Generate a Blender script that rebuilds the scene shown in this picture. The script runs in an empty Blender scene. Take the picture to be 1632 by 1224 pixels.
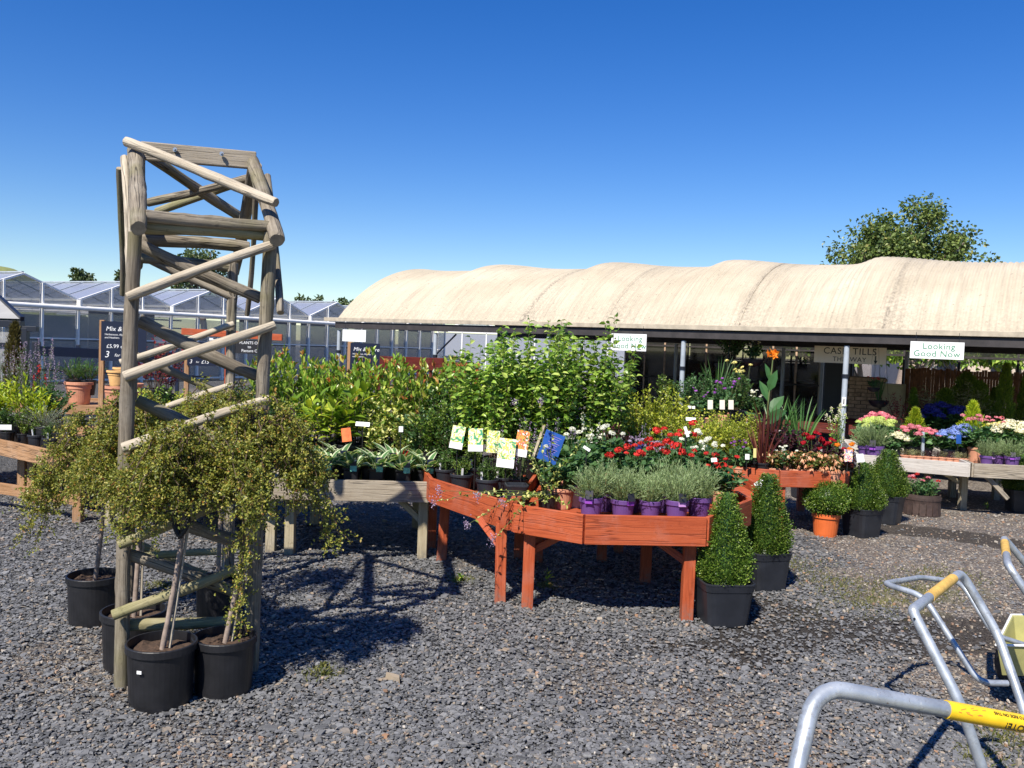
import bpy, math, random
import numpy as np
from mathutils import Matrix, Vector
rad = math.radians
random.seed(7)
S = bpy.context.scene
COL = S.collection

# ------------------------------------------------------------------ camera
EYE = 1.65
FPX = 1380.0                                   # focal length for a 1632 px wide frame
roll = math.atan(.038); pitch = math.atan(61.96 / FPX)
Fd = Vector((0, math.cos(pitch), -math.sin(pitch))); Rt = Vector((1, 0, 0)); Up = Vector((0, math.sin(pitch), math.cos(pitch)))
IX = math.cos(roll) * Rt + math.sin(roll) * Up
IY = -math.sin(roll) * Rt + math.cos(roll) * Up
cam = bpy.data.cameras.new('camera'); camo = bpy.data.objects.new('camera', cam); COL.objects.link(camo)
m3 = Matrix((IX, IY, -Fd)).transposed()
camo.matrix_world = Matrix.Translation((0, 0, EYE)) @ m3.to_4x4()
cam.sensor_width = 36; cam.lens = 36 * FPX / 1632; cam.clip_end = 2000; cam.clip_start = .05
S.camera = camo

# ------------------------------------------------------------------ sky, sun, exposure
SUN_EL = 50; SUN_AZ = 207                       # the sun stands behind the viewer, over the left shoulder
W = bpy.data.worlds.new('World'); S.world = W; W.use_nodes = True
wn = W.node_tree; wn.nodes.clear()
sky = wn.nodes.new('ShaderNodeTexSky'); sky.sky_type = 'NISHITA'; sky.sun_disc = False
sky.sun_elevation = rad(SUN_EL); sky.sun_rotation = rad(SUN_AZ)
sky.altitude = 100; sky.air_density = 1.05; sky.dust_density = .0; sky.ozone_density = 5.0
bg = wn.nodes.new('ShaderNodeBackground'); bg.inputs[1].default_value = .086
hsv = wn.nodes.new('ShaderNodeHueSaturation'); hsv.inputs['Saturation'].default_value = 1.34; hsv.inputs['Hue'].default_value = .516
wo = wn.nodes.new('ShaderNodeOutputWorld')
wn.links.new(sky.outputs[0], hsv.inputs['Color']); wn.links.new(hsv.outputs[0], bg.inputs[0]); wn.links.new(bg.outputs[0], wo.inputs[0])
sl = bpy.data.lights.new('sun', 'SUN'); sl.energy = 5.0; sl.angle = rad(.5); sl.color = (1, .94, .84)
so = bpy.data.objects.new('sun', sl); COL.objects.link(so)
sd = Vector((math.sin(rad(SUN_AZ)) * math.cos(rad(SUN_EL)), math.cos(rad(SUN_AZ)) * math.cos(rad(SUN_EL)), math.sin(rad(SUN_EL))))
so.rotation_euler = sd.to_track_quat('Z', 'Y').to_euler(); so.location = sd * 30
S.view_settings.view_transform = 'Standard'; S.view_settings.look = 'None'
S.view_settings.exposure = 0.66; S.view_settings.gamma = 1; S.view_settings.use_curve_mapping = False
S.cycles.max_bounces = 6; S.cycles.transparent_max_bounces = 12; S.cycles.caustics_reflective = False; S.cycles.caustics_refractive = False

# ------------------------------------------------------------------ measuring the place from the photograph
def ray(x, y): return Fd + IX * ((x - 816) / FPX) + IY * ((612 - y) / FPX)
def gp(x, y, z=0.0):
    d = ray(x, y); return Vector((0, 0, EYE)) + d * ((z - EYE) / d.z)
def dp(x, y, Y):
    d = ray(x, y); return Vector((0, 0, EYE)) + d * (Y / d.y)
V3 = Vector

# ------------------------------------------------------------------ materials
MATS = {}
def nodemat(name):
    m = bpy.data.materials.new(name); m.use_nodes = True; t = m.node_tree; t.nodes.clear()
    o = t.nodes.new('ShaderNodeOutputMaterial'); return m, t, o
def N(t, typ, ins=None, **kw):
    n = t.nodes.new(typ)
    for k, v in kw.items(): setattr(n, k, v)
    for k, v in (ins or {}).items():
        if hasattr(v, 'is_output') or isinstance(v, bpy.types.NodeSocket): t.links.new(v, n.inputs[k])
        else: n.inputs[k].default_value = v
    return n
def c4(c): return (c[0], c[1], c[2], 1)
def ramp(t, fac, stops, interp='LINEAR'):
    r = t.nodes.new('ShaderNodeValToRGB'); r.color_ramp.interpolation = interp
    e = r.color_ramp.elements
    while len(e) < len(stops): e.new(.5)
    for i, (p, c) in enumerate(stops): e[i].position = p; e[i].color = c4(c) if not isinstance(c, (int, float)) else (c, c, c, 1)
    t.links.new(fac, r.inputs[0]); return r.outputs[0]
def mixc(t, f, a, b, mode='MIX'):
    n = t.nodes.new('ShaderNodeMix'); n.data_type = 'RGBA'; n.blend_type = mode
    for i, v in ((0, f), (6, a), (7, b)):
        if isinstance(v, bpy.types.NodeSocket): t.links.new(v, n.inputs[i])
        elif i == 0: n.inputs[0].default_value = v
        else: n.inputs[i].default_value = c4(v)
    return n.outputs[2]
def math_(t, op, a, b=0.0, clamp=False):
    n = t.nodes.new('ShaderNodeMath'); n.operation = op; n.use_clamp = clamp
    for i, v in enumerate((a, b)):
        if isinstance(v, bpy.types.NodeSocket): t.links.new(v, n.inputs[i])
        else: n.inputs[i].default_value = v
    return n.outputs[0]
def coords(t, scale=(1, 1, 1), kind='Object'):
    tc = t.nodes.new('ShaderNodeTexCoord'); mp = t.nodes.new('ShaderNodeMapping'); mp.inputs['Scale'].default_value = scale
    t.links.new(tc.outputs[kind], mp.inputs[0]); return mp.outputs[0]
def noise(t, vec, scale, detail=4, rough=.55, w=None):
    n = t.nodes.new('ShaderNodeTexNoise'); n.inputs['Scale'].default_value = scale; n.inputs['Detail'].default_value = detail; n.inputs['Roughness'].default_value = rough
    if w is not None:
        n.noise_dimensions = '4D'; t.links.new(w, n.inputs['W'])
    t.links.new(vec, n.inputs['Vector']); return n.outputs[0]
def bump(t, h, strength=.3, dist=.01):
    b = t.nodes.new('ShaderNodeBump'); b.inputs['Strength'].default_value = strength; b.inputs['Distance'].default_value = dist
    t.links.new(h, b.inputs['Height']); return b.outputs[0]
def principled(t, o, col, rough=.6, metal=0.0, spec=.5, normal=None, **kw):
    p = t.nodes.new('ShaderNodeBsdfPrincipled')
    for k, v in (('Base Color', col), ('Roughness', rough), ('Metallic', metal), ('Specular IOR Level', spec)):
        if isinstance(v, bpy.types.NodeSocket): t.links.new(v, p.inputs[k])
        elif k == 'Base Color': p.inputs[k].default_value = c4(v)
        else: p.inputs[k].default_value = v
    if normal is not None: t.links.new(normal, p.inputs['Normal'])
    for k, v in kw.items(): p.inputs[k].default_value = v
    if o is not None: t.links.new(p.outputs[0], o.inputs[0])
    return p
def objrand(t):
    n = t.nodes.new('ShaderNodeObjectInfo'); return math_(t, 'MULTIPLY', n.outputs['Random'], 37.0)

def wood(name, axis, stops, crackcol=(.03, .025, .02), green=None, crack=.5, rough=.8, fibre=1.0, bumps=.5):
    """grain runs along the piece's own long axis"""
    m, t, o = nodemat(name)
    a, b = 1.0, .045
    sc = (b, a, a) if axis == 'X' else (a, a, b)
    sc2 = (.09, 1, 1) if axis == 'X' else (1, 1, .09)
    w = objrand(t); v = coords(t, sc); v2 = coords(t, sc2); vf = coords(t)
    n1 = noise(t, v, 120 * fibre, 6, .7, w); n2 = noise(t, v2, 9, 3, .5, w); n3 = noise(t, v, 34, 2, .5, w)
    col = ramp(t, math_(t, 'ADD', math_(t, 'MULTIPLY', n1, .62), math_(t, 'MULTIPLY', n2, .38)), [(.5 + (p - .5) * .62, c) for p, c in stops])
    if green:
        g = ramp(t, noise(t, vf, 2.2, 3, .6, w), [(.5, 0.0), (.68, .75)]); col = mixc(t, g, col, green)
    cr = ramp(t, n3, [(.5 - .03, 0.0), (.5 - .008, 1.0), (.5 + .008, 1.0), (.5 + .03, 0.0)])
    gate = ramp(t, n2, [(.42, 0.0), (.56, 1.0)])
    ck = math_(t, 'MULTIPLY', math_(t, 'MULTIPLY', cr, gate), crack)
    col = mixc(t, ck, col, crackcol)
    kn = t.nodes.new('ShaderNodeTexVoronoi'); kn.inputs['Scale'].default_value = 5.5; t.links.new(coords(t, (.35, 1, 1) if axis == 'X' else (1, 1, .35)), kn.inputs[0])
    kf = ramp(t, kn.outputs['Distance'], [(.02, .75), (.065, 0.0)]); col = mixc(t, kf, col, crackcol)
    wz = N(t, 'ShaderNodeSeparateXYZ', {0: t.nodes.new('ShaderNodeNewGeometry').outputs['Position']}).outputs['Z']
    n5 = noise(t, vf, 5, 5, .7, w); n6 = noise(t, vf, 26, 4, .7, w)
    col = mixc(t, ramp(t, n5, [(.5, 0.0), (.72, .42)]), col, tuple(min(1, c * .72 + .10) for c in stops[-1][1]))
    col = mixc(t, ramp(t, n6, [(.6, 0.0), (.72, .5)]), col, tuple(c * .45 for c in stops[0][1]))
    sp = math_(t, 'MULTIPLY', ramp(t, wz, [(.0, 1.0), (.13, 0.0)]), ramp(t, n6, [(.35, .9), (.6, .1)])); col = mixc(t, sp, col, (.16, .14, .12))
    h = math_(t, 'SUBTRACT', n1, math_(t, 'MULTIPLY', ck, 1.6))
    principled(t, o, col, rough, spec=.25, normal=bump(t, h, bumps, .009)); MATS[name] = m; return m
def plain(name, col, rough=.5, metal=0.0, var=.12, scale=8, spec=.5, bmp=0.0, **kw):
    m, t, o = nodemat(name); v = coords(t)
    n = noise(t, v, scale, 5, .6, objrand(t))
    c = mixc(t, ramp(t, n, [(.3, 0.0), (.7, 1.0)]), tuple(x * (1 - var) for x in col), tuple(min(1, x * (1 + var)) for x in col))
    principled(t, o, c, rough, metal, spec, bump(t, n, bmp, .004) if bmp else None, **kw); MATS[name] = m; return m
def leafmat(name, stops, rough=.45, trans=.28, tint=(1, 1, 1), spec=.4, interp='LINEAR', per='island'):
    m, t, o = nodemat(name)
    g = t.nodes.new('ShaderNodeNewGeometry')
    oi = t.nodes.new('ShaderNodeObjectInfo')
    col = ramp(t, g.outputs['Random Per Island'] if per == 'island' else oi.outputs['Random'], stops, interp)
    hs = N(t, 'ShaderNodeHueSaturation', {'Color': col, 'Value': math_(t, 'ADD', math_(t, 'MULTIPLY', oi.outputs['Random'], .3), .85)})
    col = hs.outputs[0]
    p = principled(t, None, col, rough, spec=spec)
    tr = N(t, 'ShaderNodeBsdfTranslucent', {'Color': mixc(t, 1.0, col, (1.5, 1.5, .7), 'MULTIPLY')})
    mx = N(t, 'ShaderNodeMixShader', {0: trans, 1: p.outputs[0], 2: tr.outputs[0]}); t.links.new(mx.outputs[0], o.inputs[0])
    MATS[name] = m; return m
def glassmat(name, tint, rough=.05, dens=.35, gl=.5, dc=(.60, .58, .54)):
    m, t, o = nodemat(name)
    tr = N(t, 'ShaderNodeBsdfTransparent', {0: c4(tint)})
    df = N(t, 'ShaderNodeBsdfDiffuse', {0: c4(dc)})
    g = N(t, 'ShaderNodeBsdfGlossy', {0: (.9, .93, 1, 1), 'Roughness': rough})
    a = N(t, 'ShaderNodeMixShader', {0: dens, 1: tr.outputs[0], 2: df.outputs[0]})
    lw = N(t, 'ShaderNodeFresnel', {'IOR': 1.5})
    b = N(t, 'ShaderNodeMixShader', {0: math_(t, 'MULTIPLY', lw.outputs[0], gl, True), 1: a.outputs[0], 2: g.outputs[0]})
    t.links.new(b.outputs[0], o.inputs[0]); MATS[name] = m; return m

wood('weathered_log', 'Z', [(.25, (.075, .06, .044)), (.5, (.205, .172, .13)), (.78, (.38, .33, .25))], green=(.17, .16, .07), crack=.85)
wood('pale_log', 'Z', [(.25, (.27, .22, .16)), (.5, (.43, .37, .28)), (.78, (.60, .53, .42))], crack=.6)
wood('mossy_log', 'Z', [(.25, (.14, .12, .06)), (.5, (.27, .24, .13)), (.78, (.38, .34, .2))], green=(.17, .18, .06))
plain('end_grain', (.33, .26, .17), .85, var=.3, scale=30)
wood('grey_board', 'X', [(.25, (.20, .155, .11)), (.5, (.33, .28, .21)), (.78, (.45, .39, .31))], crack=.6)
wood('pale_board', 'X', [(.25, (.34, .30, .26)), (.5, (.50, .46, .41)), (.78, (.62, .58, .52))], crack=.4)
wood('leg_board', 'X', [(.25, (.24, .19, .12)), (.5, (.38, .32, .21)), (.78, (.50, .43, .30))], crack=.4)
wood('brown_board', 'X', [(.25, (.22, .115, .05)), (.5, (.36, .20, .10)), (.78, (.48, .29, .16))], crack=.5)
wood('orange_board', 'X', [(.25, (.26, .046, .017)), (.5, (.39, .078, .027)), (.78, (.48, .115, .045))], crackcol=(.12, .02, .01), crack=.55, rough=.6, bumps=.3)
wood('shaded_red_board', 'X', [(.25, (.07, .010, .006)), (.5, (.11, .017, .010)), (.78, (.15, .026, .014))], crackcol=(.05, .01, .01), rough=.6)  # red boards, the shelter roof's shade put into the colour by darkening it
plain('black_plastic', (.012, .012, .014), .42, var=.35, scale=14, bmp=.04)
plain('charcoal_plastic', (.017, .019, .025), .48, var=.3, scale=10, bmp=.04)
plain('purple_plastic', (.115, .055, .20), .4, var=.15)
plain('orange_plastic', (.62, .13, .03), .5, var=.12)
plain('terracotta', (.55, .25, .15), .8, var=.18, bmp=.1)
plain('terracotta_yellow', (.72, .42, .16), .8, var=.2, bmp=.1)
plain('barrel_wood', (.05, .03, .024), .7, var=.4, scale=20, bmp=.3)
plain('soil', (.055, .032, .02), .95, var=.6, scale=90, bmp=.8)
plain('bark', (.26, .20, .16), .8, var=.35, scale=30, bmp=.5)
plain('dark_stem', (.09, .06, .035), .8, var=.3)
plain('green_stem', (.10, .14, .04), .7, var=.3)
plain('white_card', (.78, .78, .76), .5, var=.04)
plain('cream_card', (.80, .72, .58), .5, var=.04)
plain('navy_card', (.006, .010, .030), .4, var=.1)
plain('blue_card', (.012, .07, .30), .45, var=.25, scale=5)
plain('black_card', (.02, .018, .02), .35, var=.1)
plain('teal_card', (.16, .50, .38), .5, var=.5, scale=90)
plain('lilac_card', (.42, .22, .48), .5, var=.1)
plain('violet_card', (.22, .04, .36), .5, var=.1)
plain('orange_card', (.75, .17, .05), .5, var=.3, scale=25)
plain('lettering_white', (.75, .75, .75), .5, var=.02)
plain('lettering_green', (.03, .22, .10), .5, var=.02)
plain('lettering_black', (.012, .012, .012), .5, var=.02)
plain('steel_bolt', (.5, .5, .5), .35, 1.0)
plain('white_frame', (.86, .84, .80), .4, var=.08)
plain('grey_post', (.36, .40, .44), .45, var=.15, bmp=.05)
plain('dark_frame', (.012, .014, .022), .4)
plain('dark_beam', (.035, .03, .03), .7, var=.4)
plain('fascia', (.42, .36, .27), .6, var=.25)
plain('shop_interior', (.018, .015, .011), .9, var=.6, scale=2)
plain('grey_screen', (.31, .305, .295), .8, var=.18, scale=1.2)
plain('white_block', (.55, .55, .52), .8, var=.2)
plain('mortar', (.16, .13, .10), .9, var=.3)
plain('brick_tan', (.48, .33, .22), .85, var=.45, scale=12)
plain('reed', (.17, .075, .035), .85, var=.5, scale=9)
plain('cabinet', (.42, .38, .22), .6, var=.12)
plain('tape_black', (.01, .01, .01), .6)
plain('yellow_sleeve', (.80, .50, .015), .42, var=.12, scale=25)
plain('faded_sleeve', (.62, .38, .08), .5, var=.25, scale=40)
plain('trolley_tray', (.38, .36, .14), .4, var=.2, scale=6)
plain('rubber', (.02, .02, .02), .7)
plain('house_wall', (.55, .45, .35), .9, var=.1)
plain('slate_roof', (.2, .2, .22), .8, var=.2)
glassmat('greenhouse_glass', (.84, .85, .85), .08, .3, .35)
glassmat('roof_glass', (.6, .62, .66), .25, .5, .35, (.50, .53, .60))
glassmat('shop_glass', (.55, .56, .52), .04, .04, .6)

def galvanised():
    m, t, o = nodemat('galvanised_steel'); v = coords(t)
    n = noise(t, v, 9, 4, .6, objrand(t)); n2 = noise(t, v, 70, 3, .6)
    c = mixc(t, ramp(t, n, [(.35, 0.0), (.65, 1.0)]), (.30, .33, .36), (.52, .56, .60))
    sp = ramp(t, n2, [(.62, 0.0), (.72, .7)]); c = mixc(t, sp, c, (.62, .62, .58))
    st = ramp(t, noise(t, v, 22, 5, .75), [(.55, 0.0), (.7, .7)]); c = mixc(t, st, c, (.2, .19, .17)); c = mixc(t, ramp(t, noise(t, v, 45, 4, .75), [(.64, 0.0), (.7, .8)]), c, (.17, .10, .06))
    r = ramp(t, n, [(.3, .34), (.7, .55)])
    principled(t, o, c, r, .55, normal=bump(t, n2, .15, .002)); MATS['galvanised_steel'] = m
galvanised()

def printed(name, ground, stops, scale=30):
    """the picture printed on a plant card: blotches of leaf, fruit and paper colour"""
    m, t, o = nodemat(name); v = coords(t)
    n = t.nodes.new('ShaderNodeTexNoise'); n.inputs['Scale'].default_value = scale; n.inputs['Detail'].default_value = 1.5; n.inputs['Distortion'].default_value = 1.2
    n.noise_dimensions = '4D'; t.links.new(objrand(t), n.inputs['W']); t.links.new(v, n.inputs['Vector'])
    c = ramp(t, n.outputs[0], stops, 'CONSTANT')
    principled(t, o, c, .4); MATS[name] = m
printed('fruit_print', None, [(0, (.06, .30, .16)), (.40, (.45, .5, .08)), (.46, (.72, .74, .56)), (.54, (.74, .66, .10)), (.62, (.70, .76, .62)), (.68, (.12, .36, .22))], 22)
printed('flower_print', None, [(0, (.1, .25, .06)), (.42, (.75, .3, .05)), (.52, (.7, .12, .06)), (.6, (.75, .72, .6))])
printed('poster_print', None, [(0, (.08, .25, .4)), (.42, (.7, .1, .08)), (.5, (.75, .72, .68)), (.6, (.85, .55, .08)), (.68, (.1, .4, .15))], 45)

G = {}
def LM(name, *a, **k): G[name] = leafmat(name, *a, **k)
LM('leaf_cotoneaster', [(0, (.05, .075, .014)), (.22, (.17, .21, .035)), (.7, (.32, .32, .06)), (.92, (.48, .42, .09)), (1, (.32, .12, .035))], trans=.3)
LM('leaf_box', [(0, (.035, .07, .01)), (.45, (.08, .15, .02)), (.8, (.16, .25, .035)), (1, (.30, .36, .08))], rough=.35)
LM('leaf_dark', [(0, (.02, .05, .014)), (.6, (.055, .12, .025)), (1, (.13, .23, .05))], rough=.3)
LM('leaf_laurel', [(0, (.06, .13, .018)), (.4, (.17, .30, .035)), (.78, (.34, .47, .07)), (.92, (.52, .54, .10)), (1, (.58, .24, .08))], rough=.32)
LM('leaf_tip', [(0, (.50, .10, .05)), (.5, (.48, .22, .08)), (1, (.35, .32, .06))])
LM('leaf_climber', [(0, (.06, .13, .02)), (.4, (.17, .30, .04)), (.75, (.31, .44, .07)), (1, (.48, .56, .15))], rough=.33)
LM('leaf_gold', [(0, (.14, .20, .02)), (.5, (.32, .38, .035)), (1, (.52, .52, .07))])
LM('leaf_lime', [(0, (.14, .24, .015)), (.5, (.33, .42, .02)), (1, (.55, .58, .04))])
LM('leaf_variegated', [(0, (.06, .13, .02)), (.4, (.15, .24, .03)), (.6, (.50, .52, .12)), (1, (.68, .66, .28))])
LM('leaf_aucuba', [(0, (.09, .18, .02)), (.5, (.22, .32, .03)), (1, (.50, .52, .06))], rough=.3, per='object')
LM('leaf_hosta_green', [(0, (.05, .13, .05)), (1, (.12, .24, .08))])
LM('leaf_hosta_edge', [(0, (.42, .50, .28)), (1, (.68, .70, .50))])
LM('leaf_lavender', [(0, (.13, .19, .08)), (.5, (.25, .34, .15)), (1, (.40, .48, .26))], rough=.6)
LM('leaf_geranium', [(0, (.025, .075, .025)), (.6, (.06, .14, .045)), (1, (.13, .24, .08))])
LM('leaf_grey', [(0, (.15, .21, .15)), (.6, (.28, .34, .26)), (1, (.40, .44, .36))], rough=.6)
LM('leaf_purple', [(0, (.02, .008, .015)), (.7, (.05, .015, .025)), (1, (.10, .03, .03))], rough=.35)
LM('leaf_maple', [(0, (.12, .01, .02)), (.7, (.22, .02, .035)), (1, (.35, .06, .05))])
LM('leaf_strap', [(0, (.04, .12, .03)), (.6, (.09, .2, .05)), (1, (.16, .28, .08))], rough=.35)
LM('leaf_bronze_strap', [(0, (.06, .012, .012)), (.7, (.12, .03, .02)), (1, (.22, .10, .05))], rough=.35)
LM('leaf_canna', [(0, (.035, .11, .035)), (1, (.07, .17, .05))], rough=.35)
LM('leaf_cypress', [(0, (.07, .13, .015)), (.6, (.16, .24, .02)), (1, (.28, .36, .04))], rough=.6)
LM('leaf_brown_conifer', [(0, (.06, .05, .015)), (.6, (.12, .10, .03)), (1, (.2, .17, .05))], rough=.6)
LM('leaf_pale', [(0, (.22, .22, .10)), (1, (.42, .42, .22))])
LM('leaf_tree', [(0, (.04, .07, .018)), (.5, (.10, .15, .035)), (.9, (.19, .24, .06)), (1, (.30, .28, .10))], trans=.2)
LM('leaf_tree_far', [(0, (.05, .08, .03)), (.6, (.09, .13, .045)), (1, (.16, .2, .08))], trans=.2)
LM('leaf_sedum', [(0, (.06, .10, .03)), (.5, (.16, .12, .07)), (1, (.3, .28, .12))])
LM('leaf_begonia', [(0, (.06, .1, .02)), (.5, (.12, .15, .03)), (1, (.26, .10, .04))])
def FM(name, a, b, trans=.3): G[name] = leafmat(name, [(0, a), (1, b)], rough=.6, trans=trans, spec=.2)
FM('petal_red', (.34, .008, .010), (.80, .06, .045)); FM('petal_white', (.70, .70, .64), (.85, .84, .80)); FM('petal_pink', (.55, .12, .18), (.80, .35, .38))
FM('petal_lilac', (.30, .22, .38), (.52, .42, .56)); FM('petal_blue', (.12, .20, .55), (.34, .42, .74)); FM('petal_deepblue', (.03, .03, .2), (.08, .08, .38))
FM('petal_yellow', (.70, .62, .18), (.85, .80, .42)); FM('petal_orange', (.80, .16, .01), (.85, .38, .03)); FM('petal_peach', (.75, .32, .16), (.85, .62, .42))
FM('petal_crimson', (.28, .005, .012), (.50, .015, .03)); FM('petal_cream', (.72, .68, .50), (.84, .80, .66)); FM('petal_purple', (.25, .05, .38), (.45, .15, .55))
FM('petal_limegreen', (.42, .52, .12), (.62, .68, .25)); FM('grass_blade', (.10, .12, .03), (.26, .25, .09)); FM('stone_white', (.45, .42, .37), (.70, .66, .58), 0.0)
MATS.update(G)

# ------------------------------------------------------------------ mesh builder
class MB:
    def __init__(s): s.V = []; s.n = 0; s.F = {}; s.mi = {}
    def add(s, V, faces, mi=0):
        V = np.asarray(V, dtype=np.float64).reshape(-1, 3)
        for f in faces:
            f = np.asarray(f)
            if f.ndim == 1: f = f[None]
            k = f.shape[1]; s.F.setdefault(k, []).append(f + s.n); s.mi.setdefault(k, []).append(np.full(len(f), mi))
        s.V.append(V); s.n += len(V); return s
    def mesh(s, name, mats, smooth=False):
        me = bpy.data.meshes.new(name)
        V = np.concatenate(s.V) if s.V else np.zeros((0, 3))
        me.vertices.add(len(V)); me.vertices.foreach_set('co', V.astype(np.float32).ravel())
        tot = 0; loops = []; starts = []; mis = []
        for k, L in s.F.items():
            A = np.concatenate(L); loops.append(A.ravel()); starts.append(tot + np.arange(len(A)) * k); tot += A.size; mis.append(np.concatenate(s.mi[k]))
        loops = np.concatenate(loops).astype(np.int32); starts = np.concatenate(starts).astype(np.int32); mis = np.concatenate(mis).astype(np.int32)
        me.loops.add(len(loops)); me.loops.foreach_set('vertex_index', loops)
        me.polygons.add(len(starts)); me.polygons.foreach_set('loop_start', starts)
        me.polygons.foreach_set('material_index', mis)
        me.polygons.foreach_set('use_smooth', np.full(len(starts), smooth))
        for m in (mats if isinstance(mats, (list, tuple)) else [mats]): me.materials.append(MATS[m] if isinstance(m, str) else m)
        me.update(calc_edges=True); me.validate(); return me
BOXF = np.array([[0, 3, 2, 1], [4, 5, 6, 7], [0, 1, 5, 4], [1, 2, 6, 5], [2, 3, 7, 6], [3, 0, 4, 7]])
def box(mb, c, s, M=None, mi=0):
    x, y, z = s[0] / 2, s[1] / 2, s[2] / 2
    V = np.array([[-x, -y, -z], [x, -y, -z], [x, y, -z], [-x, y, -z], [-x, -y, z], [x, -y, z], [x, y, z], [-x, y, z]]) + np.array(c)
    if M is not None: V = np.array([(M @ Vector(v))[:] for v in V])
    mb.add(V, [BOXF], mi); return mb
def ringfaces(nr, n, close=True):
    i = np.arange(nr - 1)[:, None] * n; j = np.arange(n if close else n - 1)[None]; k = (j + 1) % n
    return np.stack([i + j, i + k, i + n + k, i + n + j], -1).reshape(-1, 4)
def tube(mb, pts, r, n=8, caps=True, mi=0, capmi=None, wob=0.0, rng=None):
    P = np.array([tuple(p) for p in pts], float); r = np.broadcast_to(np.asarray(r, float), (len(P),))
    T = np.gradient(P, axis=0); T /= np.linalg.norm(T, axis=1)[:, None] + 1e-12
    u = np.cross(T[0], (0, 0, 1.0)); u = np.cross(T[0], (1.0, 0, 0)) if np.linalg.norm(u) < 1e-3 else u
    u /= np.linalg.norm(u); a = np.linspace(0, 2 * np.pi, n, endpoint=False); V = []
    for i in range(len(P)):
        u = u - T[i] * (u @ T[i]); u /= np.linalg.norm(u); w = np.cross(T[i], u)
        rr = r[i] * (1 + (rng.normal(0, wob, n) if wob else 0))
        V.append(P[i] + (np.cos(a) * rr)[:, None] * u + (np.sin(a) * rr)[:, None] * w)
    V = np.concatenate(V); F = [ringfaces(len(P), n)]; mb.add(V, F, mi)
    if caps:
        mb.add(V[:n], [np.arange(n)[::-1]], capmi if capmi is not None else mi); mb.add(V[-n:], [np.arange(n)], capmi if capmi is not None else mi)
    return mb
def lathe(mb, prof, n=24, sq=0.0, mi=0, c=(0, 0, 0)):
    """profile (r,z) turned round; sq>0 squares the section"""
    a = np.linspace(0, 2 * np.pi, n, endpoint=False) + (np.pi / n if sq else 0)
    k = 1.0 if not sq else (np.abs(np.cos(a)) ** sq + np.abs(np.sin(a)) ** sq) ** (-1 / sq)
    V = np.concatenate([np.stack([np.cos(a) * k * max(r, 1e-4), np.sin(a) * k * max(r, 1e-4), np.full(n, z)], 1) for r, z in prof]) + np.array(c)
    mb.add(V, [ringfaces(len(prof), n)], mi); return mb
def smoothpath(P, n=6):
    """Catmull-Rom through the points"""
    P = [Vector(p) for p in P]; Q = [2 * P[0] - P[1]] + P + [2 * P[-1] - P[-2]]; out = []
    for i in range(1, len(Q) - 2):
        for k in range(n):
            t = k / n; a, b, c, d = Q[i - 1:i + 3]
            out.append(.5 * ((2 * b) + (c - a) * t + (2 * a - 5 * b + 4 * c - d) * t * t + (3 * b - a - 3 * c + d) * t ** 3))
    out.append(P[-1]); return out
def filletpath(P, r=.06, n=5):
    P = [Vector(p) for p in P]; out = [P[0]]
    for i in range(1, len(P) - 1):
        a, b, c = P[i - 1:i + 2]; rr = min(r, (b - a).length * .45, (c - b).length * .45)
        p, q = b + (a - b).normalized() * rr, b + (c - b).normalized() * rr
        for k in range(n + 1):
            t = k / n; out.append(p * (1 - t) ** 2 + b * 2 * t * (1 - t) + q * t * t)
    out.append(P[-1]); return out

# ------------------------------------------------------------------ things and parts
def thing(name, label, cat, loc=(0, 0, 0), rz=0.0, group=None, scale=1.0):
    o = bpy.data.objects.new(name, None); COL.objects.link(o); o.empty_display_size = .1
    o.location = loc; o.rotation_euler = (0, 0, rz); o.scale = (scale,) * 3
    o['label'] = label; o['category'] = cat
    if group: o['group'] = group
    return o
def part(name, me, parent, M=None, bev=0.0, label=None):
    """M is a world matrix when the parent is an unrotated Empty, else local"""
    o = bpy.data.objects.new(name, me); COL.objects.link(o)
    if parent is not None: o.parent = parent
    if M is not None:
        o.matrix_basis = (Matrix.Translation(-parent.location) @ M) if (parent is not None and parent.type == 'EMPTY') else M
    if bev:
        b = o.modifiers.new('bevel', 'BEVEL'); b.width = bev; b.segments = 2; b.limit_method = 'ANGLE'; b.harden_normals = False
    if label: o['label'] = label
    return o
def single(name, me, label=None, cat=None, group=None, kind=None, M=None):
    o = bpy.data.objects.new(name, me); COL.objects.link(o)
    if M is not None: o.matrix_world = M
    if label: o['label'] = label
    if cat: o['category'] = cat
    if group: o['group'] = group
    if kind: o['kind'] = kind
    return o
def axisM(A, B, along='X', up=V3((0, 0, 1)), at=.5):
    """frame with its long axis along AB, centred"""
    A, B = V3(A), V3(B); d = (B - A).normalized(); s = up.cross(d)
    if s.length < 1e-3: s = V3((1, 0, 0)).cross(d)
    s.normalize(); u = d.cross(s)
    if along == 'X': cols = (d, s, u)
    else: cols = (s, u, d)
    return Matrix.Translation(A.lerp(B, at)) @ Matrix(cols).transposed().to_4x4()
def beam(parent, name, A, B, w, h, mat, up=V3((0, 0, 1)), bev=.004, shift=(0, 0, 0)):
    L = (V3(B) - V3(A)).length; mb = MB(); box(mb, shift, (L, w, h))
    return part(name, mb.mesh(name, mat), parent, axisM(A, B, 'X', up), bev)
LR = np.random.default_rng(5)
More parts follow.
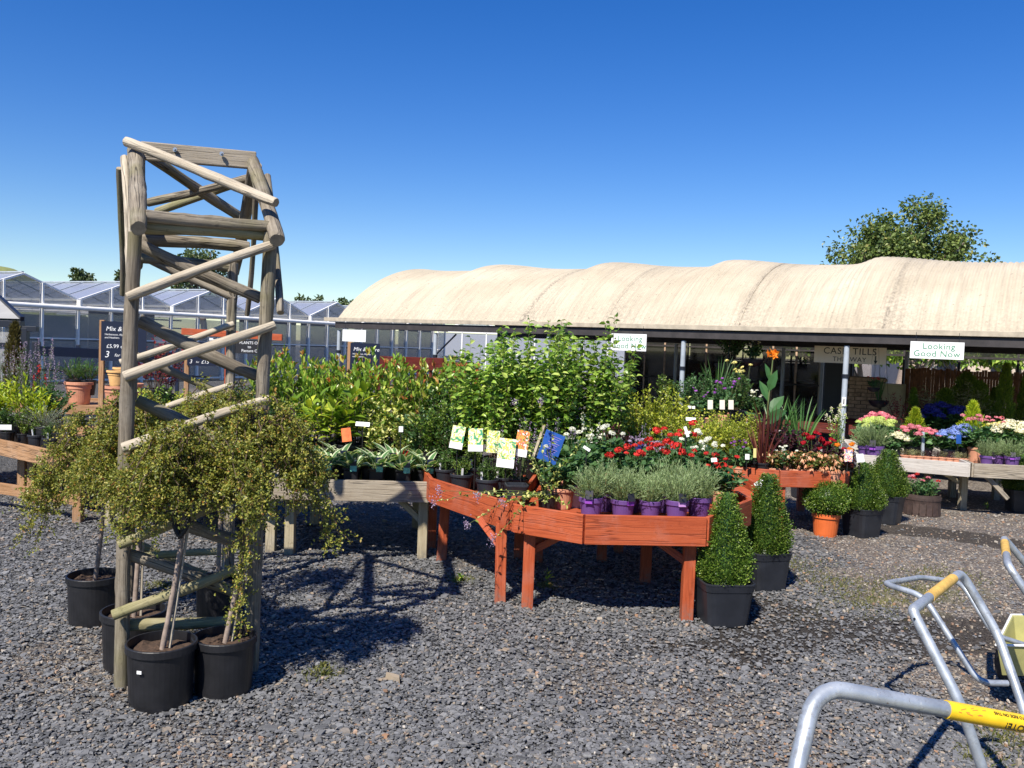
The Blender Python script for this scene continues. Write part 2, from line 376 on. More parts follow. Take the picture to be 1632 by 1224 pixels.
def log(parent, name, A, B, r, mat='weathered_log', half=False, r2=None, bend=.006):
    r *= .9; A, B = V3(A), V3(B); L = (B - A).length; n = max(14, int(L / .035)); k = 18; a = np.linspace(0, 2 * np.pi, k, endpoint=False)
    ph = LR.uniform(0, 6, 6); V = []; knobs = [(LR.uniform(.08, .2), LR.uniform(.05, .95), LR.uniform(0, 6.28)) for _ in range(int(L * 5) + 1)]; r2 = r2 or r * LR.uniform(.86, 1.0); bend = bend * LR.uniform(.8, 1.8)
    for i in range(n):
        t = i / (n - 1); z = (t - .5) * L
        rr = (r + ((r2 or r) - r) * t) * (1 + .035 * np.sin(a + ph[0]) + .03 * np.sin(2 * a + ph[1] + 3 * t) + .025 * np.sin(3 * a + ph[2] - 4 * t) + LR.normal(0, .012, k) + .045 * math.sin(9 * t + ph[5]) + sum(kb[0] * np.exp(-((t - kb[1]) * L / .035) ** 2) * np.exp(-(np.angle(np.exp(1j * (a - kb[2]))) / .5) ** 2) for kb in knobs) + (.16 if i in (0, n - 1) else 0) * -(LR.uniform(0, 1, k) ** 3))
        ox, oy = bend * math.sin(3.1 * t + ph[3]), bend * math.sin(3.1 * t + ph[4])
        x, y = np.cos(a) * rr, np.sin(a) * rr
        if half: y = np.maximum(y, -.15 * r)
        V.append(np.stack([x + ox, y + oy, np.full(k, z)], 1))
    V = np.concatenate(V); mb = MB(); mb.add(V, [ringfaces(n, k)])
    cs = .93
    for idx, s in ((0, -1), (n - 1, 1)):
        R = V[idx * k:(idx + 1) * k]; c = R.mean(0); R2 = c + (R - c) * cs; R2[:, 2] += s * .004
        mb.add(np.concatenate([R, R2]), [ringfaces(2, k) if s > 0 else ringfaces(2, k)[:, ::-1]])
        mb.add(R2, [np.arange(k) if s > 0 else np.arange(k)[::-1]], 1)
    me = mb.mesh(name, [mat, 'end_grain'], True)
    o = part(name, me, parent, axisM(A, B, 'Z')); return o
def text(parent, body, size, mat, M, name='lettering', shear=0.0, align='CENTER', ext=.0006, spacing=1.0):
    cu = bpy.data.curves.new(name, 'FONT'); cu.body = body; cu.size = size; cu.align_x = align; cu.align_y = 'CENTER'; cu.shear = shear; cu.extrude = ext; cu.space_character = spacing; cu.resolution_u = 3
    o = bpy.data.objects.new('tmp', cu); COL.objects.link(o)
    dg = bpy.context.evaluated_depsgraph_get(); me = bpy.data.meshes.new_from_object(o.evaluated_get(dg)); me.name = name
    bpy.data.objects.remove(o); me.materials.clear(); me.materials.append(MATS[mat])
    return part(name, me, parent, M)
def facing(c, yaw=0.0, tilt=0.0, spin=0.0):
    """frame of a card: local X to its reader's right, local Y up, local Z to the reader (towards -Y at yaw 0)"""
    return Matrix.Translation(c) @ Matrix.Rotation(yaw, 4, 'Z') @ Matrix.Rotation(rad(90) + tilt, 4, 'X') @ Matrix.Rotation(spin, 4, 'Z')

def at(px, Yd, z):
    py = 600.0
    for _ in range(4): p = dp(px, py, Yd); py += (p.z - z) * FPX / Yd
    p = dp(px, py, Yd); return V3((p.x, p.y, z))
# ------------------------------------------------------------------ leaves
def unit(v): return v / (np.linalg.norm(v, axis=-1, keepdims=True) + 1e-12)
def leaves(P, D, L, Wd, rng, kind='r', up=(0, 0, 1), jit=.7, fold=.18, droop=.15, Nn=None):
    n = len(P); L = np.broadcast_to(L, (n,))[:, None]; Wd = np.broadcast_to(Wd, (n,))[:, None]; D = unit(D)
    if Nn is None: Nn = np.array(up) + rng.normal(0, jit, (n, 3))
    Sd = unit(np.cross(D, Nn)); Nn = np.cross(Sd, D)
    q = np.arange(n)[:, None]
    if kind == 'r':
        V = np.stack([P, P + D * L * .45 + Sd * Wd * .5 + Nn * Wd * fold, P + D * L - Nn * L * droop, P + D * L * .45 - Sd * Wd * .5 + Nn * Wd * fold], 1).reshape(-1, 3)
        return V, [np.concatenate([q * 4 + np.array([[0, 1, 2]]), q * 4 + np.array([[0, 2, 3]])])]
    if kind == 'o':
        m1 = P + D * L * .33; m2 = P + D * L * .68 - Nn * L * droop * .4; tip = P + D * L - Nn * L * droop
        V = np.stack([P, m1, m2, tip, m1 + Sd * Wd * .46 + Nn * Wd * fold, m2 + Sd * Wd * .4 + Nn * Wd * fold, m1 - Sd * Wd * .46 + Nn * Wd * fold, m2 - Sd * Wd * .4 + Nn * Wd * fold], 1).reshape(-1, 3)
        T = np.array([[0, 1, 4], [2, 3, 5], [0, 6, 1], [2, 7, 3]]); Q = np.array([[1, 2, 5, 4], [1, 6, 7, 2]])
        return V, [(q[:, :, None] * 8 + T[None]).reshape(-1, 3), (q[:, :, None] * 8 + Q[None]).reshape(-1, 4)]
    if kind == 'c':    # roundish leaf, six sided
        a = np.linspace(0, 2 * np.pi, 6, endpoint=False) + .5
        c = P + D * L * .5
        V = np.stack([c + D * (math.cos(x) * .5) * L + Sd * (math.sin(x) * .5) * Wd + Nn * Wd * (.1 if i % 2 else -.05) for i, x in enumerate(a)], 1).reshape(-1, 3)
        return V, [q * 6 + np.arange(6)[None]]
def strap(mb, base, tip, w, rng, n=6, arch=.3, mi=0):
    base, tip = np.array(base, float), np.array(tip, float); d = tip - base; L = np.linalg.norm(d)
    side = np.cross(d, (0, 0, 1)); side = side / (np.linalg.norm(side) + 1e-9); a = rng.uniform(0, 6.28)
    side = math.cos(a) * side + math.sin(a) * np.cross(side, d / L)
    rows = []
    for i in range(n):
        t = i / (n - 1); p = base + d * t + np.array([0, 0, 1]) * L * arch * math.sin(math.pi * t ** .9) * .5
        ww = w * (1 - t ** 3) * (.6 + .4 * min(1, t * 4)) + .0006
        rows += [p - side * ww / 2, p + np.cross(side, d / L) * ww * .2, p + side * ww / 2]
    mb.add(rows, [ringfaces(n, 3, False)], mi)
def curves_leaves(rng, ns, H, R, nodes, L, Wd, up=.4, base_r=.03, lk='r', hvar=.3, tmin=.2, z0=0.0, dome=.35, droop=.15, arc=.35, jit=.7, lvar=.35, fold=.18, stem_r=.0018, sn=4, stem=True, tip_only=None):
    """shoots that rise from a base and carry leaves along them"""
    th = rng.uniform(0, 2 * np.pi, ns); rr = R * np.sqrt(rng.uniform(0, 1, ns)); b = base_r * np.sqrt(rng.uniform(0, 1, ns))
    B = np.stack([np.cos(th) * b, np.sin(th) * b, np.full(ns, z0)], 1)
    h = H * (1 - hvar * rng.uniform(0, 1, ns) - dome * (rr / R) ** 2)
    T = np.stack([np.cos(th) * rr, np.sin(th) * rr, z0 + h], 1); C = B * .6 + T * .4; C[:, 2] = z0 + h * (.5 + arc * .5)
    t = np.linspace(tmin, 1, nodes)[None] + rng.uniform(-.5, .5, (ns, nodes)) * (1 - tmin) / nodes; t = np.clip(t, 0, 1)[..., None]
    P = (1 - t) ** 2 * B[:, None] + 2 * t * (1 - t) * C[:, None] + t * t * T[:, None]
    Tn = unit(2 * (1 - t) * (C - B)[:, None] + 2 * t * (T - C)[:, None])
    az = (np.arange(nodes) * 2.4)[None] + rng.uniform(0, 6.28, (ns, 1)); Rd = np.stack([np.cos(az), np.sin(az), np.full_like(az, .1)], -1)
    D = Rd * (1 - up) + Tn * up + rng.normal(0, .12, P.shape)
    n = ns * nodes; sz = (1 - lvar * rng.uniform(0, 1, n))
    V, F = leaves(P.reshape(-1, 3), D.reshape(-1, 3), L * sz, Wd * sz, rng, lk, jit=jit, droop=droop, fold=fold)
    ml = MB().add(V, F); ms = MB()
    if stem:
        for i in range(ns):
            tt = np.linspace(0, 1, 5)[:, None]; Q = (1 - tt) ** 2 * B[i] + 2 * tt * (1 - tt) * C[i] + tt * tt * T[i]
            tube(ms, Q, np.linspace(stem_r * 1.3, stem_r * .6, 5), sn, False)
    return ml, ms, T
def blossom(mb, c, r, n, size, rng, flat=.7, mi=0):
    """round flower head of many petals"""
    d = unit(rng.normal(0, 1, (n, 3))); d[:, 2] = np.abs(d[:, 2]) * .9 - .15; d = unit(d)
    P = np.array(c) + d * r * np.array([1, 1, flat]) * rng.uniform(.75, 1, (n, 1))
    t = unit(np.cross(d, rng.normal(0, 1, (n, 3))))
    V, F = leaves(P - t * size * .5, t, size, size * .9, rng, 'r', Nn=d + rng.normal(0, .25, (n, 3)), fold=.1, droop=.05); mb.add(V, F, mi)
def daisy(mb, c, nrm, r, k, rng, mi=0, w=.5):
    nrm = np.array(nrm, float); nrm /= np.linalg.norm(nrm); u = unit(np.cross(nrm, rng.normal(0, 1, 3))); v = np.cross(nrm, u)
    a = np.linspace(0, 2 * np.pi, k, endpoint=False); D = np.cos(a)[:, None] * u + np.sin(a)[:, None] * v + nrm * .25
    V, F = leaves(np.repeat(np.array(c, float)[None], k, 0), D, r, r * w * 2, rng, 'r', Nn=np.repeat(nrm[None], k, 0), fold=.05, droop=.1); mb.add(V, F, mi)

# ------------------------------------------------------------------ pots
def pot_round(rt, rb, h, mat, name='pot', rim=.02, lip=.006, n=26):
    mb = MB(); lathe(mb, [(0, 0), (rb, 0), (rb + (rt - rb) * .12, h * .1), (rt - lip * 1.2, h - rim), (rt, h - rim + .002), (rt, h - .003), (rt - .003, h), (rt - lip - .002, h), (rt - lip - .004, h * .7), (0, h * .7)], n)
    return mb.mesh(name, mat, False)
def pot_square(rt, rb, h, mat, name='pot', rim=.025, lip=.006):
    mb = MB(); lathe(mb, [(0, 0), (rb, 0), (rb + .002, h * .03), (rt - lip * 1.5, h - rim), (rt - lip, h - rim + .003), (rt - .002, h - .012), (rt, h - .01), (rt, h - .002), (rt - .003, h), (rt - lip - .002, h), (rt - lip - .006, h * .75), (0, h * .75)], 40, sq=7)
    return mb.mesh(name, mat, False)
def soil_disc(r, z, sq=0.0):
    mb = MB(); rg = np.random.default_rng(3); n = 22; a = np.linspace(0, 2 * np.pi, n, endpoint=False)
    k = 1.0 if not sq else (np.abs(np.cos(a)) ** sq + np.abs(np.sin(a)) ** sq) ** (-1 / sq)
    V = [];
    for i, f in enumerate((1, .75, .5, .25, .02)):
        V.append(np.stack([np.cos(a) * r * f * k, np.sin(a) * r * f * k, z + rg.normal(0, .004, n)], 1))
    mb.add(np.concatenate(V), [ringfaces(5, n)]); return mb.mesh('soil', 'soil')

KIT = {}
def kit(name, *parts): KIT[name] = [(p[0], p[1] if not isinstance(p[1], MB) else p[1].mesh(p[0], p[2], False), p[3] if len(p) > 3 else None) for p in parts if not (isinstance(p[1], MB) and not p[1].V)]
def leafM(P, D, roll_=0.0):
    D = V3(D).normalized(); s = D.cross(V3((0, 0, 1))); s = V3((1, 0, 0)) if s.length < .05 else s.normalized(); n = s.cross(D)
    return Matrix.Translation(P) @ Matrix((s, D, n)).transposed().to_4x4() @ Matrix.Rotation(roll_, 4, 'Y')
def oneleaf(nm, L, Wd, mats, inner=None, droop=.3, fold=.15):
    """a single broad leaf along +Y; inner: share of the width taken by the centre colour"""
    q = MB(); n = 7; V = []; xs = [-1, -(inner or .5), 0, (inner or .5), 1]
    for i in range(n):
        t = i / (n - 1); w = Wd * .5 * (math.sin(math.pi * min(1, t * .96 + .04) ** .8) + .02); y = L * t; z = -droop * L * t * t
        for x in xs: V.append((x * w, y, z + abs(x) * w * fold * 2))
    f = ringfaces(n, 5, False).reshape(n - 1, 4, 4); q.add(V, [f[:, [0, 3]].reshape(-1, 4)], 0); q.F[4].append(f[:, [1, 2]].reshape(-1, 4)); q.mi[4].append(np.full(2 * (n - 1), 1 if inner else 0))
    return q.mesh(nm, mats, True)
def spawn(kitname, name, loc, label, cat='potted plant', rz=0.0, sc=1.0, group=None, zs=None, skip=()):
    o = thing(name, label, cat, loc, rz, group, sc)
    if zs: o.scale = (sc, sc, zs)
    first = {}
    for n, me, Mx in KIT[kitname]:
        if n in skip: continue
        c = bpy.data.objects.new(n, me); COL.objects.link(c); c.parent = o
        if Mx is not None: c.matrix_basis = Mx
    return o

# ================================================================== GROUND
def vnoise(x, y, s, seed):
    r = np.random.default_rng(seed).uniform(0, 1, (64, 64)); X, Y = x * s + 20, y * s + 20
    i, j = np.floor(X).astype(int), np.floor(Y).astype(int); f, g = X - i, Y - j; f = f * f * (3 - 2 * f); g = g * g * (3 - 2 * g)
    q = lambda a, b: r[a % 64, b % 64]
    return (q(i, j) * (1 - f) + q(i + 1, j) * f) * (1 - g) + (q(i, j + 1) * (1 - f) + q(i + 1, j + 1) * f) * g
def fbm(x, y, s, seed): return (vnoise(x, y, s, seed) + .5 * vnoise(x, y, s * 2.1, seed + 1) + .25 * vnoise(x, y, s * 4.3, seed + 2)) / 1.75
def sstep(a, b, v): t = np.clip((v - a) / (b - a), 0, 1); return t * t * (3 - 2 * t)
def segd(x, y, a, b):
    ax, ay = a; dx, dy = b[0] - ax, b[1] - ay; t = np.clip(((x - ax) * dx + (y - ay) * dy) / (dx * dx + dy * dy), 0, 1)
    return np.hypot(x - ax - t * dx, y - ay - t * dy)
def dirtmask(x, y):     # trodden earth on the right, thin patches elsewhere
    f = fbm(x, y, 1.3, 11)
    a = sstep(-.35, .55, x - 2.35 + (f - .5) * 1.9 + np.clip(y - 9, 0, 3) * .4)
    b = sstep(.5, .7, fbm(x, y, .9, 31)) * .6
    c = sstep(.55, .1, segd(x, y, (-2.6, 3.2), (-2.2, 4.0)) + (f - .5) * .6) * .6
    return np.clip(np.maximum(np.maximum(a, b), c), 0, 1)
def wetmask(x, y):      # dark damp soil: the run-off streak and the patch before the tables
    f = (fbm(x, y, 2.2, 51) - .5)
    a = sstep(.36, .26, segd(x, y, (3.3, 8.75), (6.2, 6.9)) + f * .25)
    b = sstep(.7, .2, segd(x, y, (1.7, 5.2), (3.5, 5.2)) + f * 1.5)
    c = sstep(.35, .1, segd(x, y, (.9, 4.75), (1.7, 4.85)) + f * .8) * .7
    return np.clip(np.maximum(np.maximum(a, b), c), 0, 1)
def mossmask(x, y):
    return sstep(.35, .1, segd(x, y, (1.9, 5.6), (3.2, 6.1)) + (fbm(x, y, 3, 71) - .5) * .8) * .8
fine = np.arange(-9, 9.01, .1); out = np.array([10, 12, 15, 20, 30, 45, 70, 110, 170, 260, 400.]); gx = np.concatenate([-out[::-1], fine, out])
gy = np.concatenate([[-400, -200, -80, -30, -10, -3], np.arange(0, 13.01, .1), 13 + np.array([1, 2.5, 5, 9, 15, 25, 40, 70, 120, 200, 400.])])
X, Y = np.meshgrid(gx, gy); nx, ny = len(gx), len(gy)
Z = (fbm(X, Y, .7, 91) - .5) * .02 * (np.abs(X) < 9.5) * (Y < 14) * (Y > -1) - .006
mb = MB(); mb.add(np.stack([X.ravel(), Y.ravel(), Z.ravel()], 1), [ringfaces(ny, nx, False)])
ground_me = mb.mesh('ground', [plain('tmp_ground', (.1, .1, .1))], True)
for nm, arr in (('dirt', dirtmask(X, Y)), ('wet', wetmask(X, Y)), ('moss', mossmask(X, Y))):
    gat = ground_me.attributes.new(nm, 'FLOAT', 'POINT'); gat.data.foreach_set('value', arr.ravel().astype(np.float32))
def groundmat():
    m, t, o = nodemat('slate_ground'); v = coords(t)
    at = lambda n: N(t, 'ShaderNodeAttribute', attribute_name=n).outputs['Fac']
    warp = N(t, 'ShaderNodeTexNoise', {'Vector': v, 'Scale': 30.0, 'Detail': 2.0})
    vv = N(t, 'ShaderNodeVectorMath', {0: v, 1: N(t, 'ShaderNodeVectorMath', {0: warp.outputs['Color'], 'Scale': .02}, operation='SCALE').outputs[0]}, operation='ADD').outputs[0]
    vo = N(t, 'ShaderNodeTexVoronoi', {'Vector': vv, 'Scale': 42.0}); bw = N(t, 'ShaderNodeRGBToBW', {0: vo.outputs['Color']}).outputs[0]
    chips = ramp(t, bw, [(.1, (.05, .051, .053)), (.45, (.105, .106, .108)), (.75, (.16, .16, .16)), (.86, (.21, .20, .185)), (.93, (.34, .31, .27))])
    edge = N(t, 'ShaderNodeTexVoronoi', {'Vector': vv, 'Scale': 42.0}, feature='DISTANCE_TO_EDGE').outputs['Distance']
    chips = mixc(t, ramp(t, edge, [(.0, 1.0), (.09, 0.0)]), chips, (.018, .017, .017))
    n1 = noise(t, v, 3.5, 6, .65); n2 = noise(t, v, 60, 5, .7); n3 = noise(t, v, 1.1, 4, .6)
    dirt = ramp(t, n1, [(.3, (.13, .105, .085)), (.55, (.20, .165, .135)), (.75, (.26, .22, .18))])
    dirt = mixc(t, ramp(t, n2, [(.35, .7), (.55, 0.0)]), dirt, (.09, .075, .062))
    peb = N(t, 'ShaderNodeTexVoronoi', {'Vector': vv, 'Scale': 60.0}); pb = N(t, 'ShaderNodeRGBToBW', {0: peb.outputs['Color']}).outputs[0]
    dirt = mixc(t, ramp(t, pb, [(.70, 0.0), (.74, .9)]), dirt, (.38, .34, .29)); dirt = mixc(t, ramp(t, pb, [(.25, .8), (.3, 0.0)]), dirt, (.11, .105, .11))
    dm = math_(t, 'ADD', at('dirt'), math_(t, 'MULTIPLY', math_(t, 'SUBTRACT', n2, .5), .9), True)
    col = mixc(t, ramp(t, dm, [(.35, 0.0), (.65, 1.0)]), chips, dirt)
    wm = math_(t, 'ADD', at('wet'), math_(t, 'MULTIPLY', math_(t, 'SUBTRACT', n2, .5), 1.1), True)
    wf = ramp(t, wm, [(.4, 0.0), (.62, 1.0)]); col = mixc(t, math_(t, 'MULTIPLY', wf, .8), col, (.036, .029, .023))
    mm = math_(t, 'MULTIPLY', at('moss'), ramp(t, n1, [(.45, 0.0), (.6, .8)])); col = mixc(t, mm, col, (.16, .15, .05))
    col = mixc(t, 1.0, col, ramp(t, n3, [(.3, .85), (.7, 1.1)]), 'MULTIPLY')
    hh = math_(t, 'ADD', math_(t, 'MULTIPLY', ramp(t, edge, [(0, 0.0), (.15, 1.0)]), math_(t, 'ADD', bw, .3)), math_(t, 'MULTIPLY', n2, .8))
    principled(t, o, col, .8, spec=.25, normal=bump(t, hh, .9, .012)); return m
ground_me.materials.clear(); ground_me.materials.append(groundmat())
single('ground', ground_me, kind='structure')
def chipmat():
    m, t, o = nodemat('slate_chips'); g = t.nodes.new('ShaderNodeNewGeometry').outputs['Random Per Island']
    col = ramp(t, g, [(0, (.07, .071, .073)), (.3, (.122, .123, .126)), (.7, (.165, .166, .17)), (.9, (.215, .215, .215)), (.955, (.20, .175, .15)), (.985, (.28, .22, .16))])
    n = noise(t, coords(t), 90, 3, .6); col = mixc(t, .45, col, ramp(t, n, [(.3, .6), (.7, 1.3)]), 'MULTIPLY')
    principled(t, o, col, .62, spec=.4, normal=bump(t, n, .3, .002)); MATS['slate_chips'] = m
chipmat()
leafmat('pebbles', [(0, (.45, .41, .35)), (.35, (.34, .27, .19)), (.6, (.26, .24, .22)), (.85, (.36, .20, .11)), (1, (.55, .50, .43))], rough=.7, trans=0.0)
def chips(name, n, size, mat, keep, seed, thick=.15, label=None, ymin=3.0, ymax=9.5, flat=.11):
    rg = np.random.default_rng(seed)
    u = rg.uniform(0, 1, n * 2); y = ymin * (ymax / ymin) ** u; x = rg.uniform(-1, 1, n * 2) * (.64 * y + .25)
    k = rg.uniform(0, 1, n * 2) < keep(x, y); x, y = x[k][:n], y[k][:n]; n = len(x)
    s = size * rg.lognormal(-.15, .38, n) * (1 + .06 * np.clip(y - 4, 0, 6)); a = rg.uniform(0, 6.28, n); asp = rg.uniform(.45, .95, n)
    ang = (np.arange(5) * 2 * np.pi / 5)[None] + rg.uniform(-.45, .45, (n, 5)); rr = s[:, None] * .5 * rg.uniform(.7, 1.15, (n, 5))
    px, py = np.cos(ang) * rr, np.sin(ang) * rr * asp[:, None]; th = (s * thick * rg.uniform(.5, 1.2, n))[:, None]
    zt, zb = th / 2 * np.ones((1, 5)), -th / 2 * np.ones((1, 5)); tx, ty = rg.normal(0, flat, n)[:, None], rg.normal(0, flat, n)[:, None]
    def place(px, py, pz):
        z = pz + px * tx + py * ty; ca, sa = np.cos(a)[:, None], np.sin(a)[:, None]
        return np.stack([x[:, None] + px * ca - py * sa, y[:, None] + px * sa + py * ca, z + rg_z[:, None]], -1)
    rg_z = rg.uniform(.001, .010, n) + np.abs(tx[:, 0]) * s * .2
    V = np.concatenate([place(px * .9, py * .9, zt), place(px, py, zb)], 1).reshape(-1, 3); q = np.arange(n)[:, None]
    F5 = q * 10 + np.arange(5)[None]; F4 = (q[:, :, None] * 10 + np.array([[i, i + 5, (i + 1) % 5 + 5, (i + 1) % 5] for i in range(5)])[None]).reshape(-1, 4)
    m = MB(); m.add(V, [F5, F4]); single(name, m.mesh(name, mat), label=label, kind='stuff')
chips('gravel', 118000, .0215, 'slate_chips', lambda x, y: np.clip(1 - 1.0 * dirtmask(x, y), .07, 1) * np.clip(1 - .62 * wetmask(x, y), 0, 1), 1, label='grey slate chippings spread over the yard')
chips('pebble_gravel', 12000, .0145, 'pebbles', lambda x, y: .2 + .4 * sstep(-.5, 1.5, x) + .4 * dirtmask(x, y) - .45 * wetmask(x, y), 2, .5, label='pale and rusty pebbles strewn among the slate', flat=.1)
def turf(name, label, spots, seed, n=900, h=.05):
    rg = np.random.default_rng(seed); m = MB()
    for (x, y, r, k) in spots:
        P = np.stack([x + rg.normal(0, r, k), y + rg.normal(0, r, k), np.zeros(k)], 1); D = rg.normal(0, .5, (k, 3)); D[:, 2] = 1
        V, F = leaves(P, D, rg.uniform(.4, 1.2, k) * h, .003, rg, 'r', droop=.3); m.add(V, F)
    single(name, m.mesh(name, 'grass_blade'), label=label, kind='stuff')
turf('grass', 'thin dry grass and moss growing through the stones', [(p.x, p.y, .16, 420) for p in (gp(1500, 920), gp(1440, 940), gp(1330, 930), gp(1380, 960), gp(1250, 900), gp(1130, 880))] + [(p.x, p.y, .05, 160) for p in (gp(1600, 1180), gp(1620, 1150), gp(1560, 1205), gp(255, 935), gp(300, 1000), gp(515, 1075), gp(870, 935), gp(735, 925))], 4, h=.035)

# ================================================================== POLYTUNNEL SHELTER
E0 = V3((-3.36, 16.5, 0)); eD = V3((.847, -.531, 0)).normalized(); eN = V3((.531, .847, 0)).normalized()
BAY = 2.3; NB = 7; TW = 5.6; RISE = 1.15; EAVE = 2.03
TR = (TW * TW / 4 + RISE * RISE) / (2 * RISE)
def tun(u, v, z): return E0 + eD * u + eN * v + V3((0, 0, z))
def onwall(px, py, v):
    """point of the plane v behind the eave seen at a pixel -> (u, z)"""
    d = ray(px, py); o = V3((0, 0, EYE)); t = ((E0 + eN * v) - o).dot(eN) / d.dot(eN); p = o + d * t; return (p - E0).dot(eD), p.z
tunnel = thing('barrel_roofed_shelter', 'long open shelter with a cream corrugated barrel roof on grey posts', 'shelter', E0)
def roofmat():
    m, t, o = nodemat('cream_roof'); v = coords(t)
    n1 = noise(t, v, .9, 5, .6); n2 = noise(t, v, 22, 6, .75); n3 = noise(t, v, 3.2, 6, .7)
    rt_ = t.nodes.new('ShaderNodeMapping'); rt_.inputs['Rotation'].default_value = (0, 0, -math.atan2(eD.y, eD.x)); t.links.new(coords(t), rt_.inputs[0]); sc_ = t.nodes.new('ShaderNodeMapping'); sc_.inputs['Scale'].default_value = (9, .45, .45); t.links.new(rt_.outputs[0], sc_.inputs[0]); st = sc_.outputs[0]; n4 = noise(t, st, 1.6, 6, .7)
    col = ramp(t, n1, [(.3, (.45, .385, .28)), (.6, (.545, .475, .355)), (.8, (.60, .535, .41))])
    col = mixc(t, ramp(t, n4, [(.48, 0.0), (.72, .5)]), col, (.27, .225, .17))
    at = N(t, 'ShaderNodeAttribute', attribute_name='grime').outputs['Fac']
    gm = math_(t, 'MULTIPLY', at, ramp(t, n2, [(.38, 0.0), (.6, 1.0)])); col = mixc(t, math_(t, 'MULTIPLY', gm, .8), col, (.13, .11, .09))
    col = mixc(t, ramp(t, noise(t, v, 20, 3, .6), [(.65, 0.0), (.70, .6)]), col, (.17, .14, .11))
    p = principled(t, None, col, .6, spec=.3, normal=bump(t, n3, .04, .01))
    tr = N(t, 'ShaderNodeBsdfTranslucent', {'Color': (.5, .4, .25, 1)})
    mx = N(t, 'ShaderNodeMixShader', {0: .04, 1: p.outputs[0], 2: tr.outputs[0]}); t.links.new(mx.outputs[0], o.inputs[0]); MATS['cream_roof'] = m
roofmat()
HOOPS = [onwall(px, 430, TW / 2)[0] for px in (645, 812, 990, 1180, 1412, 1700)]
JOINTS = [onwall(px, 434, TW / 2)[0] for px in (955, 1075, 1262, 1462)]
print('HOOPS', HOOPS, JOINTS)
def roofz(u, v):
    base = EAVE - (TR - RISE) + np.sqrt(np.maximum(TR * TR - (v - TW / 2) ** 2, 0)) - 0
    w = np.clip(np.sin(np.pi * v / TW), 0, 1) ** .45
    b = sum(np.where(u < h, np.exp(-((u - h) / .22) ** 2), np.exp(-((u - h) / .85) ** 2)) for h in HOOPS)
    end = np.exp(-((u - 0) / .35) ** 2)
    return base + w * (.115 * b + .0 * end) - w * .03
for i in range(NB):
    u0, u1 = i * BAY, (i + 1) * BAY
    nu = int(BAY / .076 * 6) + 1; us = np.linspace(u0, u1, nu); vs = np.concatenate([[-.06], np.linspace(0, TW, 34), [TW + .06]])
    U, Vv = np.meshgrid(us, vs, indexing='ij'); Zz = roofz(U, np.clip(Vv, 0, TW)); Zz = np.where((Vv < 0) | (Vv > TW), Zz - .05, Zz)
    corr = .009 * np.sin(2 * np.pi * U / .076); Zz = Zz + corr
    Px = eD.x * U + eN.x * Vv; Py = eD.y * U + eN.y * Vv
    q = MB(); q.add(np.stack([Px.ravel(), Py.ravel(), Zz.ravel()], 1), [ringfaces(nu, len(vs), False)]); me = q.mesh('roof_sheet', 'cream_roof', True)
    gr = sum(np.exp(-((U - j) / .035) ** 2) * a for j, a in zip(JOINTS, (.7, .45, .6, .5))) + .35 * np.exp(-(Vv / .5) ** 2) + sum(.28 * np.exp(-((U - j - .1) / .22) ** 2) for j in JOINTS)
    a = me.attributes.new('grime', 'FLOAT', 'POINT'); a.data.foreach_set('value', gr.ravel().astype(np.float32))
    part('roof_sheet', me, tunnel, Matrix.Translation(E0) if False else None)
for j in JOINTS[1:]:
    if j < NB * BAY:
        vs = np.linspace(0, TW, 26); part('roof_joint', tube(MB(), [(eD * j + eN * v + V3((0, 0, float(roofz(j, v)) - .001)))[:] for v in vs], .008, 6).mesh('roof_joint', 'fascia'), tunnel)
beam(tunnel, 'fascia_board', tun(-.28, -.07, EAVE - .02), tun(NB * BAY, -.07, EAVE - .02), .025, .07, 'fascia')
beam(tunnel, 'eave_beam', tun(-.02, .0, EAVE - .125), tun(NB * BAY, .0, EAVE - .125), .09, .115, 'dark_beam')
beam(tunnel, 'eave_beam', tun(0, TW, EAVE - .12), tun(NB * BAY, TW, EAVE - .12), .09, .16, 'dark_beam')
for i in range(NB + 1):
    for v in (0.03, TW):
        part('post', tube(MB(), [tun(i * BAY + .02, v, 0) - E0, tun(i * BAY + .02, v, EAVE - .22) - E0], .036, 14).mesh('post', 'grey_post', True), tunnel)
    part('hoop', tube(MB(), [tun(i * BAY + .02, v, float(roofz(i * BAY + .02, v)) - .05) - E0 for v in np.linspace(0.05, TW - .05, 20)], .025, 8).mesh('hoop', 'dark_beam', True), tunnel)
    if i == 1: part('knee_brace', tube(MB(), [tun(i * BAY + .02, .04, 1.42) - E0, tun(i * BAY + .45, .05, EAVE - .23) - E0], .016, 8).mesh('knee_brace', 'dark_frame'), tunnel)
    part('post_clamp', tube(MB(), [tun(i * BAY + .02, .03, 1.38) - E0, tun(i * BAY + .02, .03, 1.43) - E0], .046, 12).mesh('post_clamp', 'dark_frame'), tunnel)
beam(tunnel, 'hanging_rail', tun(3, 1.4, EAVE - .02), tun(NB * BAY, 1.4, EAVE - .02), .04, .05, 'dark_beam')

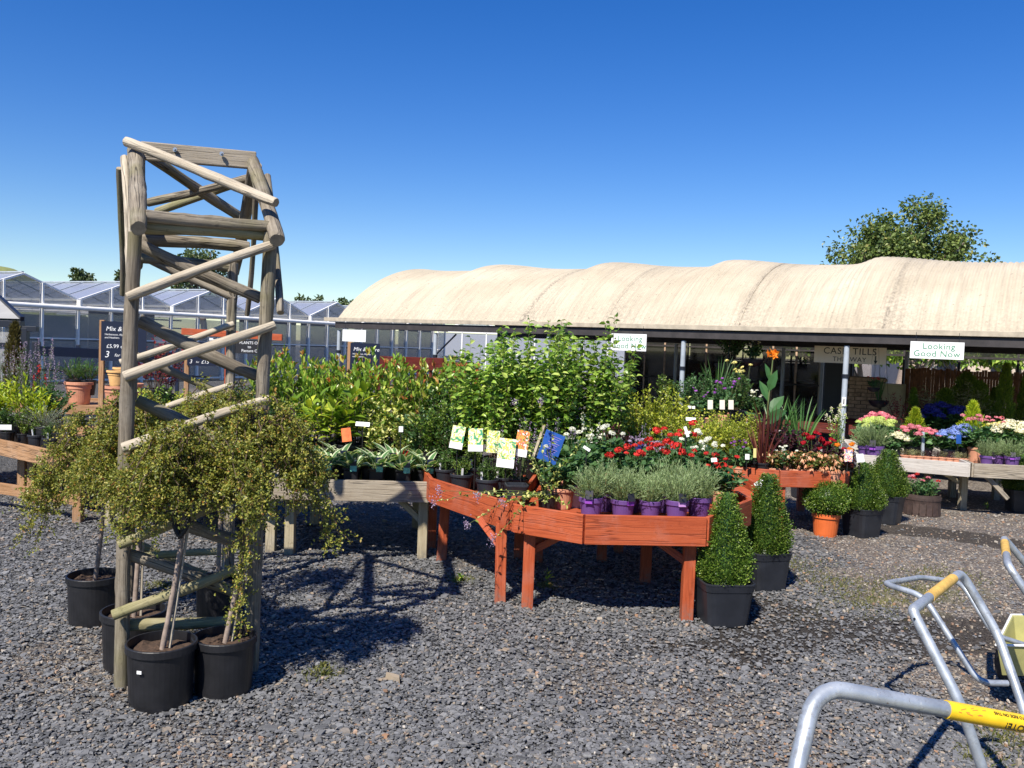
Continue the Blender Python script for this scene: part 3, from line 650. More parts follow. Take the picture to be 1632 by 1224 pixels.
def board_sign(name, label, cx, cy, Yd, w, h, lines, yaw, panel='white_card', lm='lettering_green', v=None, cat='sign', pre=None, post_=None):
    c = dp(cx, cy, Yd); o = thing(name, label, cat, c); q = MB(); box(q, (0, 0, 0), (w, h, .012))
    M = facing(c, yaw); part('panel', q.mesh('panel', panel), o, M)
    for ln in lines:
        body, size, dx, dy = ln[:4]; sh = ln[4] if len(ln) > 4 else 0.0
        text(o, body, size, ln[5] if len(ln) > 5 else lm, M @ Matrix.Translation((dx, dy, .0075)), shear=sh, align='CENTER')
    return o, M
eyaw = math.atan2(eD.y, eD.x)
def hang(cx, cy, w, h, label, lines, vv=-.1, **k):
    u, z = onwall(cx, cy, vv); c = tun(u, vv, z); o = thing('hanging_sign', label, 'sign', c, group=k.get('group'))
    M = Matrix.Translation(c) @ Matrix.Rotation(eyaw, 4, 'Z') @ Matrix.Rotation(rad(90), 4, 'X')
    q = MB(); box(q, (0, 0, 0), (w, h, .01)); part('panel', q.mesh('panel', k.get('panel', 'white_card')), o, M)
    for s in (-1, 1):
        part('cord', tube(MB(), [(s * w * .4, h / 2, 0), (s * w * .4, h / 2 + .12, 0)], .003, 5).mesh('cord', 'dark_frame'), o, M)
    for body, size, dx, dy in lines: text(o, body, size, k.get('lm', 'lettering_green'), M @ Matrix.Translation((dx, dy, .0062)), spacing=k.get('sp', 1.08))
    return o
def wid(x0, x1, y, v): return onwall(x1, y, v)[0] - onwall(x0, y, v)[0]
w1 = wid(1450, 1536, 558, -.12); hang(1493, 558.5, w1, w1 * .35, 'white sign reading Looking Good Now hung above the hydrangea tables', [('Looking', w1 * .175, .02, w1 * .078), ('Good Now', w1 * .175, 0, -w1 * .075)], -.12)
w2 = wid(974, 1030, 545, -.12); hang(1002, 545.5, w2, w2 * .44, 'white sign reading Looking Good Now half covered by tall climbing shrubs', [('Looking', w2 * .2, .02, w2 * .09), ('Good Now', w2 * .2, 0, -w2 * .10)], -.12)
w3 = wid(546, 583, 535, -.12); hang(564.5, 535, w3, w3 * .38, 'blank white sign hung at the shelter corner above the laurels', [], -.12)
w4 = wid(1296, 1411, 565, 1.0); hang(1354, 566, w4, w4 * .245, 'cream sign reading CASH TILLS THIS WAY with a down arrow', [('CASH TILLS', w4 * .135, 0, w4 * .052), ('THIS WAY', w4 * .095, .0, -w4 * .065)], 1.0, panel='cream_card', lm='lettering_black')
sg = bpy.data.objects[[o.name for o in bpy.data.objects if o.name.startswith('hanging_sign')][-1]]
q = MB(); q.add([(-.006, .05, 0), (.006, .05, 0), (.006, -.005, 0), (.022, -.005, 0), (0, -.05, 0), (-.022, -.005, 0), (-.006, -.005, 0)], [np.arange(7)[::-1]])
u_, z_ = onwall(1354, 566, 1.0)
part('arrow', q.mesh('arrow', 'lettering_black'), sg, Matrix.Translation(tun(u_, 1.0, z_)) @ Matrix.Rotation(eyaw, 4, 'Z') @ Matrix.Rotation(rad(90), 4, 'X') @ Matrix.Translation((w4 * .36, -w4 * .06, .0065)) @ Matrix.Scale(1.2, 4))
# price ticket on the post
pt = onwall(1345, 640, -.02); c_ = tun(pt[0], -.02, pt[1]); o = thing('price_ticket', 'small white ticket strapped to the grey shelter post', 'ticket', c_)
q = MB(); box(q, (0, 0, 0), (.05, .12, .006)); part('card', q.mesh('card', 'white_card'), o, facing(c_, eyaw)); q = MB(); box(q, (0, .0, .0035), (.014, .07, .002)); part('print', q.mesh('print', 'black_card'), o, facing(c_, eyaw))

# shop front behind the shelter
UA = onwall(985, 600, TW)[0]; UB = onwall(1300, 600, TW)[0]; UC = onwall(1345, 600, TW)[0]; UD = UB + 8.5
def pan(u, v): return tun(u, v, 0)
shop = thing('shop_building', 'dark glazed shop front behind the shelter with thin pale glazing bars', 'building', tun(UA, TW + .3, 0))
def shopbox(name, u0, u1, v0, v1, z0, z1, mat):
    q = MB(); box(q, ((u0 + u1) / 2, (v0 + v1) / 2, (z0 + z1) / 2), (u1 - u0, v1 - v0, z1 - z0))
    M = Matrix.Translation(E0) @ Matrix((eD, eN, V3((0, 0, 1)))).transposed().to_4x4(); return part(name, q.mesh(name, mat), shop, M)
T1 = TW + .35
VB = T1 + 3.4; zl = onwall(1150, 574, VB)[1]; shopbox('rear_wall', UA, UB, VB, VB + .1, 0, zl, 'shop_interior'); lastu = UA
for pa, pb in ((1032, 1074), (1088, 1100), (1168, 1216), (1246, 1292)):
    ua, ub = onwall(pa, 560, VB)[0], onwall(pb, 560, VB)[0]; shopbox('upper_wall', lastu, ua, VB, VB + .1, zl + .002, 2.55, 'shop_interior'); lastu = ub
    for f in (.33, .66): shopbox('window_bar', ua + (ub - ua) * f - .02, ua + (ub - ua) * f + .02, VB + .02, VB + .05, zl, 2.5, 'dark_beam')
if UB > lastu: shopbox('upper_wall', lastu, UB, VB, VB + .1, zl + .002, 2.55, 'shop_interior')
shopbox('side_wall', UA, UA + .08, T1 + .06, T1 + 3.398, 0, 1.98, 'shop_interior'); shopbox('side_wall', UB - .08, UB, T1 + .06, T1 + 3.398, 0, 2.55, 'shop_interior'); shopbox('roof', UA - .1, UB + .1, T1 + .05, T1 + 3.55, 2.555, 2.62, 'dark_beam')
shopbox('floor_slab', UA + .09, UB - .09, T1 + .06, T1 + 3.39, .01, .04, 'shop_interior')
nbay = 9
for i in range(nbay + 1):
    u = UA + (UB - UA) * i / nbay; shopbox('glazing_bar', u - .018, u + .018, T1 - .02, T1 + .03, .02, 2.5, 'brick_tan' if i % 3 else 'fascia')
for z in (.45, 1.05, 1.75, 2.5): shopbox('rail', UA, UB, T1 - .035, T1 - .022, z, z + .035, 'dark_beam')
for i in range(nbay):
    u0 = UA + (UB - UA) * i / nbay + .02; u1 = UA + (UB - UA) * (i + 1) / nbay - .02
    for z0, z1 in ((.49, 1.05), (1.09, 1.75), (1.79, 2.5)): shopbox('pane', u0, u1, T1 - .004, T1 + .004, z0, z1, 'shop_glass')
for z in (.5, 1.05, 1.5):
    shopbox('shelf', UA + .5, UB - .6, T1 + 2.2, T1 + 2.6, z, z + .03, 'dark_beam')
# door frame and door
shopbox('door_frame', UB + .02, UB + .07, T1 - .05, T1 + .02, .01, 2.2, 'grey_post'); dr = shopbox('door', UB + .1, UB + .52, T1 - .02, T1 + .03, .02, 2.1, 'dark_frame')
# glazed end wall with the trees behind it
ge = thing('glazed_screen', 'open glazing frame above the brown reed screen with trees behind', 'glass screen', tun(UB + 1, T1, 0))
def gebox(name, u0, u1, v0, v1, z0, z1, mat):
    q = MB(); box(q, ((u0 + u1) / 2, (v0 + v1) / 2, (z0 + z1) / 2), (u1 - u0, v1 - v0, z1 - z0))
    M = Matrix.Translation(E0) @ Matrix((eD, eN, V3((0, 0, 1)))).transposed().to_4x4(); return part(name, q.mesh(name, mat), ge, M)
us = np.arange(UB + .6, UD, .95)
for u in us: gebox('glazing_bar', u - .02, u + .02, T1 - .02, T1 + .02, .02, 2.5, 'dark_beam')
for z in (1.72, 2.5): gebox('rail', UB + .55, UD, T1 - .045, T1 - .022, z, z + .045, 'dark_beam')
for u in us[:-1]:
    gebox('pane', u + .022, u + .93, T1 - .004, T1 + .004, 1.77, 2.49, 'shop_glass')
# brick display wall
b0 = onwall(1343, 640, 4.9)[0]; b1 = onwall(1408, 640, 4.9)[0]; bz = onwall(1370, 600, 4.9)[1]
bw = thing('brick_wall', 'low wall of mottled tan bricks beneath the cash tills sign', 'wall', tun(b0, 4.9, 0))
Mt = Matrix.Translation(E0) @ Matrix((eD, eN, V3((0, 0, 1)))).transposed().to_4x4()
q = MB(); box(q, ((b0 + b1) / 2, 5.0, bz / 2), (b1 - b0, .09, bz)); part('mortar_core', q.mesh('mortar_core', 'mortar'), bw, Mt)
bm_ = MB(); box(bm_, (0, 0, 0), (.205, .1, .06)); bme = bm_.mesh('brick', 'brick_tan')
nrow = int(bz / .072); rr_ = random.Random(3)
for r_ in range(nrow):
    z = .036 + r_ * .072
    for c_i in range(int((b1 - b0) / .217) + 1):
        u = b0 + .1 + c_i * .217 + (.108 if r_ % 2 else 0)
        if u > b1 - .05 or z > bz - .02 or z < .45: continue
        part('brick', bme, bw, Mt @ Matrix.Translation((u, 4.96 + rr_.uniform(-.006, .006), z)))
# cabinet beside it
c0 = onwall(1405, 620, 4.6)[0]; c1 = onwall(1440, 620, 4.6)[0]; cz = onwall(1420, 612, 4.6)[1]
cb = thing('display_cabinet', 'cream cupboard standing between the brick wall and the reed screen', 'cabinet', tun(c0, 4.6, 0))
q = MB(); box(q, ((c0 + c1) / 2, 4.8, cz / 2), (c1 - c0 - .03, .4, cz)); part('body', q.mesh('body', 'cabinet'), cb, Mt, .01)
for zz in (.15, .52, .86):
    q = MB(); box(q, ((c0 + c1) / 2, 4.59, zz + .15), (c1 - c0 - .07, .02, .3)); part('drawer', q.mesh('drawer', 'cabinet'), cb, Mt, .005)
# reed screen
s0 = onwall(1443, 620, 5.2)[0]; s1 = UD; sz = onwall(1540, 592, 5.2)[1]
rs = thing('reed_screen', 'brown upright reed screen behind the golden conifers', 'fence', tun(s0, 5.2, 0))
sm_ = MB(); box(sm_, (0, 0, sz / 2), (.042, .02, sz)); sme = sm_.mesh('slat', 'reed')
k = 0; u = s0
while u < s1 and k < 296:
    o = part('slat', sme, rs, Mt @ Matrix.Translation((u, 5.2 + rr_.uniform(-.01, .01), rr_.uniform(-.02, .02) + .02))); u += .0445; k += 1
for zz in (.3, .8, sz - .1):
    q = MB(); box(q, ((s0 + s1) / 2, 5.225, zz), (s1 - s0, .015, .04)); part('rail', q.mesh('rail', 'dark_beam'), rs, Mt)

# ================================================================== GREENHOUSE RANGE
GA = V3((-13.1, 26, 0)); GB = V3((-8.3, 35, 0)); gD = (GB - GA).normalized(); gN = V3((-gD.y, gD.x, 0)); BW = (GB - GA).length / 3
MG = Matrix.Translation(GA) @ Matrix((gD, gN, V3((0, 0, 1)))).transposed().to_4x4()
gh = thing('greenhouse_range', 'row of joined glass gabled greenhouses with white bars and gutter pipe', 'greenhouse', GA)
def gb(name, c, s, mat, p=gh): q = MB(); box(q, c, s); return part(name, q.mesh(name, mat), p, MG)
GV, GR, GPIPE = 2.50, 3.14, 2.26; DEP = 26
for i in range(-3, 6):
    x0, x1 = i * BW, (i + 1) * BW; xm = (x0 + x1) / 2
    for k in range(3):
        xa, xb = x0 + BW * k / 3 + .03, x0 + BW * (k + 1) / 3 - .03
        gb('pane', ((xa + xb) / 2, 0, .72), (xb - xa, .008, .6 * 2 - .1), 'greenhouse_glass'); gb('pane', ((xa + xb) / 2, 0, 1.74), (xb - xa, .008, .76), 'greenhouse_glass')
        za = lambda x: GV + (GR - GV) * (1 - abs(x - xm) / (BW / 2))
        if k == 1:
            q = MB(); q.add([(xa, 0, GPIPE + .1), (xb, 0, GPIPE + .1), (xb, 0, za(xb) - .05), (xm, 0, GR - .06), (xa, 0, za(xa) - .05)], [np.arange(5)]); part('gable_pane', q.mesh('gable_pane', 'greenhouse_glass'), gh, MG)
        else:
            q = MB(); q.add([(xa, 0, GPIPE + .1), (xb, 0, GPIPE + .1), (xb, 0, za(xb) - .05), (xa, 0, za(xa) - .05)], [np.arange(4)]); part('gable_pane', q.mesh('gable_pane', 'greenhouse_glass'), gh, MG)
        gb('glazing_bar', (x0 + BW * k / 3, -.02, (za(x0 + BW * k / 3) if k else GV) / 2), (.055, .13, (za(x0 + BW * k / 3) if k else GV)), 'white_frame')
    for a_, b_ in (((x0, GV), (xm, GR)), ((xm, GR), (x1, GV))):
        A = MG @ V3((a_[0], -.03, a_[1])); B = MG @ V3((b_[0], -.03, b_[1])); beam(gh, 'rafter', A, B, .06, .06, 'white_frame')
        q = MB(); q.add([(a_[0], 0, a_[1] + .02), (a_[0], DEP, a_[1] + .02), (b_[0], DEP, b_[1] + .02), (b_[0], 0, b_[1] + .02)], [np.arange(4)]); part('roof_glass', q.mesh('roof_glass', 'roof_glass'), gh, MG)
        for k in range(1, 24):
            yy = k * 1.05; A = MG @ V3((a_[0], yy, a_[1] + .03)); B = MG @ V3((b_[0], yy, b_[1] + .03)); q = MB(); box(q, (0, 0, 0), ((B - A).length, .03, .03)); part('roof_bar', q.mesh('roof_bar', 'grey_post'), gh, axisM(A, B))
    gb('ridge_cap', (xm, DEP / 2, GR + .05), (.07, DEP, .04), 'grey_post'); gb('valley_gutter', (x0, DEP / 2, GV), (.16, DEP, .06), 'white_frame')
    part('downpipe', tube(MB(), [(x0, -.1, GPIPE), (x0, -.1, GV)], .08, 12).mesh('downpipe', 'white_frame', True), gh, MG)
    gb('base_rail', (xm, -.015, .1), (BW, .04, .06), 'white_frame'); gb('mid_rail', (xm, -.012, 1.34), (BW, .03, .04), 'white_frame')
    if i in (-2, 0, 2, 3, 4, 5): gb('thermal_screen', (xm + (.25 if i == 0 else 0), .5 + .05 * (i % 2), 1.12), (BW * (.72 if i == 0 else .9), .02, 2.2), 'grey_screen')
    else:
        for z in (.8, 1.2, 1.5, 1.8, 2.1): gb('bench_rail', (xm, 1.2 + z, z), (BW * .95, .05, .05), 'grey_screen')
        gb('inner_bench', (xm, 3.0, .7), (BW * .9, 1.4, .08), 'dark_beam')
part('gutter_pipe', tube(MB(), [(-3 * BW, -.14, GPIPE), (6 * BW, -.14, GPIPE)], .07, 14).mesh('gutter_pipe', 'white_frame', True), gh, MG)
gb('glazing_bar', (6 * BW, 0, GV / 2), (.07, .07, GV), 'white_frame'); gb('rear_wall', (1.5 * BW, DEP, 1.2), (9 * BW, .06, 2.4), 'grey_screen')
g2 = thing('small_glasshouse', 'small pale glasshouse beyond the end of the greenhouse range', 'greenhouse', dp(697, 560, 50))
c_ = V3((g2.location.x, 50, 0))
for k in range(10): beam(g2, 'glazing_bar', c_ + V3((k * 1.4, 0, 0)), c_ + V3((k * 1.4, 0, 2.3)), .07, .06, 'white_frame', V3((0, 1, 0)))
for k in range(3):
    e = k * 4.2
    for a_, b_ in (((e, 2.3), (e + 2.1, 3.1)), ((e + 2.1, 3.1), (e + 4.2, 2.3)), ((e, 2.3), (e + 4.2, 2.3))): beam(g2, 'rafter', c_ + V3((a_[0], -.02, a_[1])), c_ + V3((b_[0], -.02, b_[1])), .08, .08, 'white_frame')
    q = MB(); q.add([(e + .05, 0, 2.36), (e + 4.15, 0, 2.36), (e + 2.1, 0, 3.04)], [np.arange(3)]); part('gable_pane', q.mesh('gable_pane', 'roof_glass'), g2, Matrix.Translation(c_))
for k in range(9): q = MB(); box(q, (0, 0, 0), (1.33, .01, 2.2)); part('pane', q.mesh('pane', 'roof_glass'), g2, Matrix.Translation(c_ + V3((k * 1.4 + .7, 0, 1.12))))
q = MB(); box(q, (6.3, 6, 1.1), (12.6, .1, 2.2)); part('rear_wall', q.mesh('rear_wall', 'grey_screen'), g2, Matrix.Translation(c_))

# dark framed porch at the far left
pc = gp(0, 700) * 0 + dp(-20, 545, 15.5); pc.z = 0
porch = thing('glazed_porch', 'black framed glass porch with a sloping grey roof beside greenhouses', 'porch', pc)
def pr_(px, z, Yd=15.5): p = dp(px, 545, Yd); return V3((p.x, Yd, z))
zt_ = dp(30, 517, 15.5).z
for px in (-60, -20, 40, 58): beam(porch, 'post', pr_(px, .01), pr_(px, zt_ - .06 if px < 50 else zt_ - .3), .11, .11, 'dark_frame', V3((0, 1, 0)))
beam(porch, 'head_beam', pr_(-80, zt_), pr_(36, zt_), .14, .12, 'dark_frame'); beam(porch, 'mid_beam', pr_(-80, dp(0, 549, 15.4).z), pr_(36, dp(0, 549, 15.4).z), .08, .07, 'dark_frame')
beam(porch, 'door_head', pr_(36, dp(45, 524, 15.5).z), pr_(60, dp(45, 524, 15.5).z), .1, .09, 'dark_frame')
r0, r1 = pr_(-80, dp(0, 517, 15.5).z + .1), pr_(35, zt_ + .1); q = MB()
ap = dp(-25, 452, 17.5); bp_ = dp(-90, 452, 17.5); q.add([r0[:], r1[:], ap[:], bp_[:]], [np.arange(4)]); q.add([(V3(v) + V3((0, .0, -.05)))[:] for v in (r0, r1, ap, bp_)], [np.arange(4)[::-1]])
part('roof', q.mesh('roof', 'grey_screen'), porch, Matrix.Identity(4)); beam(porch, 'roof_verge', r1, ap, .07, .08, 'dark_frame')
for a_, b_ in ((-60, -20), (-20, 40)):
    A, B = pr_(a_, 0), pr_(b_, 0); q = MB(); box(q, (0, 0, 0), (B.x - A.x - .12, .01, zt_ - .1)); part('pane', q.mesh('pane', 'greenhouse_glass'), porch, Matrix.Translation((A + B) / 2 + V3((0, 0, zt_ / 2 - .03))))
fr = thing('dark_rail_fence', 'dark blue horizontal rail fence running past the greenhouses', 'fence', gp(70, 640))
for py, h_ in ((560, .17), (590, .04)):
    beam(fr, 'rail', dp(61, py - 1, 15.4), dp(330, py + 11, 17.5), .04, h_, 'navy_card' if h_ > .1 else 'dark_frame')
for px in (120, 200, 280): p = dp(px, 560, 16); beam(fr, 'post', V3((p.x, 16.1, 0.01)), V3((p.x, 16.1, 1.35)), .06, .06, 'navy_card', V3((0, 1, 0)))

# red timber barrier, bright one behind, white lid
rb = thing('red_timber_barrier', 'red painted barrier in a shade-darkened colour with thin slots under the shelter corner', 'barrier', gp(650, 640))
A, B = dp(603, 572, 14.5), dp(707, 576, 13.2); beam(rb, 'top_board', A, B, .04, .10, 'shaded_red_board')
A2, B2 = dp(603, 582, 14.5), dp(707, 586, 13.2); beam(rb, 'board', A2, B2, .04, .10, 'shaded_red_board')
for i in range(12):
    p = A.lerp(B, i / 11); beam(rb, 'slat', V3((p.x, p.y + .03, .4)), V3((p.x, p.y + .03, p.z)), .05, .02, 'shaded_red_board', V3((0, 1, 0)))
for p in (A, B): beam(rb, 'post', V3((p.x, p.y + .06, .01)), V3((p.x, p.y + .06, p.z + .05)), .08, .08, 'shaded_red_board', V3((0, 1, 0)))
ob = thing('orange_bench', 'bright orange slatted bench back beside the red barrier', 'bench', gp(730, 640))
for py in (580, 590, 600): beam(ob, 'slat', dp(700, py, 15), dp(765, py + 2, 15), .03, .06, 'orange_board')
for px in (705, 760): p = dp(px, 582, 15.05); beam(ob, 'leg', V3((p.x, 15.06, .01)), V3((p.x, 15.06, p.z)), .06, .06, 'orange_board', V3((0, 1, 0)))
beam(ob, 'seat', dp(700, 615, 14.8), dp(765, 617, 14.8), .35, .03, 'orange_board')
ld = thing('white_chest', 'white lidded chest standing behind the orange bench', 'chest', gp(726, 600))
c_ = dp(728, 571, 17); q = MB(); box(q, (0, 0, 0), (.6, .5, .08)); part('lid', q.mesh('lid', 'white_card'), ld, Matrix.Translation(c_), .02); q = MB(); box(q, (0, 0, 0), (.54, .44, c_.z - .06)); part('body', q.mesh('body', 'white_block'), ld, Matrix.Translation(V3((c_.x, c_.y, (c_.z - .06) / 2))), .02)

# ================================================================== TREES AND HILL
def tree(name, label, base, H, R, zc, seed, n=6000, ls=.11, mat='leaf_tree', spiky=0.0, nb=26, squash=1.0):
    rg = np.random.default_rng(seed); o = thing(name, label, 'tree', base); tr = MB()
    tube(tr, smoothpath([(0, 0, 0), (.03 * H, .01, H * .25), (0, 0, H * .5), (0, .02 * H, H * .72)], 4), np.linspace(H * .035, H * .012, 13), 9)
    ends = []
    for i in range(nb):
        z0 = H * rg.uniform(.28, .7); a = rg.uniform(0, 6.28); el = rg.uniform(.05, 1.0) + (.9 if i < 3 else 0); d = np.array([math.cos(a) * math.cos(el), math.sin(a) * math.cos(el), math.sin(el)])
        e = np.array([0, 0, zc]) + d * np.array([R, R, (H - zc) * squash]) * rg.uniform(.62, .98); s = np.array([0, 0, z0]); m = (s + e) / 2 + np.array([0, 0, -.05 * H])
        tube(tr, smoothpath([s, m, e], 3), np.linspace(H * .011, H * .003, 7), 5); ends += [e, m * .4 + e * .6, e * .85 + s * .15 + rg.normal(0, R * .1, 3)]
    part('trunk', tr.mesh('trunk', 'bark', True), o)
    ends = np.array(ends); k = rg.integers(0, len(ends), n); cl = R * (.13 + .16 * rg.uniform(0, 1, len(ends)))[k]
    d = unit(rg.normal(0, 1, (n, 3))) * (rg.uniform(0, 1, n) ** .45)[:, None]; P = ends[k] + d * cl[:, None] * np.array([1, 1, .75]); D = d + rg.normal(0, .5, (n, 3)) + np.array([0, 0, -.2])
    V, F = leaves(P, D, ls * rg.uniform(.6, 1.2, n), ls * .75, rg, 'r', jit=.8, droop=.2); part('crown', MB().add(V, F).mesh('crown', mat), o); return o
tb = dp(1445, 430, 34); tree('broadleaf_tree', 'large green broadleaf tree rising behind the barrel roof', (tb.x, 34, 0), 8.15, 3.05, 4.6, 3, 12000, .16, nb=30)
tb = dp(126, 440, 60); tree('small_tree', 'small round tree beyond the second greenhouse gable', (tb.x, 60, 0), 6.0, 1.15, 4.3, 5, 1800, .22, 'leaf_tree_far', nb=14)
tb = dp(322, 430, 52); tree('broadleaf_tree', 'leafy tree seen through the top of the log arch', (tb.x, 52, 0), 7.0, 1.9, 4.4, 8, 2600, .24, 'leaf_tree_far', nb=18)
tb = dp(190, 430, 62); tree('small_tree', 'dark shrub peeping past the side of the log arch', (tb.x, 62, 0), 5.9, .7, 4.6, 9, 700, .22, 'leaf_tree_far', nb=8)
for px, h_, lb in ((482, 4.9, 'tiny distant treetop nearest the log arch above the greenhouses'), (510, 5.1, 'middle one of three distant treetops above the greenhouse gables'), (548, 4.9, 'tiny distant treetop beside the end of the barrel roof')):
    tb = dp(px, 480, 70); tree('distant_tree', lb, (tb.x, 70, 0), h_, 1.1, 3.7, int(px), 500, .3, 'leaf_tree_far', nb=8)
for i, (px, Yd, h_, lb) in enumerate(((1310, 25, 3.3, 'garden tree glimpsed beneath the cash tills sign'), (1370, 24, 3.2, 'bright garden tree behind the low brick wall'), (1465, 25, 3.2, 'bushy garden tree showing through the glazing above the reed screen'), (1540, 28, 3.1, 'garden tree in front of the added cream cottage'), (1625, 25, 3.2, 'garden tree behind the reed screen at the yard edge'))):
    tb = dp(px, 560, Yd); tree('garden_tree', lb, (tb.x, Yd, 0), h_, 1.6, 1.6, 40 + i, 2600, .15, 'leaf_climber', nb=16)
hs = thing('reflection_cottage', 'cream cottage with slate roof added to stand in for a reflection in the glazing', 'reflection stand-in', dp(1560, 560, 34)); c_ = V3((hs.location.x, 34, 0))  # added house, stands in for a building mirrored in the glass
q = MB(); box(q, (0, 2, 1.2), (5, 4, 2.4)); part('wall', q.mesh('wall', 'house_wall'), hs, Matrix.Translation(c_))
q = MB(); q.add([(-2.7, -.2, 2.4), (2.7, -.2, 2.4), (2.7, 4.2, 2.4), (-2.7, 4.2, 2.4), (-2.7, 2, 3.4), (2.7, 2, 3.4)], [np.array([[0, 1, 5, 4], [2, 3, 4, 5], [3, 2, 1, 0]]), np.array([[0, 4, 3], [1, 2, 5]])]); part('roof', q.mesh('roof', 'slate_roof'), hs, Matrix.Translation(c_))
for dx in (-1.2, .9): q = MB(); box(q, (dx, -.02, 1.5), (.8, .05, .9)); part('window', q.mesh('window', 'dark_frame'), hs, Matrix.Translation(c_))
# grassy mound beyond the greenhouses
x = np.linspace(-1, 1, 40); y = np.linspace(-1, 1, 24); Xh, Yh = np.meshgrid(x, y); c_ = dp(5, 430, 120)
hz = np.maximum(0, 1 - Xh ** 2 - Yh ** 2) ** .8 * (dp(0, 420, 120).z + .3) * (1 + .08 * (vnoise(Xh, Yh, 6, 3) - .5))
q = MB(); q.add(np.stack([(c_.x - 6 + Xh * 18).ravel(), (120 + Yh * 20).ravel(), (hz - .05).ravel()], 1), [ringfaces(24, 40, False)]); plain('hill_grass', (.20, .22, .07), .9, var=.35, scale=1.2)
single('hill', q.mesh('hill', 'hill_grass', True), kind='structure')

# ================================================================== LOG ARCH
FLp, FRp = V3((-1.749, 3.93, 0)), V3((-1.215, 4.16, 0)); back = V3((-.57, 1.36, 0))
BLp, BRp = FLp + back, FRp + back
arch = thing('rustic_log_arch', 'tall weathered log garden arch with crossed braces and gabled top', 'garden arch', (FLp + FRp + BLp + BRp) / 4)
def lg(A, B, r=.028, mat='weathered_log', **k): return log(arch, 'log', A, B, r, mat, **k)
def on(P, z): return V3((P.x, P.y, z))
lg(on(FLp, .0), dp(216, 372, 3.93), .037, bend=.01); lg(on(FRp, .0), dp(431, 372, 4.16), .037, bend=.012)
lg(on(BLp, .0), on(BLp, 2.12), .036); lg(on(BRp, .0), on(BRp, 2.10), .036)
mL, mR = (FLp + BLp) / 2, (FRp + BRp) / 2
RL = dp(215, 241, mL.y); RR = dp(404, 257, mR.y)
eL, eR = dp(223, 362, 3.80), dp(440, 382, 4.02)
def rafter(A, B, r): return lg(A, B, r, 'weathered_log', bend=.004)
rafter(RL, eL, .042); rafter(RR, eR, .042)
bL, bR = on(BLp, 2.13) + V3((-.06, .16, -.08)), on(BRp, 2.13) + V3((-.06, .16, -.08))
rafter(RL + V3((0, .05, -.01)), bL, .040); rafter(RR + V3((0, .05, -.01)), bR, .040)
xw = (RR - RL).normalized()
rb_ = beam(arch, 'ridge_board', RL - xw * .0 + V3((.04, -.02, -.0)), RR + xw * .02 + V3((0, -.02, -.0)), .035, .095, 'grey_board', bev=.006)
for f in (.33, .72):
    p = RL.lerp(RR, f) + V3((.02, -.05, .015)); q = MB(); lathe(q, [(0, 0), (.012, 0), (.012, .008), (.006, .008), (.006, .02), (0, .02)], 8)
    part('bolt', q.mesh('bolt', 'steel_bolt'), arch, Matrix.Translation(p) @ Matrix.Rotation(rad(90), 4, 'X'))
lg(dp(203, 229, 4.50), dp(438, 320, 4.12), .027, 'pale_log')
# lower cross logs of the front slope
lg(dp(234, 343, 3.93), dp(432, 362, 4.14), .033, 'weathered_log'); lg(dp(232, 360, 3.96), dp(430, 377, 4.17), .036, 'mossy_log'); lg(dp(228, 380, 4.08), dp(396, 396, 4.28), .034, 'weathered_log')
# braces of the rear slope
lg(dp(232, 246, 4.80), dp(392, 350, 5.45), .034); lg(dp(236, 322, 5.20), dp(405, 283, 5.02), .028); lg(dp(250, 338, 5.42), dp(405, 280, 5.10), .026, 'mossy_log')
lg(on(BLp, 2.09), on(BRp, 2.07), .034)
# front face: rising outer braces, falling inner ones
def ff(a, b, r=.026, mat='pale_log', off=-.06):
    Y0 = 3.93 + off; Y1 = 4.16 + off; return lg(dp(a[0], a[1], Y0 + (Y1 - Y0) * (a[0] - 205) / 225), dp(b[0], b[1], Y0 + (Y1 - Y0) * (b[0] - 205) / 225), r, mat)
ff((203, 471), (436, 392)); ff((200, 602), (437, 517), .027); ff((196, 712), (430, 638), .026); ff((190, 868), (415, 780), .026, 'mossy_log'); ff((182, 984), (392, 895), .027, 'mossy_log')
lg(dp(206, 999, 3.99), dp(396, 985, 4.2), .032, 'mossy_log')
for a, b in (((224, 388), (414, 476)), ((222, 512), (410, 597)), ((218, 640), (404, 728)), ((212, 806), (400, 872)), ((206, 884), (398, 952))): ff(a, b, .034, 'weathered_log', .06)
# rear face
def fb(a, b, r=.026, mat='weathered_log', off=0.0):
    return lg(dp(a[0], a[1], 5.29 + off + .2 * (a[0] - 200) / 160), dp(b[0], b[1], 5.29 + off + .2 * (b[0] - 200) / 160), r, mat)
fb((222, 402), (372, 478), .03); fb((192, 577), (372, 517), .024, 'pale_log', -.05); fb((205, 672), (370, 612), .024, 'pale_log', -.05); fb((205, 560), (372, 640), .028, off=.07)
fb((205, 770), (366, 712), .024, off=-.05); fb((205, 890), (362, 878), .026, 'mossy_log', -.05); fb((205, 720), (366, 790), .028, off=.07); fb((200, 860), (362, 930), .03, 'mossy_log', .07)
# knee braces at the ends
lg(dp(200, 253, 4.52), dp(206, 486, 3.98), .022, 'pale_log'); lg(dp(193, 268, 4.70), dp(194, 470, 5.1), .022); lg(dp(428, 279, 4.7), dp(445, 499, 4.16), .020); lg(dp(409, 296, 4.95), dp(393, 502, 5.30), .018)
for nm, P, z in (('tape', FLp, .74),):
    part(nm, tube(MB(), [on(P, z) - arch.location, on(P, z + .045) - arch.location], .044, 14).mesh(nm, 'tape_black'), arch)

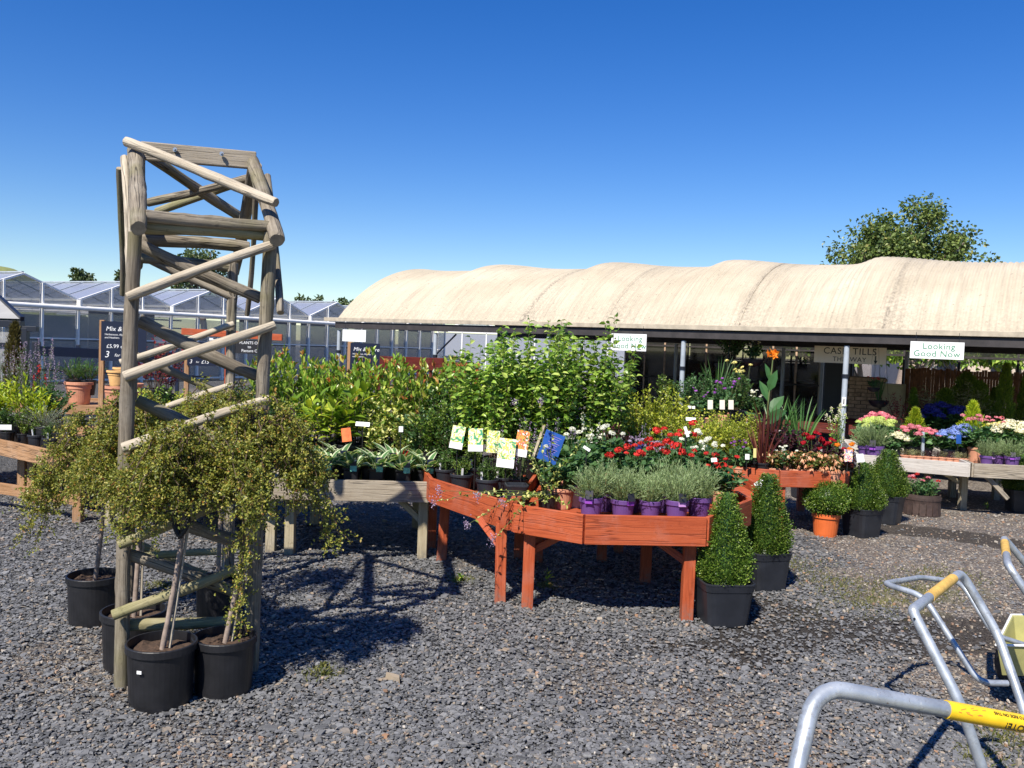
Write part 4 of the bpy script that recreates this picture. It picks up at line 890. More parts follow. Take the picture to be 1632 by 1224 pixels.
# ================================================================== COTONEASTER STANDARDS
def cotoneaster(name, label, base, pr, ph, top, seed, R, rise, drop, dirs=None, nb=34, stake=True, sticker=False, den=1.0, sc=1.0):
    rg = np.random.default_rng(seed); o = thing(name, label, 'potted tree', base, 0, 'weeping standards round the arch')
    part('pot', pot_round(pr, pr * .86, ph, 'black_plastic', rim=.035, lip=.008, n=40), o); part('soil', soil_disc(pr - .016, ph * .86), o)
    top = V3(top) - V3(base); s = V3((0, 0, ph * .8))
    part('trunk', tube(MB(), smoothpath([s, s.lerp(top, .5) + V3((.008, .005, 0)), top], 5), np.linspace(.013, .010, 11), 9, wob=.05, rng=rg).mesh('trunk', 'bark', True), o)
    if stake: part('stake', tube(MB(), [s + V3((.025, .02, 0)), s.lerp(top, .93) + V3((.022, .018, 0))], .007, 7).mesh('stake', 'pale_log'), o)
    if sticker: q = MB(); box(q, (0, 0, 0), (.022, .002, .014)); part('price_sticker', q.mesh('price_sticker', 'white_card'), o, Matrix.Translation(V3(base) + V3((-.035, -pr * .985, ph * .68))) @ Matrix.Rotation(rad(-12), 4, 'Z'))
    ml, ms = MB(), MB(); LP, LD = [], []
    for b in range(nb):
        if dirs is not None and b < len(dirs) * 3: a, rr, dz = dirs[b % len(dirs)]; a += rg.normal(0, .12); rr *= rg.uniform(.8, 1.05); dz = dz + rg.normal(0, .06)
        else: a, rr, dz = rg.uniform(0, 6.28), R * rg.uniform(.45, 1.0), -drop * rg.uniform(.0, 1.0)
        d = np.array([math.cos(a), math.sin(a), 0]); t0 = np.array(top[:]) + np.array([0, 0, -rg.uniform(0, .12)])
        up = rise * rg.uniform(.4, 1.1); p1 = t0 + d * rr * .35 + (0, 0, up); p2 = t0 + d * rr * .8 + (0, 0, up * .55 + dz * .25); p3 = t0 + d * rr * 1.05 + (0, 0, dz)
        path = np.array([v[:] for v in smoothpath([t0, p1, p2, p3], 7)]); path[1:] += rg.normal(0, .008, path[1:].shape)
        tube(ms, path, np.linspace(.0045, .0014, len(path)), 5, False)
        nt = int(31 * den); ts = rg.uniform(.1, 1, nt) ** .8 * (len(path) - 1.001); i = ts.astype(int); f = (ts - i)[:, None]; Q = path[i] * (1 - f) + path[i + 1] * f
        td = unit(rg.normal(0, 1, (nt, 3)) + d * .5 + np.array([0, 0, .1])); tl = rg.uniform(.04, .13, nt)
        for k in range(0, nt):
            sag = np.array([0, 0, -tl[k] * .35]); m_ = 20; s_ = rg.uniform(.05, 1, m_)[:, None]
            LP.append(Q[k] + td[k] * tl[k] * s_ + sag * s_ ** 2 + rg.normal(0, .006, (m_, 3))); LD.append(td[k] * .5 + rg.normal(0, .8, (m_, 3)))
            if k % 3 == 0: tube(ms, [Q[k], Q[k] + td[k] * tl[k] * .5 + sag * .25, Q[k] + td[k] * tl[k] + sag], [.0012, .0009, .0006], 3, False)
    P, D = np.concatenate(LP), np.concatenate(LD); V, F = leaves(P, D, rg.uniform(.009, .017, len(P)), .0105, rg, 'r', jit=.9, droop=.1)
    ml.add(V, F); part('branches', ms.mesh('branches', 'dark_stem'), o); part('foliage', ml.mesh('foliage', 'leaf_cotoneaster'), o); return o
PI = math.pi
cotoneaster('weeping_cotoneaster', 'weeping cotoneaster in the black pot bearing a white sticker', gp(256, 1118), .152, .275, dp(300, 775, 3.86), 1, .35, .32, .08, nb=40, sticker=True)
cotoneaster('weeping_cotoneaster', 'cotoneaster trailing long shoots down the near corner post of the arch', gp(356, 1100), .145, .26, dp(408, 750, 4.02), 2, .33, .34, .10,
            dirs=[(-1.9, .09, -.62), (-1.6, .12, -.5), (0.05, .30, -.05), (.25, .38, -.20), (2.9, .28, -.05)], nb=44)
cotoneaster('weeping_cotoneaster', 'cotoneaster with slender wisps hanging towards the brown plant table', gp(150, 990), .150, .27, dp(167, 755, 4.72), 3, .36, .34, .08,
            dirs=[(PI, .34, -.2), (PI + .3, .36, -.30), (-2.5, .3, -.1)], nb=38, stake=False)
cotoneaster('weeping_cotoneaster', 'cotoneaster whose pot stands half hidden behind the arch front post', gp(212, 1060), .155, .28, dp(222, 740, 4.25), 4, .36, .36, .05, nb=40)
cotoneaster('weeping_cotoneaster', 'cotoneaster in the pot standing inside the log arch', gp(345, 985), .125, .24, dp(352, 700, 5.0), 6, .38, .32, .10, nb=30)
tie = thing('tree_tie', 'black rubber tie hanging from a cotoneaster stem', 'tree tie', dp(292, 830, 3.82)); c_ = tie.location
part('strap', tube(MB(), smoothpath([(-.05, 0, .06), (-.03, -.02, -.02), (.0, -.03, -.06), (.03, -.02, 0), (.0, .02, .05), (-.03, .0, .02), (-.01, 0, -.08)], 5), .011, 7).mesh('strap', 'tape_black'), tie)

# ================================================================== PLANT TABLES
def table(name, label, pts, z, bh, mat, legs, floorz=.08, braces=(), group='plant display tables', legmat=None, leg_w=.072, seams=(), skip=(), legz=None):
    """pts: outline of the rim (first ones along the front); legs: ground points"""
    c = sum((V3((p[0], p[1], 0)) for p in pts), V3((0, 0, 0))) / len(pts)
    o = thing(name, label, 'plant table', c, 0, group); n = len(pts)
    for i in range(n):
        if i in skip: continue
        A, B = V3((pts[i][0], pts[i][1], z - bh / 2)), V3((pts[(i + 1) % n][0], pts[(i + 1) % n][1], z - bh / 2)); d = (B - A).normalized()
        beam(o, 'side_board', A + d * .004, B - d * .004, .028, bh, mat, bev=.003)
    # floor of slats, clipped to the outline
    xs = [p[0] for p in pts]; ys = [p[1] for p in pts]; y = min(ys) + .06
    P2 = [V3((p[0], p[1])) .to_2d() if False else (p[0], p[1]) for p in pts]
    y += .03
    while y < max(ys) - .08:
        lo, hi = -1e9, 1e9
        for yy in (y - .05, y + .05):
            cr = []
            for i in range(n):
                (x0, y0), (x1, y1) = P2[i], P2[(i + 1) % n]
                if (y0 - yy) * (y1 - yy) < 0: cr.append(x0 + (x1 - x0) * (yy - y0) / (y1 - y0))
            if len(cr) < 2: lo, hi = 0, 0
            else: lo, hi = max(lo, min(cr)), min(hi, max(cr))
        if hi - lo > .15: beam(o, 'floor_slat', V3((lo + .02, y, z - floorz - .01)), V3((hi - .02, y, z - floorz - .01)), .09, .018, mat, bev=0)
        y += .105
    for L in legs:
        t = V3((L[0] + (L[2] if len(L) > 2 else 0), L[1] + (L[3] if len(L) > 3 else 0), z - bh + .03 if len(L) < 5 else z - .02)); beam(o, 'leg', V3((L[0], L[1], -.01)), t, leg_w, leg_w, legmat or mat, V3((c.x - L[0], c.y - L[1], 0)).normalized() if False else V3((0, 1, 0)))
    for A, B in braces: beam(o, 'brace', A, B, .045, .045, legmat or mat, V3((0, 1, 0)))
    return o
MZ = .66
mA, mB_, mC, mD = gp(820, 803, MZ), gp(932, 820, MZ), gp(1127, 824, MZ), gp(1196, 795, MZ)
l1, l2, l3 = gp(840, 970), gp(1095, 990), gp(797, 960)
main = table('plant_table', 'orange stained angled table holding lavenders in purple pots', [mA, mB_, mC, mD, (1.62, 7.0), (.25, 7.0)], MZ, .178, 'orange_board',
    [(l1.x, l1.y + .03), (l2.x, l2.y + .03), (1.55, 5.95), (.75, 6.7), (.25, 6.6), (1.0, 6.1)],
    braces=[(V3((l1.x + .02, l1.y + .05, .36)), V3((l1.x + .26, l1.y - .02 + .05, .5))), (V3((l2.x - .02, l2.y + .05, .36)), V3((l2.x - .24, l2.y + .12, .5)))])
wA, wB = gp(688, 762, MZ), gp(814, 801, MZ); l4 = gp(703, 893)
wedge = table('plant_table', 'orange wedge table joining the grey table to the angled one', [wA, wB, (.15, 7.0), (-.75, 7.1)], MZ, .178, 'orange_board',
    [(l3.x, l3.y + .03, -.01, .0), (l4.x, l4.y + .02, .02, .0), (.1, 6.7), (-.6, 6.9)], braces=[(V3((l3.x - .02, l3.y + .05, .36)), V3((l3.x - .16, l3.y + .2, .5)))])
GZ = .605
gA, gB_ = gp(436, 762, GZ), gp(684, 768, GZ); k1, k2 = gp(460, 884), gp(672, 891)
grey = table('plant_table', 'grey weathered timber table carrying variegated hostas and laurels', [gA, gB_, (-.62, 7.85), (-2.0, 7.95)], GZ, .155, 'grey_board',
    [(k1.x, k1.y + .03), (k2.x, k2.y + .03), (-1.7, 7.6), (-.8, 7.6)], legmat='leg_board', braces=[(V3((k1.x + .02, k1.y + .06, .3)), V3((k1.x + .2, k1.y + .06, .47))), (V3((k2.x - .02, k2.y + .06, .28)), V3((k2.x - .22, k2.y + .06, .47)))])
k3 = gp(432, 880); bB0, bB1 = gp(0, 694, .575), gp(131, 727, .575)
dirn = (V3((k3.x, k3.y, 0)) - V3((bB0.x, bB0.y, 0))).normalized(); nrm = V3((-dirn.y, dirn.x, 0)).normalized() * 1.25
mid = V3((bB1.x, bB1.y, 0))
st0 = V3((bB0.x, bB0.y, 0)) - dirn * 1.3
table('plant_table', 'weathered table behind the arch with a leg under the cotoneaster', [mid + dirn * .03, V3((gA.x - .04, gA.y + .0, 0)), V3((-2.05, 7.95, 0)), mid + nrm + dirn * .05], .59, .15, 'grey_board',
    [(k3.x - .01, k3.y + .03), (mid.x + .2, mid.y + .05), (-2.3, 7.6), (mid.x + nrm.x + .2, mid.y + nrm.y - .1)], legmat='leg_board', braces=[(V3((k3.x - .03, k3.y + .06, .28)), V3((k3.x - .22, k3.y + .16, .46)))])
bl1, bl2 = gp(33, 794), gp(48, 797)
bt = table('plant_table', 'brown timber table with a lower rail and yellow leaved shrubs', [st0, mid, mid + nrm, st0 + nrm], .575, .15, 'brown_board',
    [(bl1.x, bl1.y + .03), (bl2.x + .01, bl2.y + .02), (mid.x - .05, mid.y + .05), (st0.x + nrm.x, st0.y + nrm.y - .1), (mid.x + nrm.x - .1, mid.y + nrm.y - .1)],
    braces=[(V3((bl2.x + .03, bl2.y + .05, .27)), V3((bl2.x + .22, bl2.y - .06, .44)))])
ra, rb2 = gp(-40, 778, .17), gp(128, 798, .14); beam(bt, 'lower_rail', V3((ra.x, ra.y + .05, .19)), V3((mid.x - .02, mid.y + .05, .19)), .03, .1, 'brown_board')
SZ = .60
sA, sB, sC = gp(1158, 742, SZ), gp(1243, 750, SZ), gp(1352, 752, SZ)
second = table('plant_table', 'smaller orange table of dark dahlias and peach begonias', [sA, sB, sC, (sC.x + .12, 9.4), (sA.x + .1, 9.5)], SZ, .15, 'orange_board',
    [(sB.x + .03, sB.y + .05), (sC.x - .12, sC.y + .1), (sA.x + .2, 9.2), (sC.x, 9.2)], floorz=.11)
RZ = .575
rA, rB, rC = gp(1368, 724, RZ), gp(1545, 738, RZ), gp(1700, 745, RZ); rl = gp(1535, 813)
rt = table('plant_table', 'long pale timber table of hydrangeas at the shelter edge', [rA, rB, (rB.x + .35, rB.y + 1.5), (rA.x + .5, rA.y + 1.75)], RZ, .15, 'pale_board',
    [(rl.x, rl.y + .03), (rA.x + .2, rA.y + .1), (rB.x + .2, rB.y + 1.3), (rA.x + .6, rA.y + 1.5)], legmat='leg_board', braces=[(V3((rl.x - .03, rl.y + .06, .3)), V3((rl.x - .3, rl.y + .1, .45)))])
table('plant_table', 'darker grey table continuing from the pale one under golden hydrangeas', [V3((rB.x + .04, rB.y - .01, 0)), rC, (rC.x + .3, rC.y + 1.5), (rB.x + .4, rB.y + 1.5)], RZ, .15, 'grey_board',
    [(rC.x - .2, rC.y + .1), (rB.x + .5, rB.y + 1.3), (rC.x, rC.y + 1.3)], braces=[(V3((rC.x - .55, rC.y + .1, .2)), V3((rC.x - .8, rC.y + .12, .45)))])
rr0 = [at(1432, 11.8, 0), at(1660, 11.8, 0), at(1660, 13.3, 0), at(1432, 13.3, 0)]
table('plant_table', 'shaded rear table of cypresses and deep blue hydrangeas', rr0, .58, .12, 'grey_board', [(p.x, p.y) for p in rr0])
# table module showing between the cone box plants
cp = gp(1196, 800, MZ)
table('plant_table', 'orange table corner glimpsed between the two near box cones', [(1.74, 6.12), (1.98, 6.32), (2.0, 7.3), (1.72, 7.3)], .62, .16, 'orange_board', [(1.92, 6.5), (1.8, 7.2)])
# rear table under the shelter with dim plants, and one at the far left
rear = [tun(6.0, .5, 0), tun(9.3, .5, 0), tun(9.3, 1.9, 0), tun(6.0, 1.9, 0)]
table('plant_table', 'shaded table under the shelter with purple flowers and tags', rear, .72, .14, 'shaded_red_board', [(p.x, p.y) for p in rear], floorz=.05)
bk = [(-6.8, 10.6), (-4.4, 10.9), (-4.6, 12), (-7.2, 11.8)]
table('plant_table', 'rear staging that carries the terracotta planters', bk, .7, .12, 'brown_board', bk, floorz=.03)

# ================================================================== PLANT KITS
def R_(s): return np.random.default_rng(s)
def card(w, h, th=.0015):
    q = MB(); box(q, (0, 0, 0), (w, th, h)); return q
def cardmesh(name, x, y, z, w, h, mat, tilt=-.25, yaw=0.0):
    q = MB(); M = Matrix.Translation((x, y, z)) @ Matrix.Rotation(yaw, 4, 'Z') @ Matrix.Rotation(tilt, 4, 'X'); box(q, (0, 0, 0), (w, .0016, h), M); return q.mesh(name, mat)
# lavender
for v in range(3):
    rg = R_(100 + v); ml, ms, _ = curves_leaves(rg, 120, .235, .145, 22, .030, .0052, up=.72, base_r=.045, hvar=.5, tmin=.12, z0=.1, dome=.35, droop=.05, jit=1, stem_r=.0012, sn=3)
    kit('lavender%d' % v, ('pot', pot_round(.078, .058, .125, 'purple_plastic', rim=.03), None), ('soil', soil_disc(.07, .11), None), ('foliage', ml, 'leaf_lavender'), ('stems', ms, 'green_stem'),
        ('plant_tag', cardmesh('plant_tag', .03 * (v - 1), -.082, .15, .05, .055, 'black_card', -.3, .3 * (v - 1)), None), ('tag_foot', cardmesh('tag_foot', .03 * (v - 1), -.079, .108, .05, .026, 'lilac_card' if v == 2 else 'violet_card', -.12, .3 * (v - 1)), None))
# small dark box or hebe in round pots
for v in range(2):
    rg = R_(110 + v); ml, ms, _ = curves_leaves(rg, 42, .16, .075, 22, .017, .009, up=.45, base_r=.03, hvar=.4, tmin=.15, z0=.1, droop=.1, jit=.9)
    kit('young_hebe%d' % v, ('pot', pot_round(.075, .056, .12, 'charcoal_plastic', rim=.02), None), ('soil', soil_disc(.068, .105), None), ('foliage', ml, 'leaf_box' if v else 'leaf_dark'), ('stems', ms, 'green_stem'),
        ('plant_label', cardmesh('plant_label', -.02 + .03 * v, -.055, .14, .013, .06, 'white_card', .25, .2), None))
kit('square_pot', ('pot', pot_square(.068, .05, .13, 'charcoal_plastic', rim=.03), None), ('soil', soil_disc(.055, .105, 6), None))
# hosta
HL = [oneleaf('leaf', .15, .066, ['leaf_hosta_edge', 'leaf_hosta_green'], .62, .35), oneleaf('leaf', .13, .055, ['leaf_hosta_edge', 'leaf_hosta_green'], .55, .25)]
for v in range(2):
    rg = R_(120 + v); ps = []; mstem = MB()
    for i in range(17):
        a = i * 2.4; el = rg.uniform(.2, 1.15); D = np.array([math.cos(a) * math.cos(el), math.sin(a) * math.cos(el), math.sin(el)]); b = np.array([math.cos(a) * .012, math.sin(a) * .012, .1]); P = b + D * .05
        tube(mstem, [b, P], .0025, 4, False); ps.append(('leaf', HL[i % 2], None, leafM(P, D, rg.normal(0, .3)) @ Matrix.Scale(rg.uniform(.75, 1.1), 4)))
    kit('hosta%d' % v, ('pot', pot_square(.062, .048, .115, 'black_plastic', rim=.02), None), ('soil', soil_disc(.052, .09, 6), None), ('stems', mstem, 'green_stem'), *ps,
        ('plant_tag', cardmesh('plant_tag', .02, -.066, .165, .046, .062, 'navy_card' if v else 'black_card', -.12), None), ('tag_foot', cardmesh('tag_foot', .02, -.0635, .115, .046, .042, 'teal_card', -.05), None), ('price_sticker', cardmesh('price_sticker', .03, -.0695, .172, .018, .012, 'white_card', -.12), None))
# spotted laurel with broad leaves
AL = oneleaf('leaf', .13, .05, ['leaf_aucuba'], None, .3)
for v in range(2):
    rg = R_(140 + v); ps = []; ms = MB()
    for k in range(8):
        th = rg.uniform(0, 6.28); r = .14 * math.sqrt(rg.uniform(.1, 1)); T = np.array([math.cos(th) * r, math.sin(th) * r, .16 + rg.uniform(.22, .40)]); B = np.array([math.cos(th) * .02, math.sin(th) * .02, .15]); tube(ms, [B, (B + T) / 2 + [0, 0, .02], T], [.004, .003, .002], 5, False)
        for i in range(9):
            t = .35 + .65 * i / 8; a = i * 2.4 + k; up_ = .25 + .6 * (i / 8) ** 2; ps.append(('leaf', AL, None, leafM(B + (T - B) * t, (math.cos(a) * (1 - up_ * .5), math.sin(a) * (1 - up_ * .5), up_), rg.normal(0, .2)) @ Matrix.Scale(rg.uniform(.7, 1.1), 4)))
    kit('aucuba%d' % v, ('pot', pot_round(.11, .085, .2, 'black_plastic'), None), ('soil', soil_disc(.1, .17), None), ('stems', ms, 'dark_stem'), *ps)
# broad evergreen shrubs
def shrub(nm, seed, ns, H, Rr, nodes, L, Wd, mat, potr=.11, poth=.2, pm='black_plastic', lk='o', tips=None, square=False, **k):
    rg = R_(seed); ml, ms, T = curves_leaves(rg, ns, H, Rr, nodes, L, Wd, z0=poth * .8, lk=lk, **k)
    pts = [('pot', (pot_square if square else pot_round)(potr, potr * .75, poth, pm), None), ('soil', soil_disc(potr * .9, poth * .85, 6 if square else 0), None), ('foliage', ml, mat), ('stems', ms, 'dark_stem')]
    if tips:
        mt = MB(); k_ = tips; idx = rg.choice(len(T), min(k_, len(T)), False)
        for i in idx:
            m_ = 6; D = rg.normal(0, .45, (m_, 3)) + [0, 0, 1]; V, F = leaves(np.repeat(T[i][None], m_, 0), D, L * .6, Wd * .55, rg, 'o', jit=1, fold=.2); mt.add(V, F)
        pts.append(('shoot_tips', mt, 'leaf_tip'))
    kit(nm, *pts)
for v in range(3): shrub('laurel%d' % v, 130 + v, 26, .72, .20, 16, .072, .030, 'leaf_laurel', up=.68, hvar=.35, dome=.15, tmin=.2, tips=7, base_r=.05, jit=.6)
for v in range(2): shrub('euonymus%d' % v, 145 + v, 32, .40, .18, 16, .046, .026, 'leaf_variegated', up=.45, hvar=.4, tmin=.2)
for v in range(2): shrub('choisya%d' % v, 150 + v, 40, .50, .18, 26, .038, .021, 'leaf_dark' if v else 'leaf_box', up=.4, hvar=.4, tmin=.15)
for v in range(3): shrub('tall_climber%d' % v, 155 + v, 36, 1.16, .26, 34, .070, .043, 'leaf_climber', potr=.12, poth=.22, up=.15, hvar=.36, dome=.26, tmin=.12, jit=.8, droop=.35, base_r=.06, arc=.2)
for v in range(3): shrub('golden_shrub%d' % v, 160 + v, 62, .50, .24, 26, .033, .021, 'leaf_gold', up=.5, hvar=.4, tmin=.2, lk='r')
for v in range(2): shrub('lime_laurel%d' % v, 165 + v, 22, .42, .19, 12, .058, .026, 'leaf_lime', up=.6, hvar=.4, tmin=.25)
for v in range(2): shrub('green_bush%d' % v, 168 + v, 40, .42, .2, 22, .036, .022, 'leaf_geranium', up=.5, hvar=.4, tmin=.2, lk='r')
shrub('grey_juniper', 171, 60, .26, .26, 22, .022, .006, 'leaf_grey', up=.75, hvar=.4, tmin=.15, lk='r', dome=.4)
shrub('grassy_lily', 172, 50, .30, .22, 10, .06, .010, 'leaf_strap', up=.8, hvar=.3, tmin=.2, lk='r')
shrub('maple', 173, 24, .6, .25, 14, .04, .022, 'leaf_maple', up=.4, hvar=.4, tmin=.3, lk='r')
shrub('pale_bamboo', 174, 18, .62, .26, 12, .075, .014, 'leaf_pale', up=.1, hvar=.25, tmin=.4, droop=.6, lk='o')
shrub('dark_coleus', 175, 20, .32, .18, 14, .045, .028, 'leaf_purple', up=.35, hvar=.3, tmin=.2)
# geraniums: round leaves, flower heads on stalks
def geranium(nm, seed, petal, nfl=9, dark='leaf_geranium', H=.24, Rr=.17, head=.032, n=42, ps=.019, potm='terracotta'):
    rg = R_(seed); ml, ms, T = curves_leaves(rg, n, H, Rr, 7, .044, .048, up=.35, base_r=.03, lk='c', z0=.1, tmin=.35, jit=.45); mf = MB()
    blossom(mf, (0, 0, 0), head, 40, ps, rg); hm = mf.mesh('flower_head', petal); heads = []
    for i in range(nfl):
        a, r = rg.uniform(0, 6.28), Rr * rg.uniform(.1, .95); c = np.array([math.cos(a) * r, math.sin(a) * r, .1 + H * rg.uniform(.9, 1.25)]); tube(ms, [(c[0] * .4, c[1] * .4, .12), c], .0018, 4, False)
        heads.append(('flower_head', hm, None, Matrix.Translation(c) @ Matrix.Rotation(i * 1.3, 4, 'Z') @ Matrix.Rotation(rg.normal(0, .3), 4, 'X') @ Matrix.Scale(rg.uniform(.65, 1.15), 4)))
    kit(nm, ('pot', pot_round(.08, .06, .13, potm), None), ('soil', soil_disc(.07, .11), None), ('foliage', ml, dark), ('stems', ms, 'green_stem'), *heads)
for v in range(3): geranium('geranium_red%d' % v, 180 + v, 'petal_red', 8, head=.028)
geranium('geranium_white', 184, 'petal_white', 9, head=.022, ps=.013); geranium('geranium_green', 185, 'petal_white', 1, head=.015, ps=.01)
geranium('ageratum', 186, 'petal_lilac', 16, head=.022, ps=.01); geranium('primula_deep', 187, 'petal_deepblue', 12, head=.025, ps=.012)
geranium('geranium_pink', 188, 'petal_pink', 8, head=.024, ps=.014); geranium('purple_bloom', 189, 'petal_purple', 8, head=.02, ps=.014, H=.3)
geranium('yellow_bloom', 190, 'petal_yellow', 12, head=.022, ps=.016, H=.5, Rr=.2)
geranium('dahlia', 191, 'petal_crimson', 11, 'leaf_purple', H=.28, Rr=.17, head=.03, ps=.024, potm='black_plastic'); geranium('dahlia_orange', 192, 'petal_orange', 4, 'leaf_purple', H=.26, Rr=.13, head=.034, ps=.026, potm='black_plastic')
# hydrangeas
def hydrangea(nm, seed, petal, nh=9, head=.065, H=.27, Rr=.19, lm='leaf_geranium'):
    rg = R_(seed); ml, ms, T = curves_leaves(rg, 26, H * .9, Rr * 1.1, 6, .095, .062, up=.3, base_r=.04, lk='o', z0=.1, tmin=.3, jit=.35, droop=.3); mf = MB(); blossom(mf, (0, 0, 0), head, 130, .021, rg, .62); hm = mf.mesh('flower_head', petal); heads = []
    for i in range(nh):
        a = i * 2.4; r = Rr * math.sqrt((i + .3) / nh) * .95; c = np.array([math.cos(a) * r, math.sin(a) * r, .1 + H * (1.02 - .35 * (r / Rr) ** 2)]); tube(ms, [(c[0] * .3, c[1] * .3, .12), c], .003, 4, False)
        heads.append(('flower_head', hm, None, Matrix.Translation(c) @ Matrix.Rotation(i * 1.7, 4, 'Z') @ Matrix.Scale(rg.uniform(.75, 1.12), 4)))
    kit(nm, ('pot', pot_round(.10, .075, .15, 'charcoal_plastic'), None), ('soil', soil_disc(.09, .13), None), ('foliage', ml, lm), ('stems', ms, 'green_stem'), *heads)
hydrangea('hydrangea_pink', 200, 'petal_pink', 10, .05); hydrangea('hydrangea_blue', 201, 'petal_blue'); hydrangea('hydrangea_deep', 202, 'petal_deepblue'); hydrangea('hydrangea_yellow', 203, 'petal_cream', 9, .07); hydrangea('hydrangea_lime', 204, 'petal_limegreen', 7, .055); hydrangea('hydrangea_gold', 205, 'petal_yellow', 9, .065)
# conifers
def conifer(nm, seed, H, Rr, mat, n=3200, L=.05, potr=.1, poth=.16, pw=1.0):
    rg = R_(seed); t = rg.uniform(0, 1, n) ** .8; r = Rr * (1 - t) ** pw * rg.uniform(.45, 1.05, n) * (1 + .15 * np.sin(t * 23)); a = rg.uniform(0, 6.28, n)
    P = np.stack([np.cos(a) * r, np.sin(a) * r, poth + t * H], 1); D = np.stack([np.cos(a) * .5, np.sin(a) * .5, np.ones(n)], 1) + rg.normal(0, .25, (n, 3))
    V, F = leaves(P, D, L * rg.uniform(.5, 1.2, n), L * .2, rg, 'r', jit=1.2); ms = tube(MB(), [(0, 0, poth * .7), (0, 0, poth + H * .85)], [.012, .004], 6)
    kit(nm, ('pot', pot_round(potr, potr * .75, poth, 'black_plastic'), None), ('soil', soil_disc(potr * .9, poth * .85), None), ('trunk', ms, 'bark'), ('foliage', MB().add(V, F), mat))
conifer('gold_conifer', 210, .34, .16, 'leaf_lime', 2200, .06); conifer('green_cypress', 211, .85, .16, 'leaf_cypress', 3600, .06, pw=.7); conifer('wide_cypress', 212, .62, .28, 'leaf_cypress', 3600, .07, pw=.6); conifer('brown_conifer', 213, .8, .13, 'leaf_brown_conifer', 3000, .05, pw=.6)
# clipped box
def clipped(nm, seed, H, Rr, potr, poth, pm, shape, n=13000, square=True):
    rg = R_(seed); u = rg.uniform(0, 1, n); a = rg.uniform(0, 6.28, n)
    if shape == 'cone':
        t = 1 - np.sqrt(1 - u * .985); prof = lambda t: Rr * np.clip(1.01 - t, 0, 1) ** .78 * np.clip(.84 + t * 1.6, 0, 1.06)
        lump = 1 + .07 * np.sin(3 * a + 7 * t + seed) + .05 * np.sin(5 * a - 13 * t + seed); r = prof(t) * lump * rg.normal(.97, .075, n) + .012 * rg.normal(0, 1, n); P = np.stack([np.cos(a) * r, np.sin(a) * r, poth * .97 + t * H], 1)
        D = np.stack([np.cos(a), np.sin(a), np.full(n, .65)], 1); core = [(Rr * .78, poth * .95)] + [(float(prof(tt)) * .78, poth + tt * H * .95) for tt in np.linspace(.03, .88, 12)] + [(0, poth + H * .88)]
    else:
        z = rg.uniform(-.8, 1, n); rr = np.sqrt(1 - z * z); k = Rr * (1 + .06 * np.sin(3 * a + 4 * z)) * rg.normal(.96, .06, n); P = np.stack([np.cos(a) * rr * k, np.sin(a) * rr * k, poth + Rr * .72 + z * k * .85], 1)
        D = np.stack([np.cos(a) * rr, np.sin(a) * rr, z + .2], 1); core = [(math.sqrt(max(0, 1 - zz * zz)) * Rr * .8, poth + Rr * .72 + zz * Rr * .7) for zz in np.linspace(-.95, 1, 12)]
    D = D + rg.normal(0, .55, (n, 3)); V, F = leaves(P, D, rg.uniform(.010, .019, n), .0095, rg, 'r', jit=1)
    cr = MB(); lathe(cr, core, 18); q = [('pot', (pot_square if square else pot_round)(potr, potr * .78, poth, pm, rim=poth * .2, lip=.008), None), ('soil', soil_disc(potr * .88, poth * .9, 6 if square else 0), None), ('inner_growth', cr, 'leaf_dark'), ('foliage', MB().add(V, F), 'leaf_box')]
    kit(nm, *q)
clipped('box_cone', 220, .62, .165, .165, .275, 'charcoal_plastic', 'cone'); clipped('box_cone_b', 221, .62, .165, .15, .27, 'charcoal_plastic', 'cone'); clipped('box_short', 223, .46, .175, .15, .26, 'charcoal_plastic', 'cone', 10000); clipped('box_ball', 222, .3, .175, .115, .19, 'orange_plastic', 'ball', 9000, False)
# strap leaves
def strappy(nm, seed, n, H, sp, w, mat, arch_=.3, pot='black_plastic', pr=.08, phh=.14):
    rg = R_(seed); q = MB()
    for i in range(n):
        a = rg.uniform(0, 6.28); r = sp * math.sqrt(rg.uniform(0, 1)); h = H * rg.uniform(.6, 1.05); strap(q, (math.cos(a) * .02, math.sin(a) * .02, phh * .8), (math.cos(a) * r, math.sin(a) * r, phh + h), w * rg.uniform(.7, 1.1), rg, arch=arch_)
    kit(nm, ('pot', pot_round(pr, pr * .75, phh, pot), None), ('soil', soil_disc(pr * .9, phh * .85), None), ('foliage', q, mat))
strappy('phormium', 230, 16, .52, .26, .022, 'leaf_bronze_strap', .1, phh=.17, pr=.075); strappy('iris', 231, 34, .62, .30, .020, 'leaf_strap', .25); strappy('blade_lily', 232, 26, .4, .2, .012, 'leaf_strap', .3)
# canna
rg = R_(233); cl_ = []; ml, ms, mf = MB(), MB(), MB(); tube(ms, smoothpath([(0, 0, .15), (.02, 0, .7), (.05, 0, 1.22)], 6), np.linspace(.013, .007, 13), 8)
for (z, a, el, L, w) in ((.42, 2.9, .75, .34, .15), (.60, .1, .9, .30, .14), (.52, -1.2, .5, .34, .14), (.75, 2.2, 1.1, .27, .11), (.86, -.9, 1.2, .26, .10), (.98, 3.0, 1.35, .2, .08)):
    q = MB(); V, F = leaves(np.array([[.02, 0, z]]), np.array([[math.cos(a) * math.cos(el), math.sin(a) * math.cos(el), math.sin(el)]]), L, w * 1.15, rg, 'o', jit=.1, droop=.12, fold=.1, Nn=np.array([[math.cos(a) * -.5, -1.0, .6]])); q.add(V, F); cl_.append(('leaf', q, 'leaf_canna'))
for i in range(7): daisy(mf, (.05 + rg.normal(0, .02), rg.normal(0, .02), 1.25 + rg.normal(0, .03)), rg.normal(0, .6, 3) + [0, -.5, .6], .055, 5, rg, w=.3)
